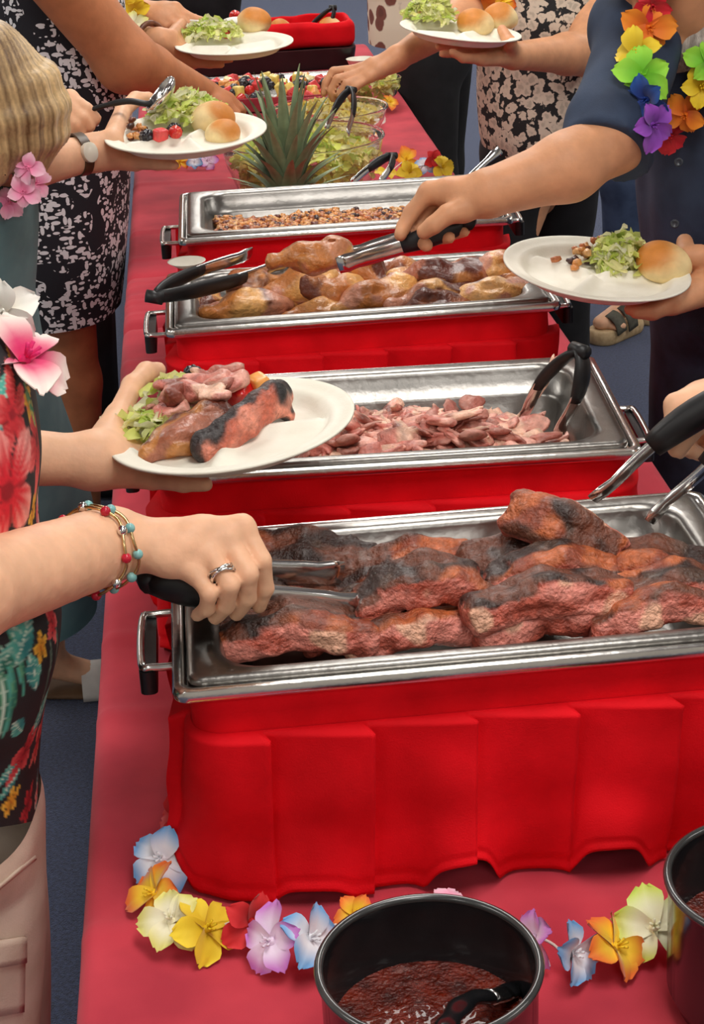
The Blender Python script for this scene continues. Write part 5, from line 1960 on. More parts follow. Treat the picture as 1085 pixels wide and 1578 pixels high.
hand(s, D_, (222, 22, 0.0), {
    'index': [(270, 12, 0.0), (292, 26, -0.004), (310, 32, 0.0), (322, 33, 0.004)],
    'middle': [(266, 20, -0.012), (282, 34, -0.018), (292, 38, -0.008), (288, 36, 0.01)],
    'ring': [(258, 28, -0.018), (270, 38, -0.022), (278, 42, -0.012), (272, 40, 0.006)],
    'pinky': [(248, 34, -0.02), (256, 40, -0.024), (262, 44, -0.014), (258, 42, 0.004)],
    'thumb': [(252, 14, 0.02), (276, 24, 0.02), (300, 30, 0.016)]}, 1.1, 0.02)
v_r = s.mesh(0.005)
s = SDF()
s.cap((-0.2, 4.3, 1.2), (-0.18, 4.3, 1.45), 0.06, 0.05, 0.03)
HL, HR3 = head(s, (-0.15, 4.3, 1.55), (0.9, 0, -0.3))
v_t = s.mesh(0.010)
as_part('body', merge(v_l, v_r, v_t), M_SKIN_TAN, Dd)
s = SDF()
s.ell((-0.165, 4.3, 1.59), (0.1, 0.095, 0.1), k=0.02)
as_part('hair', s.mesh(0.009), M_BROWN_HAIR, Dd)
wd_ = nrm(wD - at(150, 60, 3.98))
e1 = nrm(np.cross(wd_, V3(0, 0, 1)))
e2 = np.cross(wd_, e1)
bc = at(233, 62, 3.845) - np.array(Dd.location)
mb = MB()
mb.tube([bc + 0.037 * (e1 * math.cos(a) + e2 * math.sin(a)) for a in np.linspace(0, 6.283, 25)], 0.006, 8)
mb.build('bracelet', mat('brown_beads', lin(120, 70, 44), lin(84, 46, 30), scale=120, rough=0.4), Dd)
shoe(Dd, (-0.32, 4.42, 0), (-0.14, 4.40, 0), M_STRAP_WHITE)
shoe(Dd, (-0.34, 4.22, 0), (-0.16, 4.20, 0), M_STRAP_WHITE)
# white-laced shoe seen beside the cloth
E = thing('person', 'person all in black standing at the far end of the table', 'person', (0.1, 6.75, 0))
s = SDF()
s.ell((0.16, 6.72, 1.08), (0.19, 0.14, 0.34), k=0.05)
s.cap((0.02, 6.72, 1.32), (-0.02, 6.66, 1.06), 0.06, 0.055, 0.04)
s.cap((0.32, 6.72, 1.32), (0.37, 6.66, 1.06), 0.06, 0.055, 0.04)
s.ell((0.16, 6.72, 0.88), (0.175, 0.13, 0.15), k=0.06)
for k in (-1, 1):
    s.cap((0.16 + 0.085 * k, 6.72, 0.85), (0.16 + 0.09 * k, 6.74, 0.10), 0.09, 0.055, 0.04)
as_part('clothes', s.mesh(0.014, lambda P: 0.004 * wob(P, 18, 2, 2)), M_BLACK_CLOTH, E)
s = SDF()
s.cap((0.16, 6.72, 1.38), (0.16, 6.70, 1.52), 0.055, 0.05, 0.03)
HL, HR3 = head(s, (0.16, 6.69, 1.62), (0, -1, -0.2))
for k in (-1, 1):
    s.cap((0.16 + 0.2 * k, 6.66, 1.08), (0.16 + 0.17 * k, 6.50, 0.98), 0.042, 0.03, 0.02)
    s.ell((0.16 + 0.15 * k, 6.45, 0.96), (0.03, 0.05, 0.02), k=0.02)
    s.cap((0.16 + 0.2 * k, 6.66, 1.08), (0.16 + 0.13 * k, 6.72, 1.32), 0.042, 0.045, 0.02)
    s.cap((0.16 + 0.13 * k, 6.72, 1.32), (0.16, 6.72, 1.36), 0.045, 0.05, 0.02)
as_part('body', s.mesh(0.010), M_SKIN_TAN, E)
s = SDF()
s.ell((0.16, 6.71, 1.66), (0.095, 0.1, 0.1), k=0.02)
as_part('hair', s.mesh(0.009), M_BROWN_HAIR, E)
for k in (-1, 1):
    shoe(E, (0.16 + 0.09 * k, 6.78, 0), (0.16 + 0.1 * k, 6.60, 0), M_BLACK_CLOTH)

# ------------------------------------------------------------------ man in the navy shirt
Hm = thing('person', 'bearded person in a navy shirt lifting chicken with tongs and holding a plate', 'person', (0.98, 2.62, 0))
SHp = [(1080, -72), (985, -60), (982, 20), (975, 90), (978, 170), (988, 250), (990, 320), (996, 390), (1003, 460), (1004, 500)]
v_, f_, _g = contour(SHp, 2.60, [0.04, 0.12, 0.14, 0.15, 0.15, 0.15, 0.15, 0.155, 0.16, 0.16], [0.05, 0.15, 0.19, 0.20, 0.20, 0.20, 0.20, 0.20, 0.20, 0.20], -1, 110, 2.2, 0.006, 7)
sh_ = as_part('shirt', (v_, f_), M_NAVY, Hm)
JN = [(1000, 440), (1003, 480), (1006, 540), (1002, 620), (1000, 700), (1000, 800), (1004, 920), (1008, 1060), (1010, 1180)]
j1 = contour(JN, 2.50, [0.15, 0.15, 0.12, 0.11, 0.10, 0.09, 0.08, 0.07, 0.065], [0.16, 0.17, 0.11, 0.105, 0.10, 0.09, 0.085, 0.075, 0.07], -1, 72, 2.2, 0.005, 8)
JN2 = [(1006, 440), (1008, 480), (1012, 540), (1014, 620), (1018, 700), (1022, 780), (1024, 860), (1024, 980), (1024, 1085)]
j2 = contour(JN2, 2.74, [0.15, 0.15, 0.12, 0.11, 0.10, 0.09, 0.08, 0.07, 0.065], [0.13, 0.13, 0.11, 0.105, 0.10, 0.09, 0.085, 0.075, 0.07], -1, 72, 2.2, 0.005, 9)
as_part('jeans', merge(j1[:2], j2[:2]), M_DENIM_DARK, Hm)
o0 = np.array(Hm.location)
shR = at(985, 70, 2.46)
elR = at(938, 232, 2.36)
s = SDF()
s.cap(shR, at(945, 190, 2.38), 0.062, 0.060, 0.03)
s.cap(shR + V3(0.0, 0.04, 0.02), shR + V3(0.14, 0.12, 0.04), 0.06, 0.08, 0.04)
s.cap(at(945, 192, 2.38), at(930, 270, 2.35), 0.060, 0.066, 0.01)
_ad = nrm(at(925, 250, 2.352) - at(948, 175, 2.385))
_ax = nrm(np.cross(_ad, V3(0, 1, 0)))
s.box(at(936, 214, 2.37) + _ad * 0.218, (0.2, 0.2, 0.2), 0.001, np.stack([_ad, _ax, np.cross(_ad, _ax)], 1), 0.004, sub=True)
as_part('sleeve', s.mesh(0.006, lambda P: 0.004 * wob(P, 40, 3, 2)), M_NAVY, Hm)
s = SDF()
D_ = 2.325
wH = at(758, 296, 2.325)
s.cap(shR, at(945, 210, 2.375), 0.046, 0.046, 0.03)
s.cap(at(948, 215, 2.375), at(875, 256, 2.34), 0.043, 0.044, 0.02)
s.cap(at(875, 258, 2.34), wH, 0.044, 0.0325, 0.02)
hand(s, D_, (752, 298, 0.0), {
    'index': [(662, 296, 0.020), (634, 328, 0.026), (622, 350, 0.024), (617, 362, 0.014)],
    'middle': [(672, 300, 0.036), (644, 342, 0.050), (646, 368, 0.036), (657, 378, 0.018)],
    'ring': [(688, 306, 0.048), (664, 345, 0.060), (672, 366, 0.042), (692, 366, 0.022)],
    'pinky': [(706, 314, 0.054), (690, 346, 0.060), (698, 360, 0.042), (716, 357, 0.026)],
    'thumb': [(716, 322, -0.004), (690, 330, -0.010), (668, 347, -0.010), (654, 357, -0.004)]}, 1.16, 0.019)
v_r = s.mesh(0.0036)
s = SDF()
nH = PH_.R3 @ V3(0, 0, 1)
wHl = at(1120, 432, 2.47)
limb(s, (0.92, 2.80, 1.28), at(1240, 420, 2.62), wHl, (0.055, 0.046, 0.044, 0.031))
uH = lambda u, v, d=0.0: PH_(u, v) - nH * (0.022 + d)
for a_, b_, c_2 in (((1052, 420), (1018, 424), (985, 426)), ((1050, 432), (1012, 438), (975, 440)), ((1046, 443), (1010, 449), (976, 451)), ((1040, 452), (1010, 456), (985, 456))):
    s.cap(wHl, uH(*a_, 0.006), 0.024, 0.016, 0.014)
    s.chain([uH(*a_, 0.004), uH(*b_), uH(*c_2)], [0.0145, 0.0115, 0.009], 0.004)
tH = [at(1108, 412, 2.46), at(1078, 396, 2.45), at(1058, 396, 2.45), PH_(1048, 412) + nH * 0.022]
s.cap(wHl, tH[0], 0.026, 0.019, 0.016)
s.chain(tH, [0.018, 0.0165, 0.0155, 0.012], 0.006)
v_l = s.mesh(0.004)
s = SDF()
nk = at(1050, 20, 2.52)
s.cap(nk + V3(0.03, 0.02, -0.06), nk + V3(0, -0.02, 0.06), 0.066, 0.062, 0.03)
hcH = at(1040, -78, 2.42)
HL, HR3 = head(s, hcH, (-0.55, -0.5, -0.62), 0.115)
v_t = s.mesh(0.006)
as_part('body', merge(v_r, v_l, v_t), M_SKIN_TAN, Hm)
eyes(HL, 0.115, Hm)
s = SDF()
s.ell(HL(0, 0.062, -0.088), V3(0.058, 0.044, 0.048), HR3, 0.02)
s.cap(HL(-0.066, 0.01, -0.05), HL(-0.03, 0.06, -0.09), 0.022, 0.026, 0.02)
s.cap(HL(0.066, 0.01, -0.05), HL(0.03, 0.06, -0.09), 0.022, 0.026, 0.02)
as_part('beard', s.mesh(0.004, lambda P: 0.0015 * wob(P, 260, 1, 2)), M_GREY_HAIR, Hm)
s = SDF()
s.ell(HL(0, -0.02, 0.045), V3(0.098, 0.112, 0.098), HR3, 0.02)
as_part('hair', s.mesh(0.008), M_GREY_HAIR, Hm)
# collar, placket and buttons
s = SDF()
for k in (-1, 1):
    s.cap(nk + V3(-0.02 + 0.05 * k, 0.0, -0.06), nk + V3(0.06 * k + 0.02, 0.05, -0.02), 0.022, 0.02, 0.01)
s.cap(at(985, 40, 2.45), at(1010, 0, 2.44), 0.03, 0.03, 0.02)
as_part('collar', s.mesh(0.006), M_NAVY, Hm)
for (u, v0, d0) in ((1046, 250, 0), (1040, 345, 0)):
    hit = ony(u, v0, 2.415)
    mb = MB()
    n2 = nrm(CAM - hit)
    e1 = nrm(np.cross(n2, V3(0, 0, 1)))
    e2 = np.cross(n2, e1)
    mb.loft([[hit - o0 + n2 * h_ + 0.0065 * q * (e1 * math.cos(a) + e2 * math.sin(a)) for a in np.linspace(0, 6.283, 15)[:-1]] for h_, q in ((-0.01, 1), (0.002, 1), (0.003, 0.8), (0.0015, 0.5))], False, True)
    mb.build('button', mat('dark_button', lin(56, 60, 70), rough=0.3), sh_)
shoe(Hm, (1.02, 2.55, 0), (0.82, 2.50, 0), M_BLACK_CLOTH)
shoe(Hm, (1.04, 2.80, 0), (0.84, 2.76, 0), M_BLACK_CLOTH)

# ------------------------------------------------------------------ person at the edge with the steel tongs
J = thing('person', 'person in dark clothes holding open steel tongs over the ribs', 'person', (1.08, 1.68, 0))
s = SDF()
D_ = 1.72
wJ = at(1142, 600, 1.76)
limb(s, (0.98, 1.62, 1.34), at(1420, 560, 1.80), wJ, (0.05, 0.042, 0.040, 0.029))
hand(s, D_, (1130, 606, 0.03), {
    'index': [(1042, 624, 0.012), (1037, 656, 0.008), (1042, 682, 0.010), (1048, 696, 0.016)],
    'middle': [(1050, 622, 0.030), (1046, 656, 0.036), (1054, 686, 0.034), (1066, 696, 0.024)],
    'ring': [(1056, 618, 0.046), (1050, 660, 0.054), (1062, 692, 0.046), (1078, 700, 0.032)],
    'pinky': [(1074, 618, 0.056), (1072, 654, 0.062), (1082, 680, 0.052), (1094, 684, 0.040)],
    'thumb': [(1090, 632, -0.010), (1064, 662, -0.014), (1044, 690, -0.008)]}, 0.98, 0.017)
v_r = s.mesh(0.003)
s = SDF()
limb(s, (1.0, 1.90, 1.34), (1.0, 1.98, 1.08), (0.90, 1.95, 0.98), (0.05, 0.042, 0.04, 0.03))
s.ell((0.86, 1.94, 0.97), (0.045, 0.03, 0.025), k=0.02)
s.cap((1.06, 1.72, 1.36), (1.04, 1.72, 1.52), 0.055, 0.05, 0.03)
HL, HR3 = head(s, (1.01, 1.72, 1.62), (-0.9, 0, -0.4))
as_part('body', merge(v_r, s.mesh(0.009)), M_SKIN_FAIR, J)
s = SDF()
s.ell((1.08, 1.72, 1.14), (0.13, 0.19, 0.28), k=0.05)
s.cap((1.04, 1.58, 1.34), (1.0, 1.60, 1.24), 0.07, 0.062, 0.04)
s.cap((1.04, 1.88, 1.34), (1.0, 1.92, 1.22), 0.07, 0.062, 0.04)
s.ell((1.08, 1.72, 0.90), (0.13, 0.18, 0.14), k=0.06)
for k in (-1, 1):
    s.cap((1.08, 1.72 + 0.09 * k, 0.85), (1.09, 1.72 + 0.1 * k, 0.09), 0.09, 0.06, 0.04)
as_part('clothes', s.mesh(0.012, lambda P: 0.004 * wob(P, 18, 1, 2)), M_BLACK_CLOTH, J)
s = SDF()
s.ell((1.03, 1.72, 1.66), (0.1, 0.095, 0.1), k=0.02)
as_part('hair', s.mesh(0.009), M_BROWN_HAIR, J)
for k in (-1, 1):
    shoe(J, (1.14, 1.72 + 0.1 * k, 0), (0.95, 1.72 + 0.1 * k, 0), M_BLACK_CLOTH)

# ------------------------------------------------------------------ woman in the blossom blouse
G = thing('person', 'tattooed person in a black blouse packed with pale blossoms holding a lettuce plate', 'person', (1.05, 4.25, 0))


def blob_torso(rows, fold, seed, n=96):
    """rows: (left px, right px, v, Y, ry) -> stacked rounded sections between two outlines"""
    P, A_, B_ = [], [], []
    for l, r, v, Y, ry in rows:
        a, b = ony(l, v, Y), ony(r, v, Y)
        P.append((a + b) / 2)
        A_.append(abs(b[0] - a[0]) / 2)
        B_.append(ry)
    q = np.linspace(0, len(rows) - 1, (len(rows) - 1) * 8 + 1)
    PP = np.array(spline(P, 8))
    rx, ry = np.interp(q, range(len(rows)), A_), np.interp(q, range(len(rows)), B_)
    th = np.linspace(0, 2 * math.pi, n, endpoint=False)
    v = np.stack([PP[:, 0:1] + rx[:, None] * np.cos(th), PP[:, 1:2] + ry[:, None] * np.sin(th), np.repeat(PP[:, 2:3], n, 1)], -1)
    if fold:
        v = v + np.stack([np.cos(th), np.sin(th), 0 * th], -1)[None] * (fold * wob(v * V3(1, 1, 0.4), 24, seed, 2))[..., None]
    m = len(PP)
    i, j = np.meshgrid(np.arange(m - 1), np.arange(n), indexing='ij')
    a = (i * n + j).ravel()
    b = (i * n + (j + 1) % n).ravel()
    return v.reshape(-1, 3), np.stack([a, a + n, b + n, b], 1)


as_part('blouse', blob_torso([(775, 905, -110, 4.2, 0.12), (745, 930, -50, 4.2, 0.15), (735, 938, 20, 4.2, 0.17), (735, 936, 90, 4.2, 0.17), (736, 936, 150, 4.2, 0.18), (742, 938, 200, 4.2, 0.19), (752, 932, 232, 4.2, 0.19)], 0.008, 3), M_BLOSSOM, G)
s = SDF()
hipG = ony(838, 225, 4.22)
s.ell(hipG + V3(0, 0, 0.0), (0.155, 0.16, 0.12), k=0.05)
kl, kr = ony(770, 330, 4.12), ony(868, 420, 4.32)
s.cap(hipG + V3(-0.075, -0.04, -0.02), (kl[0], 4.12, 0.45), 0.085, 0.07, 0.04)
s.cap((kl[0], 4.12, 0.45), (kl[0] + 0.0, 4.10, 0.05), 0.07, 0.06, 0.03)
s.cap(hipG + V3(0.075, 0.05, -0.02), (kr[0], 4.34, 0.45), 0.085, 0.075, 0.04)
s.cap((kr[0], 4.34, 0.45), (kr[0], 4.36, 0.05), 0.078, 0.07, 0.03)
as_part('trousers', s.mesh(0.012, lambda P: 0.004 * wob(P, 20, 1, 2)), M_BLACK_CLOTH, G)
s = SDF()
D_ = 3.86
wG = at(618, 86, 3.86)
limb(s, at(742, -60, 4.10), at(712, 28, 3.98), wG, (0.048, 0.040, 0.040, 0.027))
hand(s, D_, (612, 90, 0.0), {
    'index': [(556, 106, 0.004), (514, 110, 0.004), (502, 128, 0.006), (499, 144, 0.010)],
    'middle': [(560, 112, -0.010), (520, 122, -0.014), (510, 140, -0.008), (513, 152, 0.0)],
    'ring': [(566, 116, -0.018), (534, 130, -0.026), (524, 146, -0.018), (528, 154, -0.006)],
    'pinky': [(572, 118, -0.024), (548, 134, -0.030), (540, 148, -0.022), (542, 154, -0.012)],
    'thumb': [(578, 112, 0.020), (552, 124, 0.018), (534, 130, 0.010)]}, 1.06, 0.018)
v_r = s.mesh(0.0048)
s = SDF()
nG = PG.R3 @ V3(0, 0, 1)
wGl = at(792, 86, 3.80)
limb(s, at(915, -50, 4.12), at(904, 82, 3.98), wGl, (0.056, 0.046, 0.044, 0.029))
uG = lambda u, v, d=0.0: PG(u, v) - nG * (0.026 + d)
for a_, b_, c_2 in (((738, 44), (708, 42), (684, 40)), ((735, 52), (702, 52), (678, 51)), ((738, 60), (706, 62), (684, 62)), ((744, 67), (716, 69), (698, 69))):
    s.cap(wGl, uG(*a_, 0.006), 0.022, 0.014, 0.014)
    s.chain([uG(*a_, 0.004), uG(*b_), uG(*c_2)], [0.0125, 0.010, 0.008], 0.004)
s.chain([wGl, PG(786, 66) - nG * 0.012, PG(772, 58) + nG * 0.010], [0.020, 0.014, 0.011], 0.008)
v_l = s.mesh(0.005)
s = SDF()
nkG = ony(845, -150, 4.2)
s.cap(nkG + V3(0, 0, -0.12), nkG + V3(-0.01, 0, 0.06), 0.06, 0.05, 0.03)
HL, HR3 = head(s, nkG + V3(-0.03, -0.01, 0.16), (-0.9, -0.2, -0.4))
s.cap(nkG + V3(0, 0, -0.12), hipG, 0.07, 0.10, 0.03)
s.cap(nkG + V3(0, 0, -0.12), at(742, -60, 4.10), 0.06, 0.045, 0.03)
s.cap(nkG + V3(0, 0, -0.12), at(915, -50, 4.12), 0.06, 0.05, 0.03)
for fx, fy in ((kl[0], 4.10), (kr[0], 4.36)):
    s.cap(hipG, (fx, fy, 0.5), 0.07, 0.05, 0.02)
    s.cap((fx, fy, 0.5), (fx + 0.02, fy, 0.07), 0.045, 0.034, 0.02)
    s.cap((fx + 0.03, fy, 0.07), (fx - 0.12, fy, 0.03), 0.035, 0.028, 0.02)
as_part('body', merge(v_r, v_l, s.mesh(0.010)), M_SKIN_TAN, G)
s = SDF()
s.ell(nkG + V3(-0.01, 0, 0.20), (0.1, 0.095, 0.1), k=0.02)
s.ell(nkG + V3(0.04, 0, 0.10), (0.07, 0.1, 0.13), k=0.03)
as_part('hair', s.mesh(0.009), M_BROWN_HAIR, G)
for fx, fy in ((kl[0], 4.10), (kr[0], 4.36)):
    shoe(G, (fx + 0.05, fy, 0), (fx - 0.12, fy, 0), M_BLACK_CLOTH)

# ------------------------------------------------------------------ person in the cream floral blouse
Fp = thing('person', 'person in a cream floral blouse and black trousers beyond the small glass bowl', 'person', (1.0, 5.5, 0))
as_part('blouse', blob_torso([(600, 700, -150, 5.4, 0.12), (572, 722, -90, 5.4, 0.16), (566, 728, -20, 5.4, 0.17), (566, 728, 30, 5.4, 0.18), (568, 728, 62, 5.4, 0.18)], 0.008, 5), M_CREAM_FLORAL, Fp)
s = SDF()
hpF = ony(668, 75, 5.4)
s.ell(hpF, (0.125, 0.15, 0.13), k=0.05)
kF1, kF2 = ony(662, 160, 5.3), ony(672, 180, 5.5)
for kk, dx, yy in ((kF1, -0.03, 5.32), (kF2, 0.04, 5.5)):
    s.cap(hpF + V3(dx, yy - 5.4, -0.02), (kk[0], yy, 0.46), 0.10, 0.08, 0.04)
    s.cap((kk[0], yy, 0.46), (kk[0] + 0.02, yy, 0.05), 0.08, 0.07, 0.03)
as_part('trousers', s.mesh(0.012), M_BLACK_CLOTH, Fp)
s = SDF()
nkF = ony(650, -190, 5.4)
s.cap(nkF + V3(0, 0, -0.1), nkF + V3(0, 0, 0.07), 0.06, 0.05, 0.03)
HL, HR3 = head(s, nkF + V3(-0.03, 0, 0.16), (-0.9, -0.2, -0.4))
for k, yy in ((-1, 5.24), (1, 5.58)):
    e_ = ony(640, -30, yy)
    limb(s, nkF + V3(0, 0.17 * k, -0.1), e_ + V3(0.05, 0, 0), e_ + V3(-0.14, 0, 0.05), (0.05, 0.042, 0.04, 0.03))
as_part('body', s.mesh(0.010), M_SKIN_TAN, Fp)
s = SDF()
s.ell(nkF + V3(-0.01, 0, 0.20), (0.1, 0.095, 0.1), k=0.02)
as_part('hair', s.mesh(0.009), M_BROWN_HAIR, Fp)
for kk, yy in ((kF1, 5.32), (kF2, 5.5)):
    shoe(Fp, (kk[0] + 0.06, yy, 0), (kk[0] - 0.12, yy, 0), M_BLACK_CLOTH)

# ------------------------------------------------------------------ person in jeans and platform sandals
I = thing('person', 'person in a navy top, blue jeans and grey platform sandals', 'person', (1.45, 5.2, 0))
as_part('top', blob_torso([(950, 1080, -150, 5.15, 0.12), (930, 1100, -80, 5.15, 0.16), (924, 1105, 0, 5.15, 0.17), (922, 1100, 80, 5.15, 0.17), (918, 1096, 160, 5.15, 0.17), (915, 1092, 215, 5.15, 0.18)], 0.006, 6), mat('dark_navy_top', lin(34, 42, 62), lin(26, 32, 50), rough=0.85), I)
s = SDF()
hpI = ony(1000, 215, 5.15)
s.ell(hpI, (0.165, 0.15, 0.13), k=0.05)
sf = onz(950, 522, 0.0)
for dx, xx, yy in ((-0.07, sf[0] + 0.03, sf[1] + 0.05), (0.08, sf[0] + 0.2, sf[1] + 0.2)):
    s.cap(hpI + V3(dx, 0, -0.02), (xx, yy, 0.48), 0.095, 0.072, 0.04)
    s.cap((xx, yy, 0.48), (xx + 0.01, yy + 0.02, 0.18), 0.072, 0.062, 0.03)
as_part('jeans', s.mesh(0.012), M_DENIM, I)
s = SDF()
nkI = ony(1015, -190, 5.15)
s.cap(nkI + V3(0, 0, -0.1), nkI + V3(0, 0, 0.07), 0.06, 0.05, 0.03)
HL, HR3 = head(s, nkI + V3(-0.03, 0, 0.16), (-0.9, -0.2, -0.4))
for k in (-1, 1):
    limb(s, nkI + V3(0, 0.17 * k, -0.12), nkI + V3(0.06, 0.2 * k, -0.38), nkI + V3(-0.1, 0.16 * k, -0.5), (0.05, 0.042, 0.04, 0.03))
s.cap(nkI + V3(0, 0, -0.12), hpI, 0.07, 0.09, 0.03)
for k in (-1, 1):
    s.cap(nkI + V3(0, 0, -0.12), nkI + V3(0, 0.17 * k, -0.12), 0.05, 0.05, 0.03)
for xx, yy in ((sf[0] + 0.04, sf[1] + 0.06), (sf[0] + 0.21, sf[1] + 0.21)):
    s.cap(hpI, (xx, yy, 0.48), 0.07, 0.05, 0.02)
    s.cap((xx, yy, 0.48), (xx, yy, 0.2), 0.05, 0.04, 0.02)
v_t = s.mesh(0.011)
s = SDF()
for fx, fy in ((sf[0], sf[1]), (sf[0] + 0.18, sf[1] + 0.16)):
    s.cap((fx + 0.045, fy + 0.06, 0.22), (fx + 0.04, fy + 0.055, 0.11), 0.042, 0.036, 0.02)
    s.cap((fx + 0.04, fy + 0.05, 0.085), (fx - 0.05, fy - 0.02, 0.062), 0.033, 0.028, 0.02, flat=(V3(0, 0, 1), 0.8))
    for k in range(5):
        q = V3(-0.062 - 0.002 * k + 0.014 * k, -0.012 - 0.010 * k, 0)
        s.cap(V3(fx - 0.04 + 0.012 * k, fy + 0.002 - 0.012 * k, 0.055), V3(fx, fy, 0.052) + q, 0.011, 0.009, 0.004)
as_part('body', merge(v_t, s.mesh(0.006)), M_SKIN_FAIR, I)
s = SDF()
s.ell(nkI + V3(-0.01, 0, 0.20), (0.1, 0.095, 0.1), k=0.02)
as_part('hair', s.mesh(0.009), M_BROWN_HAIR, I)
for fx, fy in ((sf[0], sf[1]), (sf[0] + 0.18, sf[1] + 0.16)):
    s = SDF()
    s.cap((fx + 0.055, fy + 0.055, 0.024), (fx - 0.045, fy - 0.02, 0.022), 0.043, 0.050, 0.02, flat=(V3(0, 0, 1), 0.95))
    s.box((fx, fy, 0.10), (0.3, 0.3, 0.055), 0.001, sub=True, k=0.003)
    s.box((fx, fy, -0.05), (0.3, 0.3, 0.05), 0.001, sub=True, k=0.003)
    so_ = as_part('sandal', s.mesh(0.006), M_SOLE, I)
    ax = nrm(V3(-0.1, -0.075, 0))
    sd = V3(-ax[1], ax[0], 0)
    for q, hh in ((0.032, 0.052), (-0.022, 0.064)):
        c0 = V3(fx, fy, 0.042) + ax * q
        lo_ = [[c0 - np.array(I.location) + ax * d + sd * 0.050 * math.cos(a) + V3(0, 0, hh * math.sin(a) - (d + 0.02) * 0.25) for a in np.linspace(0, math.pi, 13)] for d in (-0.020, 0.020)]
        st_ = MB().loft(lo_, closed=False).build('strap', M_STRAP_GREY, so_)
        m_ = st_.modifiers.new('thick', 'SOLIDIFY')
        m_.thickness = 0.004

# ------------------------------------------------------------------ jewellery on the gripping hand, tongs in hands
o0 = np.array(A.location)
rc = at(354, 888, 1.575 - 0.034)
ra = nrm(at(354, 902, 1.545) - at(323, 853, 1.557))
e1 = nrm(np.cross(ra, V3(0, 1, 0)))
e2 = np.cross(ra, e1)
rc = at(342, 884, 1.549)
mb = MB()
for off, ph in ((-0.0022, 0.0), (0.0022, 1.6), (0.0, 3.2)):
    mb.tube([rc - o0 + ra * (off + 0.0016 * math.sin(2 * a + ph)) + 0.0115 * (e1 * math.cos(a) + e2 * math.sin(a)) for a in np.linspace(0, 6.283, 29)], 0.0014, 6)
mb.build('ring', M_CHROME, A)
M_GLASSBEAD = mat('turquoise_bead', lin(150, 200, 196), lin(110, 170, 170), scale=80, rough=0.2)
M_REDBEAD = mat('red_bead', lin(196, 34, 56), rough=0.2)
M_GOLD = mat('gold_wire', lin(216, 190, 140), lin(190, 160, 110), rough=0.25, metal=1.0)
elA_, wrA_ = at(-175, 955, 1.30), at(172, 838, 1.555)
for (q_, tilt_, beads, lab) in ((0.885, -0.006, M_REDBEAD, 'red'), (0.945, 0.004, M_GLASSBEAD, 'turquoise')):
    axw = nrm(wrA_ - elA_)
    c0 = elA_ + (wrA_ - elA_) * q_
    e1 = nrm(np.cross(axw, V3(0, 0, 1)))
    e2 = np.cross(axw, e1)
    br = [c0 - o0 + axw * (0.003 * math.sin(5 * a) + tilt_ * math.sin(a)) + 0.0385 * (e1 * math.cos(a) + e2 * math.sin(a)) for a in np.linspace(0, 6.283, 61)]
    b_ = MB().tube(br, 0.0015, 6).build('bracelet', M_GOLD, A)
    for k in range(0, 60, 6):
        v_, f_ = SDF().ball(br[k], 0.0048).mesh(0.0018)
        link('bead', new_mesh('bead', v_, f_), beads if k % 12 == 0 or lab == 'turquoise' else M_CHROME, b_)

tongs('black-gripped steel tongs clutched in the hand with the silver ring', at(228, 890, 1.600), onz(562, 932, RZ - 0.006), onz(530, 888, RZ - 0.002), w=0.0125, grip=0.53, bow=0.004, gw=1.35, gf=0.8)
tongs('black-gripped steel tongs lifting a golden chicken thigh', at(722, 342, 2.355), at(522, 408, 2.385), at(530, 398, 2.425), w=0.0115, grip=0.54, bow=0.010)
tongs('open steel tongs with black grips above the rounded corner of the rib pan', at(1170, 592, 1.66), at(922, 772, 1.71), at(992, 800, 1.69), w=0.015, grip=0.62, bow=0.010, gw=1.3, gf=0.7)
# ladle in the teal woman's hand
ld = thing('ladle', 'black-handled steel ladle held over the plate with berries', 'ladle', at(190, 155, 2.86))
o1 = at(190, 155, 2.86)
hp = spline([at(110, 182, 2.872) - o1, at(150, 166, 2.862) - o1, at(195, 156, 2.86) - o1, at(225, 160, 2.86) - o1, at(238, 158, 2.86) - o1], 5)
MB().tube(hp, [0.006] * 8 + [0.0075] * (len(hp) - 8), 10, flat=((0, 0, 1), 0.7)).build('handle', M_GRIP, ld)
s = SDF()
lc = at(247, 146, 2.86) - o1
R_ = rotz(0.1) @ roty(-0.85)
s.ell(lc, (0.036, 0.030, 0.016), R_, 0.004)
s.ell(lc + R_ @ V3(0, 0, 0.010), (0.033, 0.027, 0.017), R_, 0.003, sub=True)
v_, f_ = s.mesh(0.0028)
link('bowl', new_mesh('bowl', v_, f_), M_CHROME, ld)
# spoon in the hand over the far plate
ld = thing('dressing_spoon', 'pale serving spoon over the plate beside the red basket', 'spoon', at(330, 33, 4.0))
o1 = at(330, 33, 4.0)
MB().tube([at(268, 30, 4.02) - o1, at(310, 33, 4.0) - o1, at(350, 35, 3.98) - o1], [0.005, 0.006, 0.005], 8, flat=((0, 0, 1), 0.5)).build('handle', M_STRAP_WHITE, ld)
v_, f_ = SDF().ell(at(362, 33, 3.97) - o1, (0.030, 0.024, 0.010), k=0.004).mesh(0.004)
link('bowl', new_mesh('bowl', v_, f_), M_STRAP_WHITE, ld)

# ================================================================== salad bowls, pineapple, fruit, basket
M_GLASS = mat('clear_bowl', (0.96, 0.97, 0.95), (0.95, 0.96, 0.94), rough=0.03, trans=0.98, ior=1.16)


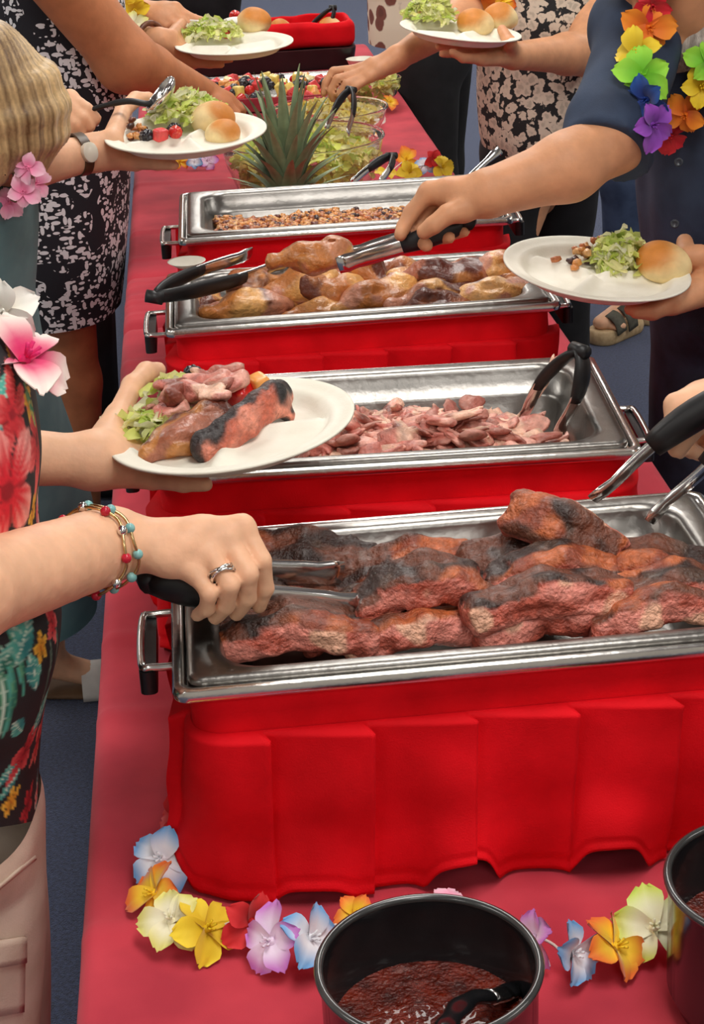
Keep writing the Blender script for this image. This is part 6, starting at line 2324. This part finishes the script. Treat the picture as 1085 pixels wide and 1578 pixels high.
def glass_bowl(c, R, H, label):
    r = thing('glass_bowl', label, 'bowl', c)
    th = 0.003
    prof_o = [(R * 0.42, 0.0), (R * 0.46, 0.002), (R * 0.62, H * 0.16), (R * 0.82, H * 0.45), (R * 0.94, H * 0.75), (R, H)]
    rim = [(R + 0.003, H + 0.002), (R + 0.002, H + 0.005), (R - 0.002, H + 0.005)]
    prof_i = [(a - th * 1.2, max(z, 0.005)) for a, z in prof_o[::-1]]
    P = [(x[0], x[1]) for x in prof_o] + rim + [(p[0], p[1]) for p in prof_i]
    MB().lathe(P, 56, cap0=True, cap1=True).build('bowl', M_GLASS, r)
    return r


def bowl_fill(c, R, z0, dome_h, n, label, seed, cols, L, Wd, depth=0.05):
    def smp(rs):
        a, q = rs.uniform(0, 6.28), math.sqrt(rs.random())
        z = dome_h * (1 - q ** 2)
        low = rs.random() < 0.45
        if low:
            dd = rs.random() * depth
            k = 1 - 0.55 * (dd / max(depth, 1e-6)) ** 1.5
            return V3(R * (0.75 + 0.22 * rs.random()) * k * math.cos(a), R * (0.75 + 0.22 * rs.random()) * k * math.sin(a), z0 - dd)
        return V3(R * 0.92 * q * math.cos(a), R * 0.92 * q * math.sin(a), z0 + z)
    v, f, cc = lettuce(n, smp, L, Wd, seed, cols)
    o = flecked('tossed_salad', M_LEAF, v, f, cc, c, label, 'salad')
    o['kind'] = 'stuff'


bc_ = ony(465, 214, 3.76)
glass_bowl((bc_[0], bc_[1], TZ + 0.006), 0.176, bc_[2] - TZ - 0.006, 'big clear glass bowl of salad behind the pineapple crown')
SAL = [lin(250, 246, 140), lin(234, 242, 120), lin(252, 248, 180), lin(206, 228, 110), lin(252, 234, 130), lin(244, 246, 156), lin(252, 238, 156)]
bowl_fill((bc_[0], bc_[1], TZ + 0.006), 0.16, bc_[2] - TZ - 0.045, 0.045, 620, 'yellow green tossed salad filling the big glass bowl', 31, SAL, 0.045, 0.020, 0.10)
b2 = ony(505, 168, 4.42)
glass_bowl((b2[0], b2[1], TZ + 0.006), 0.150, b2[2] - TZ - 0.006, 'clear glass bowl of pale shredded topping between the big salad bowl and the fruit tray')
bowl_fill((b2[0], b2[1], TZ + 0.006), 0.138, b2[2] - TZ - 0.025, 0.03, 380, 'pale yellow shredded topping heaped in the second glass bowl', 32, [lin(244, 232, 150), lin(248, 240, 190), lin(240, 222, 120)], 0.03, 0.016, 0.06)
b3 = ony(577, 122, 5.02)
glass_bowl((b3[0], b3[1], TZ + 0.006), 0.075, b3[2] - TZ - 0.006, 'small clear glass bowl of lettuce by the table edge near the red basket')
bowl_fill((b3[0], b3[1], TZ + 0.006), 0.068, b3[2] - TZ - 0.02, 0.03, 120, 'lettuce leaves in the small glass bowl', 33, SAL, 0.036, 0.02, 0.04)

# pineapple with its crown, standing behind the bean pan
pb = ony(444, 296, 3.42)
pt_ = ony(452, 118, 3.42)
pa = thing('pineapple', 'pineapple with a tall spiky green crown beside the salad bowl', 'pineapple', (pb[0], pb[1], TZ + 0.004))
zc = pb[2] - TZ - 0.004
s = SDF()
s.ell((0, 0, zc * 0.5 + 0.0), (0.06, 0.06, zc * 0.52), k=0.01)
s.box((0, 0, -0.05), (0.2, 0.2, 0.05), 0.001, sub=True, k=0.002)
v_, f_ = s.mesh(0.005, lambda P: -0.004 * np.abs(np.sin(np.arctan2(P[..., 1], P[..., 0]) * 6 + P[..., 2] * 60) * np.sin(np.arctan2(P[..., 1], P[..., 0]) * 6 - P[..., 2] * 60)))
link('fruit', new_mesh('fruit', v_, f_), mat('pineapple_rind', lin(186, 140, 62), lin(128, 92, 40), scale=70, rough=0.6), pa)
hc_ = pt_[2] - pb[2]
LEAFM = mat_attr('pineapple_leaf', rough=0.5, noise=0.15, nscale=60)


def blade(L, Wd, out, seed):
    nu, nv = 12, 5
    rs = np.random.default_rng(seed)
    V, Cc_ = [], []
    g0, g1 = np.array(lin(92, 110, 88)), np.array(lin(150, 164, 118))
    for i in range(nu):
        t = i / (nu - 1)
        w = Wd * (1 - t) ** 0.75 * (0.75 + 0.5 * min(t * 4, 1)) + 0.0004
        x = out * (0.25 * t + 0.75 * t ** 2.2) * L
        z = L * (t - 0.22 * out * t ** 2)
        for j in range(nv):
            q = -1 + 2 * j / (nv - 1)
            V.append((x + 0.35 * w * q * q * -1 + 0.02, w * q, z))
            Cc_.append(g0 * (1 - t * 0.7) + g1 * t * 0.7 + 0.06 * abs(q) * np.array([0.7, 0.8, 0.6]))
    V = np.array(V)
    back = V.copy()
    back[:, 0] -= 0.0012
    gi, gj = np.meshgrid(np.arange(nu - 1), np.arange(nv - 1), indexing='ij')
    a = (gi * nv + gj).ravel()
    F0 = np.stack([a, a + 1, a + nv + 1, a + nv], 1)
    return new_mesh('leaf', np.concatenate([V, back]), np.concatenate([F0[:, ::-1], F0 + len(V)]), colors=np.array(Cc_ + Cc_) * rs.uniform(0.75, 1.2))


rl_ = np.random.default_rng(8)
kk = 0
for tier, (n_, L_, o_, z_) in enumerate(((13, 0.42, 1.0, -0.10), (14, 0.60, 0.72, -0.06), (13, 0.78, 0.5, -0.02), (11, 0.93, 0.32, 0.02), (8, 1.02, 0.15, 0.06))):
    for q in range(n_):
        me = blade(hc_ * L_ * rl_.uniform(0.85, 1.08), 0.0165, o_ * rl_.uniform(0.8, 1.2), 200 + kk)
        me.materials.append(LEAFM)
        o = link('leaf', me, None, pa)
        o.location = (0, 0, zc - 0.012 + z_ * 0.25)
        o.rotation_euler = (0, 0, 2 * math.pi * (q + 0.5 * (tier % 2)) / n_ + rl_.uniform(-0.15, 0.15))
        kk += 1

# fruit tray
tc_ = onz(410, 132, TZ + 0.05)
tr_ = thing('fruit_tray', 'shallow steel tray of mixed cut fruit in front of the red basket', 'tray', (tc_[0], tc_[1], TZ + 0.006), (0, 0, -0.04))
hx, hy = 0.27, 0.19
MB().loft([rrect(-hx + 0.03, hx - 0.03, -hy + 0.03, hy - 0.03, 0.03, 0.0), rrect(-hx + 0.012, hx - 0.012, -hy + 0.012, hy - 0.012, 0.035, 0.04), rrect(-hx, hx, -hy, hy, 0.03, 0.045), rrect(-hx, hx, -hy, hy, 0.03, 0.042),
           rrect(-hx + 0.016, hx - 0.016, -hy + 0.016, hy - 0.016, 0.035, 0.038), rrect(-hx + 0.034, hx - 0.034, -hy + 0.034, hy - 0.034, 0.03, 0.004)], True, True).build('tray_body', M_STEEL, tr_, edge=40)
FK = ['strawberry', 'blackberry', 'melon', 'watermelon', 'pineapple', 'blackberry', 'melon', 'strawberry', 'pale', 'watermelon']
FMESH = {}
for kf in set(FK):
    v_, f_, c_ = berry(kf, 5, 0.017)
    me = new_mesh(FN[kf], v_, f_, colors=c_)
    me.materials.append(M_FRUIT)
    FMESH[kf] = me
FL = {'strawberry': 'red strawberry in the shallow steel fruit tray', 'blackberry': 'blackberry in the shallow steel fruit tray', 'melon': 'orange melon cube in the shallow steel fruit tray',
      'watermelon': 'pink watermelon cube in the shallow steel fruit tray', 'pineapple': 'yellow pineapple chunk in the shallow steel fruit tray', 'pale': 'pale melon cube in the shallow steel fruit tray'}
rt_ = np.random.default_rng(21)
for k in range(120):
    kf = FK[int(rt_.integers(0, len(FK)))]
    lx, ly = rt_.uniform(-hx + 0.06, hx - 0.06), rt_.uniform(-hy + 0.06, hy - 0.06)
    lay = 0.022 + 0.034 * max(0, 1 - (lx / hx) ** 2 - (ly / hy) ** 2) * rt_.uniform(0.4, 1.2)
    o = bpy.data.objects.new(FN[kf], FMESH[kf])
    COL.objects.link(o)
    o.location = (tc_[0] + lx, tc_[1] + ly, TZ + 0.006 + lay)
    o.rotation_euler = rt_.uniform(-2, 2, 3)
    s_ = rt_.uniform(0.75, 1.15)
    o.scale = (s_, s_, s_)
    tag(o, FL[kf], 'fruit', 'cut fruit in the tray: ' + FN[kf].replace('_', ' '))
r_ = thing('serving_spoon', 'black-handled serving spoon resting on the edge of the fruit tray', 'spoon', onz(312, 120, TZ + 0.06))
o1 = onz(312, 120, TZ + 0.06)
MB().tube([onz(282, 106, TZ + 0.07) - o1, onz(318, 121, TZ + 0.062) - o1, onz(338, 130, TZ + 0.055) - o1], [0.008, 0.009, 0.006], 8, flat=((0, 0, 1), 0.6)).build('handle', M_GRIP, r_)
v_, f_ = SDF().ell(onz(352, 135, TZ + 0.055) - o1, (0.032, 0.022, 0.008), k=0.003).mesh(0.004)
link('bowl', new_mesh('bowl', v_, f_), M_CHROME, r_)

# black crock and cloth-lined red basket at the far end
kc = onz(420, 97, TZ + 0.03)
kb = thing('black_tray', 'long black tray carrying the red cloth basket', 'tray', (kc[0], kc[1] + 0.10, TZ + 0.006))
MB().loft([rrect(-0.26, 0.26, -0.13, 0.13, 0.03, 0), rrect(-0.27, 0.27, -0.14, 0.14, 0.03, 0.062), rrect(-0.262, 0.262, -0.132, 0.132, 0.03, 0.064), rrect(-0.25, 0.25, -0.12, 0.12, 0.03, 0.058)], True, True).build('tray_body', M_BLACK, kb, edge=40)
zb_ = TZ + 0.006 + 0.059
kx = ony(466, 70, kc[1] + 0.10)
rb_ = thing('bread_basket', 'red cloth-lined basket with a bread roll and tongs in it', 'basket', (kx[0], kc[1] + 0.10, zb_))
bw, bd, bh = 0.165, 0.105, 0.085
v_, f_ = SDF().box((0, 0, bh * 0.5), (bw, bd, bh * 0.5), 0.025, k=0.01).box((0, 0, bh * 0.62), (bw - 0.022, bd - 0.022, bh * 0.5), 0.02, k=0.012, sub=True).mesh(0.006, lambda P: 0.003 * wob(P, 45, 1, 2))
link('basket_cloth', new_mesh('basket_cloth', v_, f_), M_RED, rb_)
for k, (dx, dy, lb) in enumerate(((0.09, -0.02, 'orange toned bread roll in the red basket'), (-0.07, 0.02, 'bread roll behind the tongs in the red basket'))):
    v_, f_, c_ = bread(0.036, 11 + k)
    flecked('bread_roll', M_BREAD, v_, f_, c_, (kx[0] + dx, kc[1] + 0.10 + dy, zb_ + 0.058), lb, 'bread roll', rot=rotz(1.0 * k))
bY = kc[1] + 0.10
tongs('black-handled tongs standing in the red bread basket', ony(513, 12, bY - 0.01), ony(463, 60, bY - 0.01), ony(496, 60, bY - 0.03), w=0.010, grip=0.75, bow=0.006)
cw = onz(556, 96, TZ + 0.03)
r_ = thing('paper_cup', 'small white paper bowl beside the red basket', 'bowl', (cw[0], cw[1], TZ + 0.006))
MB().lathe([(0.03, 0), (0.045, 0.035), (0.047, 0.036), (0.044, 0.034), (0.03, 0.004)], 28, cap0=True, cap1=True).build('bowl', M_PLATE, r_)
# white rest under the laid tongs
cs_ = onz(276, 409, RZ + 0.004)
r_ = thing('spoon_rest', 'small white saucer under the laid tongs at the end of the chicken pan', 'saucer', (cs_[0] + 0.012, cs_[1], RZ + 0.0015))
MB().lathe([(0.016, 0), (0.028, 0.008), (0.030, 0.009), (0.027, 0.008), (0.016, 0.003)], 28, cap0=True, cap1=True).build('dish', M_PLATE, r_)

# ================================================================== flower garlands
PETC = {'blue': ((244, 244, 250), (116, 172, 226)), 'orange': ((250, 206, 40), (240, 110, 30)), 'cream': ((244, 238, 206), (226, 218, 120)), 'yellow': ((226, 190, 20), (248, 216, 40)), 'red': ((196, 20, 26), (222, 36, 40)),
        'lilac': ((244, 224, 244), (206, 120, 206)), 'lime': ((244, 240, 206), (204, 220, 90)), 'pink': ((250, 150, 190), (250, 196, 214)), 'orchid': ((222, 40, 110), (250, 232, 222)), 'white': ((246, 242, 232), (250, 246, 238)),
        'rorange': ((236, 120, 20), (250, 150, 30)), 'rlime': ((120, 200, 40), (160, 226, 60)), 'rblue': ((10, 50, 130), (16, 80, 160)), 'rpurple': ((120, 50, 160), (150, 70, 190)), 'rred': ((190, 10, 30), (226, 30, 50))}
M_PETAL = mat_attr('silk_petal', rough=0.65, noise=0.06, nscale=140, sheen=0.3)
PET = {}


def petal_mesh(pal):
    if pal in PET:
        return PET[pal]
    nu, nv = 8, 7
    a, b = np.array(lin(*PETC[pal][0])), np.array(lin(*PETC[pal][1]))
    V, Cl = [], []
    for i in range(nu):
        t = i / (nu - 1)
        w = 0.10 + 0.36 * math.sin(math.pi * min(1, t * 0.92 + 0.04)) ** 0.8 * (0.45 + 0.75 * t)
        if t > 0.9:
            w *= 0.82
        for j in range(nv):
            q = -1 + 2 * j / (nv - 1)
            x = t - (0.07 * q * q if t > 0.8 else 0) + (0.04 * math.cos(q * 6) if t > 0.95 else 0)
            V.append((x, w * q, 0.20 * math.sin(t * 2.3) + 0.10 * q * q - 0.22 * t * t + 0.03 * math.sin(q * 7) * t))
            mixt = sm(np.array(t + 0.18 * (abs(q) - 0.4)), 0.3, 0.95)
            Cl.append(a * (1 - mixt) + b * mixt)
    V = np.array(V)
    back = V.copy()
    back[:, 2] -= 0.02
    gi, gj = np.meshgrid(np.arange(nu - 1), np.arange(nv - 1), indexing='ij')
    k = (gi * nv + gj).ravel()
    F0 = np.stack([k, k + nv, k + nv + 1, k + 1], 1)
    me = new_mesh('petal', np.concatenate([V, back]), np.concatenate([F0, F0[:, ::-1] + len(V)]), colors=np.array(Cl + Cl))
    me.materials.append(M_PETAL)
    PET[pal] = me
    return me


CORE = {}


def lei(label, items, string=True, seed=0, closed=False):
    """items: (point, facing normal, radius, palette)"""
    rs = np.random.default_rng(300 + seed)
    c = np.mean([i[0] for i in items], axis=0)
    r = thing('flower_garland', label, 'garland', c)
    if string:
        P = [i[0] - c - nrm(i[1]) * 0.004 for i in items]
        MB().tube(spline(P, 6), 0.0014, 6).build('string', mat('garland_thread', lin(236, 226, 216), rough=0.6), r)
    for p, n, R, pal in items:
        if pal not in CORE:
            cm = MB()
            cm.lathe([(0.02, -0.25), (0.10, -0.1), (0.14, 0.05), (0.05, 0.2)], 10, cap0=True, cap1=True)
            for k in range(5):
                a = 2 * math.pi * k / 5
                cm.tube([(0, 0, 0.1), (0.12 * math.cos(a), 0.12 * math.sin(a), 0.42)], [0.025, 0.035], 6)
            me = new_mesh('flower', cm.v, cm.f)
            col = lin(*PETC[pal][0])
            me.materials.append(mat('core_' + pal, tuple(min(1, x * 1.05) for x in col), rough=0.7))
            CORE[pal] = me
        o = link('flower', CORE[pal], None, r)
        n = nrm(n)
        e1 = nrm(np.cross(n, V3(0.3, 0.8, 0.52)))
        e2 = np.cross(n, e1)
        m = Matrix(np.stack([e1 * R, e2 * R, n * R], 1).tolist()).to_4x4()
        m.translation = [float(x) for x in (p - c)]
        o.matrix_basis = m
        ph = rs.uniform(0, 6.28)
        for k in range(5):
            q = link('petal', petal_mesh(pal), None, o)
            q.location = (0, 0, 0)
            q.rotation_euler = (rs.uniform(-0.35, 0.35), rs.uniform(-0.55, 0.25), ph + 2 * math.pi * k / 5 + rs.uniform(-0.15, 0.15))
            s_ = rs.uniform(0.85, 1.1)
            q.scale = (s_, s_, s_)
    return r


UPN = V3(0, -0.35, 1)


def tab(u, v, dz, n, R, pal):
    return (onz(u, v, TZ + dz), np.array(n, float), R, pal)


lei('long pastel flower garland lying in front of the rib dish and sauce pots', [
    tab(283, 1262, 0.028, (-0.6, -0.6, 0.7), 0.027, 'red'), tab(250, 1322, 0.030, (-0.2, -0.75, 0.6), 0.036, 'blue'), tab(240, 1376, 0.022, (-0.7, -0.5, 0.5), 0.030, 'orange'),
    tab(264, 1420, 0.026, (-0.1, -0.4, 0.9), 0.034, 'cream'), tab(318, 1432, 0.024, (0.4, -0.6, 0.7), 0.034, 'yellow'), tab(386, 1418, 0.028, (0.3, -0.9, 0.3), 0.030, 'red'),
    tab(420, 1450, 0.030, (-0.5, -0.7, 0.5), 0.034, 'lilac'), tab(476, 1446, 0.030, (0.5, -0.6, 0.6), 0.034, 'blue'), tab(548, 1412, 0.020, (0.2, -0.5, 0.8), 0.024, 'orange'),
    tab(690, 1395, 0.012, (0.2, -0.5, 0.8), 0.02, 'pink'), tab(828, 1445, 0.026, (-0.8, -0.4, 0.5), 0.030, 'lilac'), tab(878, 1468, 0.026, (0.6, -0.7, 0.4), 0.032, 'blue'), tab(946, 1460, 0.022, (0.5, -0.5, 0.6), 0.034, 'orange'),
    tab(1008, 1430, 0.030, (-0.1, -0.6, 0.7), 0.036, 'lime')], seed=1)
lei('garland of yellow, white and red flowers between the bean pan and the table edge', [
    tab(596, 268, 0.03, UPN, 0.030, 'yellow'), tab(626, 246, 0.03, (0, -0.8, 0.6), 0.032, 'orange'), tab(632, 266, 0.03, (0, -0.8, 0.6), 0.034, 'yellow'), tab(654, 254, 0.03, (0.2, -0.8, 0.6), 0.026, 'blue'),
    tab(668, 246, 0.04, (0.3, -0.8, 0.4), 0.028, 'red'), tab(681, 258, 0.03, (0.3, -0.8, 0.5), 0.032, 'yellow')], seed=2)
lei('garland of pale yellow flowers lying between two glass bowls', [
    tab(548, 164, 0.03, (0, -0.8, 0.6), 0.028, 'pink'), tab(566, 172, 0.03, (0, -0.8, 0.6), 0.036, 'cream'), tab(562, 188, 0.03, (0, -0.8, 0.6), 0.036, 'yellow'), tab(580, 182, 0.03, (0.2, -0.8, 0.6), 0.032, 'white'), tab(600, 158, 0.03, (0.4, -0.7, 0.6), 0.030, 'orange')], seed=3)
lei('garland of yellow and lilac flowers lying under the plate with berries', [
    tab(230, 246, 0.02, UPN, 0.028, 'yellow'), tab(254, 248, 0.02, UPN, 0.03, 'yellow'), tab(278, 249, 0.02, (0, -0.8, 0.6), 0.028, 'orange'), tab(300, 250, 0.02, (0, -0.8, 0.6), 0.026, 'blue'), tab(320, 248, 0.02, (0, -0.7, 0.7), 0.030, 'lilac')], seed=4)

# garlands worn by people: laid on the clothes by casting the picture ray onto them
bpy.context.view_layer.update()
from mathutils.bvhtree import BVHTree


def cast(person_root, u, v, fallback, lift=0.02):
    best = None
    for o in person_root.children:
        if o.type != 'MESH':
            continue
        t = BVHTree.FromPolygons([o.matrix_world @ p.co for p in o.data.vertices], [tuple(p.vertices) for p in o.data.polygons])
        h = t.ray_cast(Vector(CAM), Vector(nrm(ray(u, v))))
        if h[0] is not None and (best is None or h[3] < best):
            best = h[3]
    return CAM + nrm(ray(u, v)) * (best - lift) if best else at(u, v, fallback)


def worn(root, label, L, seed, fb, lift=0.02):
    it = []
    for u, v, R, pal in L:
        p = cast(root, u, v, fb, lift)
        d = nrm(CAM - p) + np.random.default_rng(int(u * 7 + v)).normal(0, 0.35, 3)
        it.append((p, d, R, pal))
    return lei(label, it, seed=seed)


worn(Hm, 'rainbow flower garland worn over the navy shirt', [(1006, 8, 0.030, 'rred'), (998, 42, 0.038, 'rorange'), (982, 84, 0.036, 'yellow'), (990, 118, 0.040, 'rlime'), (1000, 152, 0.036, 'rblue'), (1004, 192, 0.036, 'rpurple'), (1032, 208, 0.032, 'rred'), (1058, 176, 0.034, 'rorange'),
                                                             (1080, 134, 0.034, 'yellow'), (1090, 98, 0.034, 'rlime')], 5, 2.38)
worn(A, 'white and pink orchid garland worn over the tropical shirt', [(2, 480, 0.036, 'white'), (34, 560, 0.052, 'orchid')], 6, 1.5, 0.02)
worn(B, 'pink flower garland round the neck of the blond person', [(14, 312, 0.026, 'pink'), (44, 258, 0.026, 'pink'), (54, 284, 0.028, 'pink'), (36, 296, 0.026, 'pink')], 7, 2.55, 0.008)
worn(Dd, 'yellow flower garland hanging beside the brown bracelet', [(204, -14, 0.036, 'yellow'), (206, 14, 0.038, 'yellow'), (208, 40, 0.038, 'cream'), (196, 54, 0.034, 'yellow')], 8, 3.95)
worn(G, 'orange and yellow flower garland on the blossom blouse', [(744, -8, 0.036, 'rorange'), (772, 2, 0.036, 'orange'), (760, 16, 0.038, 'yellow')], 9, 4.0)

# cargo pocket with its flap sewn on the khaki trousers
def patch(name, root, parent, corners, nu, nv, lift, material, th=0.003):
    """a cloth patch laid on a garment: corners (u, v) top-left, top-right, bottom-right, bottom-left"""
    t = BVHTree.FromPolygons([parent.matrix_world @ p.co for p in parent.data.vertices], [tuple(p.vertices) for p in parent.data.polygons])
    o0_ = np.array(parent.matrix_world.translation)
    G = []
    a, b, c, d = [np.array(q, float) for q in corners]
    for i in range(nv):
        for j in range(nu):
            x, y = j / (nu - 1), i / (nv - 1)
            q = (a * (1 - x) + b * x) * (1 - y) + (d * (1 - x) + c * x) * y
            h = t.ray_cast(Vector(CAM), Vector(nrm(ray(*q))))
            p = np.array(h[0]) if h[0] is not None else at(q[0], q[1], 1.6)
            G.append(p + nrm(CAM - p) * lift - o0_)
    gi, gj = np.meshgrid(np.arange(nv - 1), np.arange(nu - 1), indexing='ij')
    k = (gi * nu + gj).ravel()
    o = link(name, new_mesh(name, np.array(G), np.stack([k, k + nu, k + nu + 1, k + 1], 1)), material, parent)
    m = o.modifiers.new('thick', 'SOLIDIFY')
    m.thickness = th
    m.offset = -1
    return o


patch('cargo_pocket', A, tr_pocket, [(-30, 1470), (40, 1462), (38, 1560), (-30, 1572)], 8, 8, 0.004, M_KHAKI)
patch('pocket_flap', A, tr_pocket, [(-32, 1456), (42, 1444), (42, 1484), (-32, 1498)], 8, 5, 0.009, M_KHAKI)
patch('pocket_seam', A, tr_pocket, [(-10, 1372), (55, 1318), (57, 1324), (-10, 1380)], 10, 3, 0.003, M_KHAKI, 0.002)
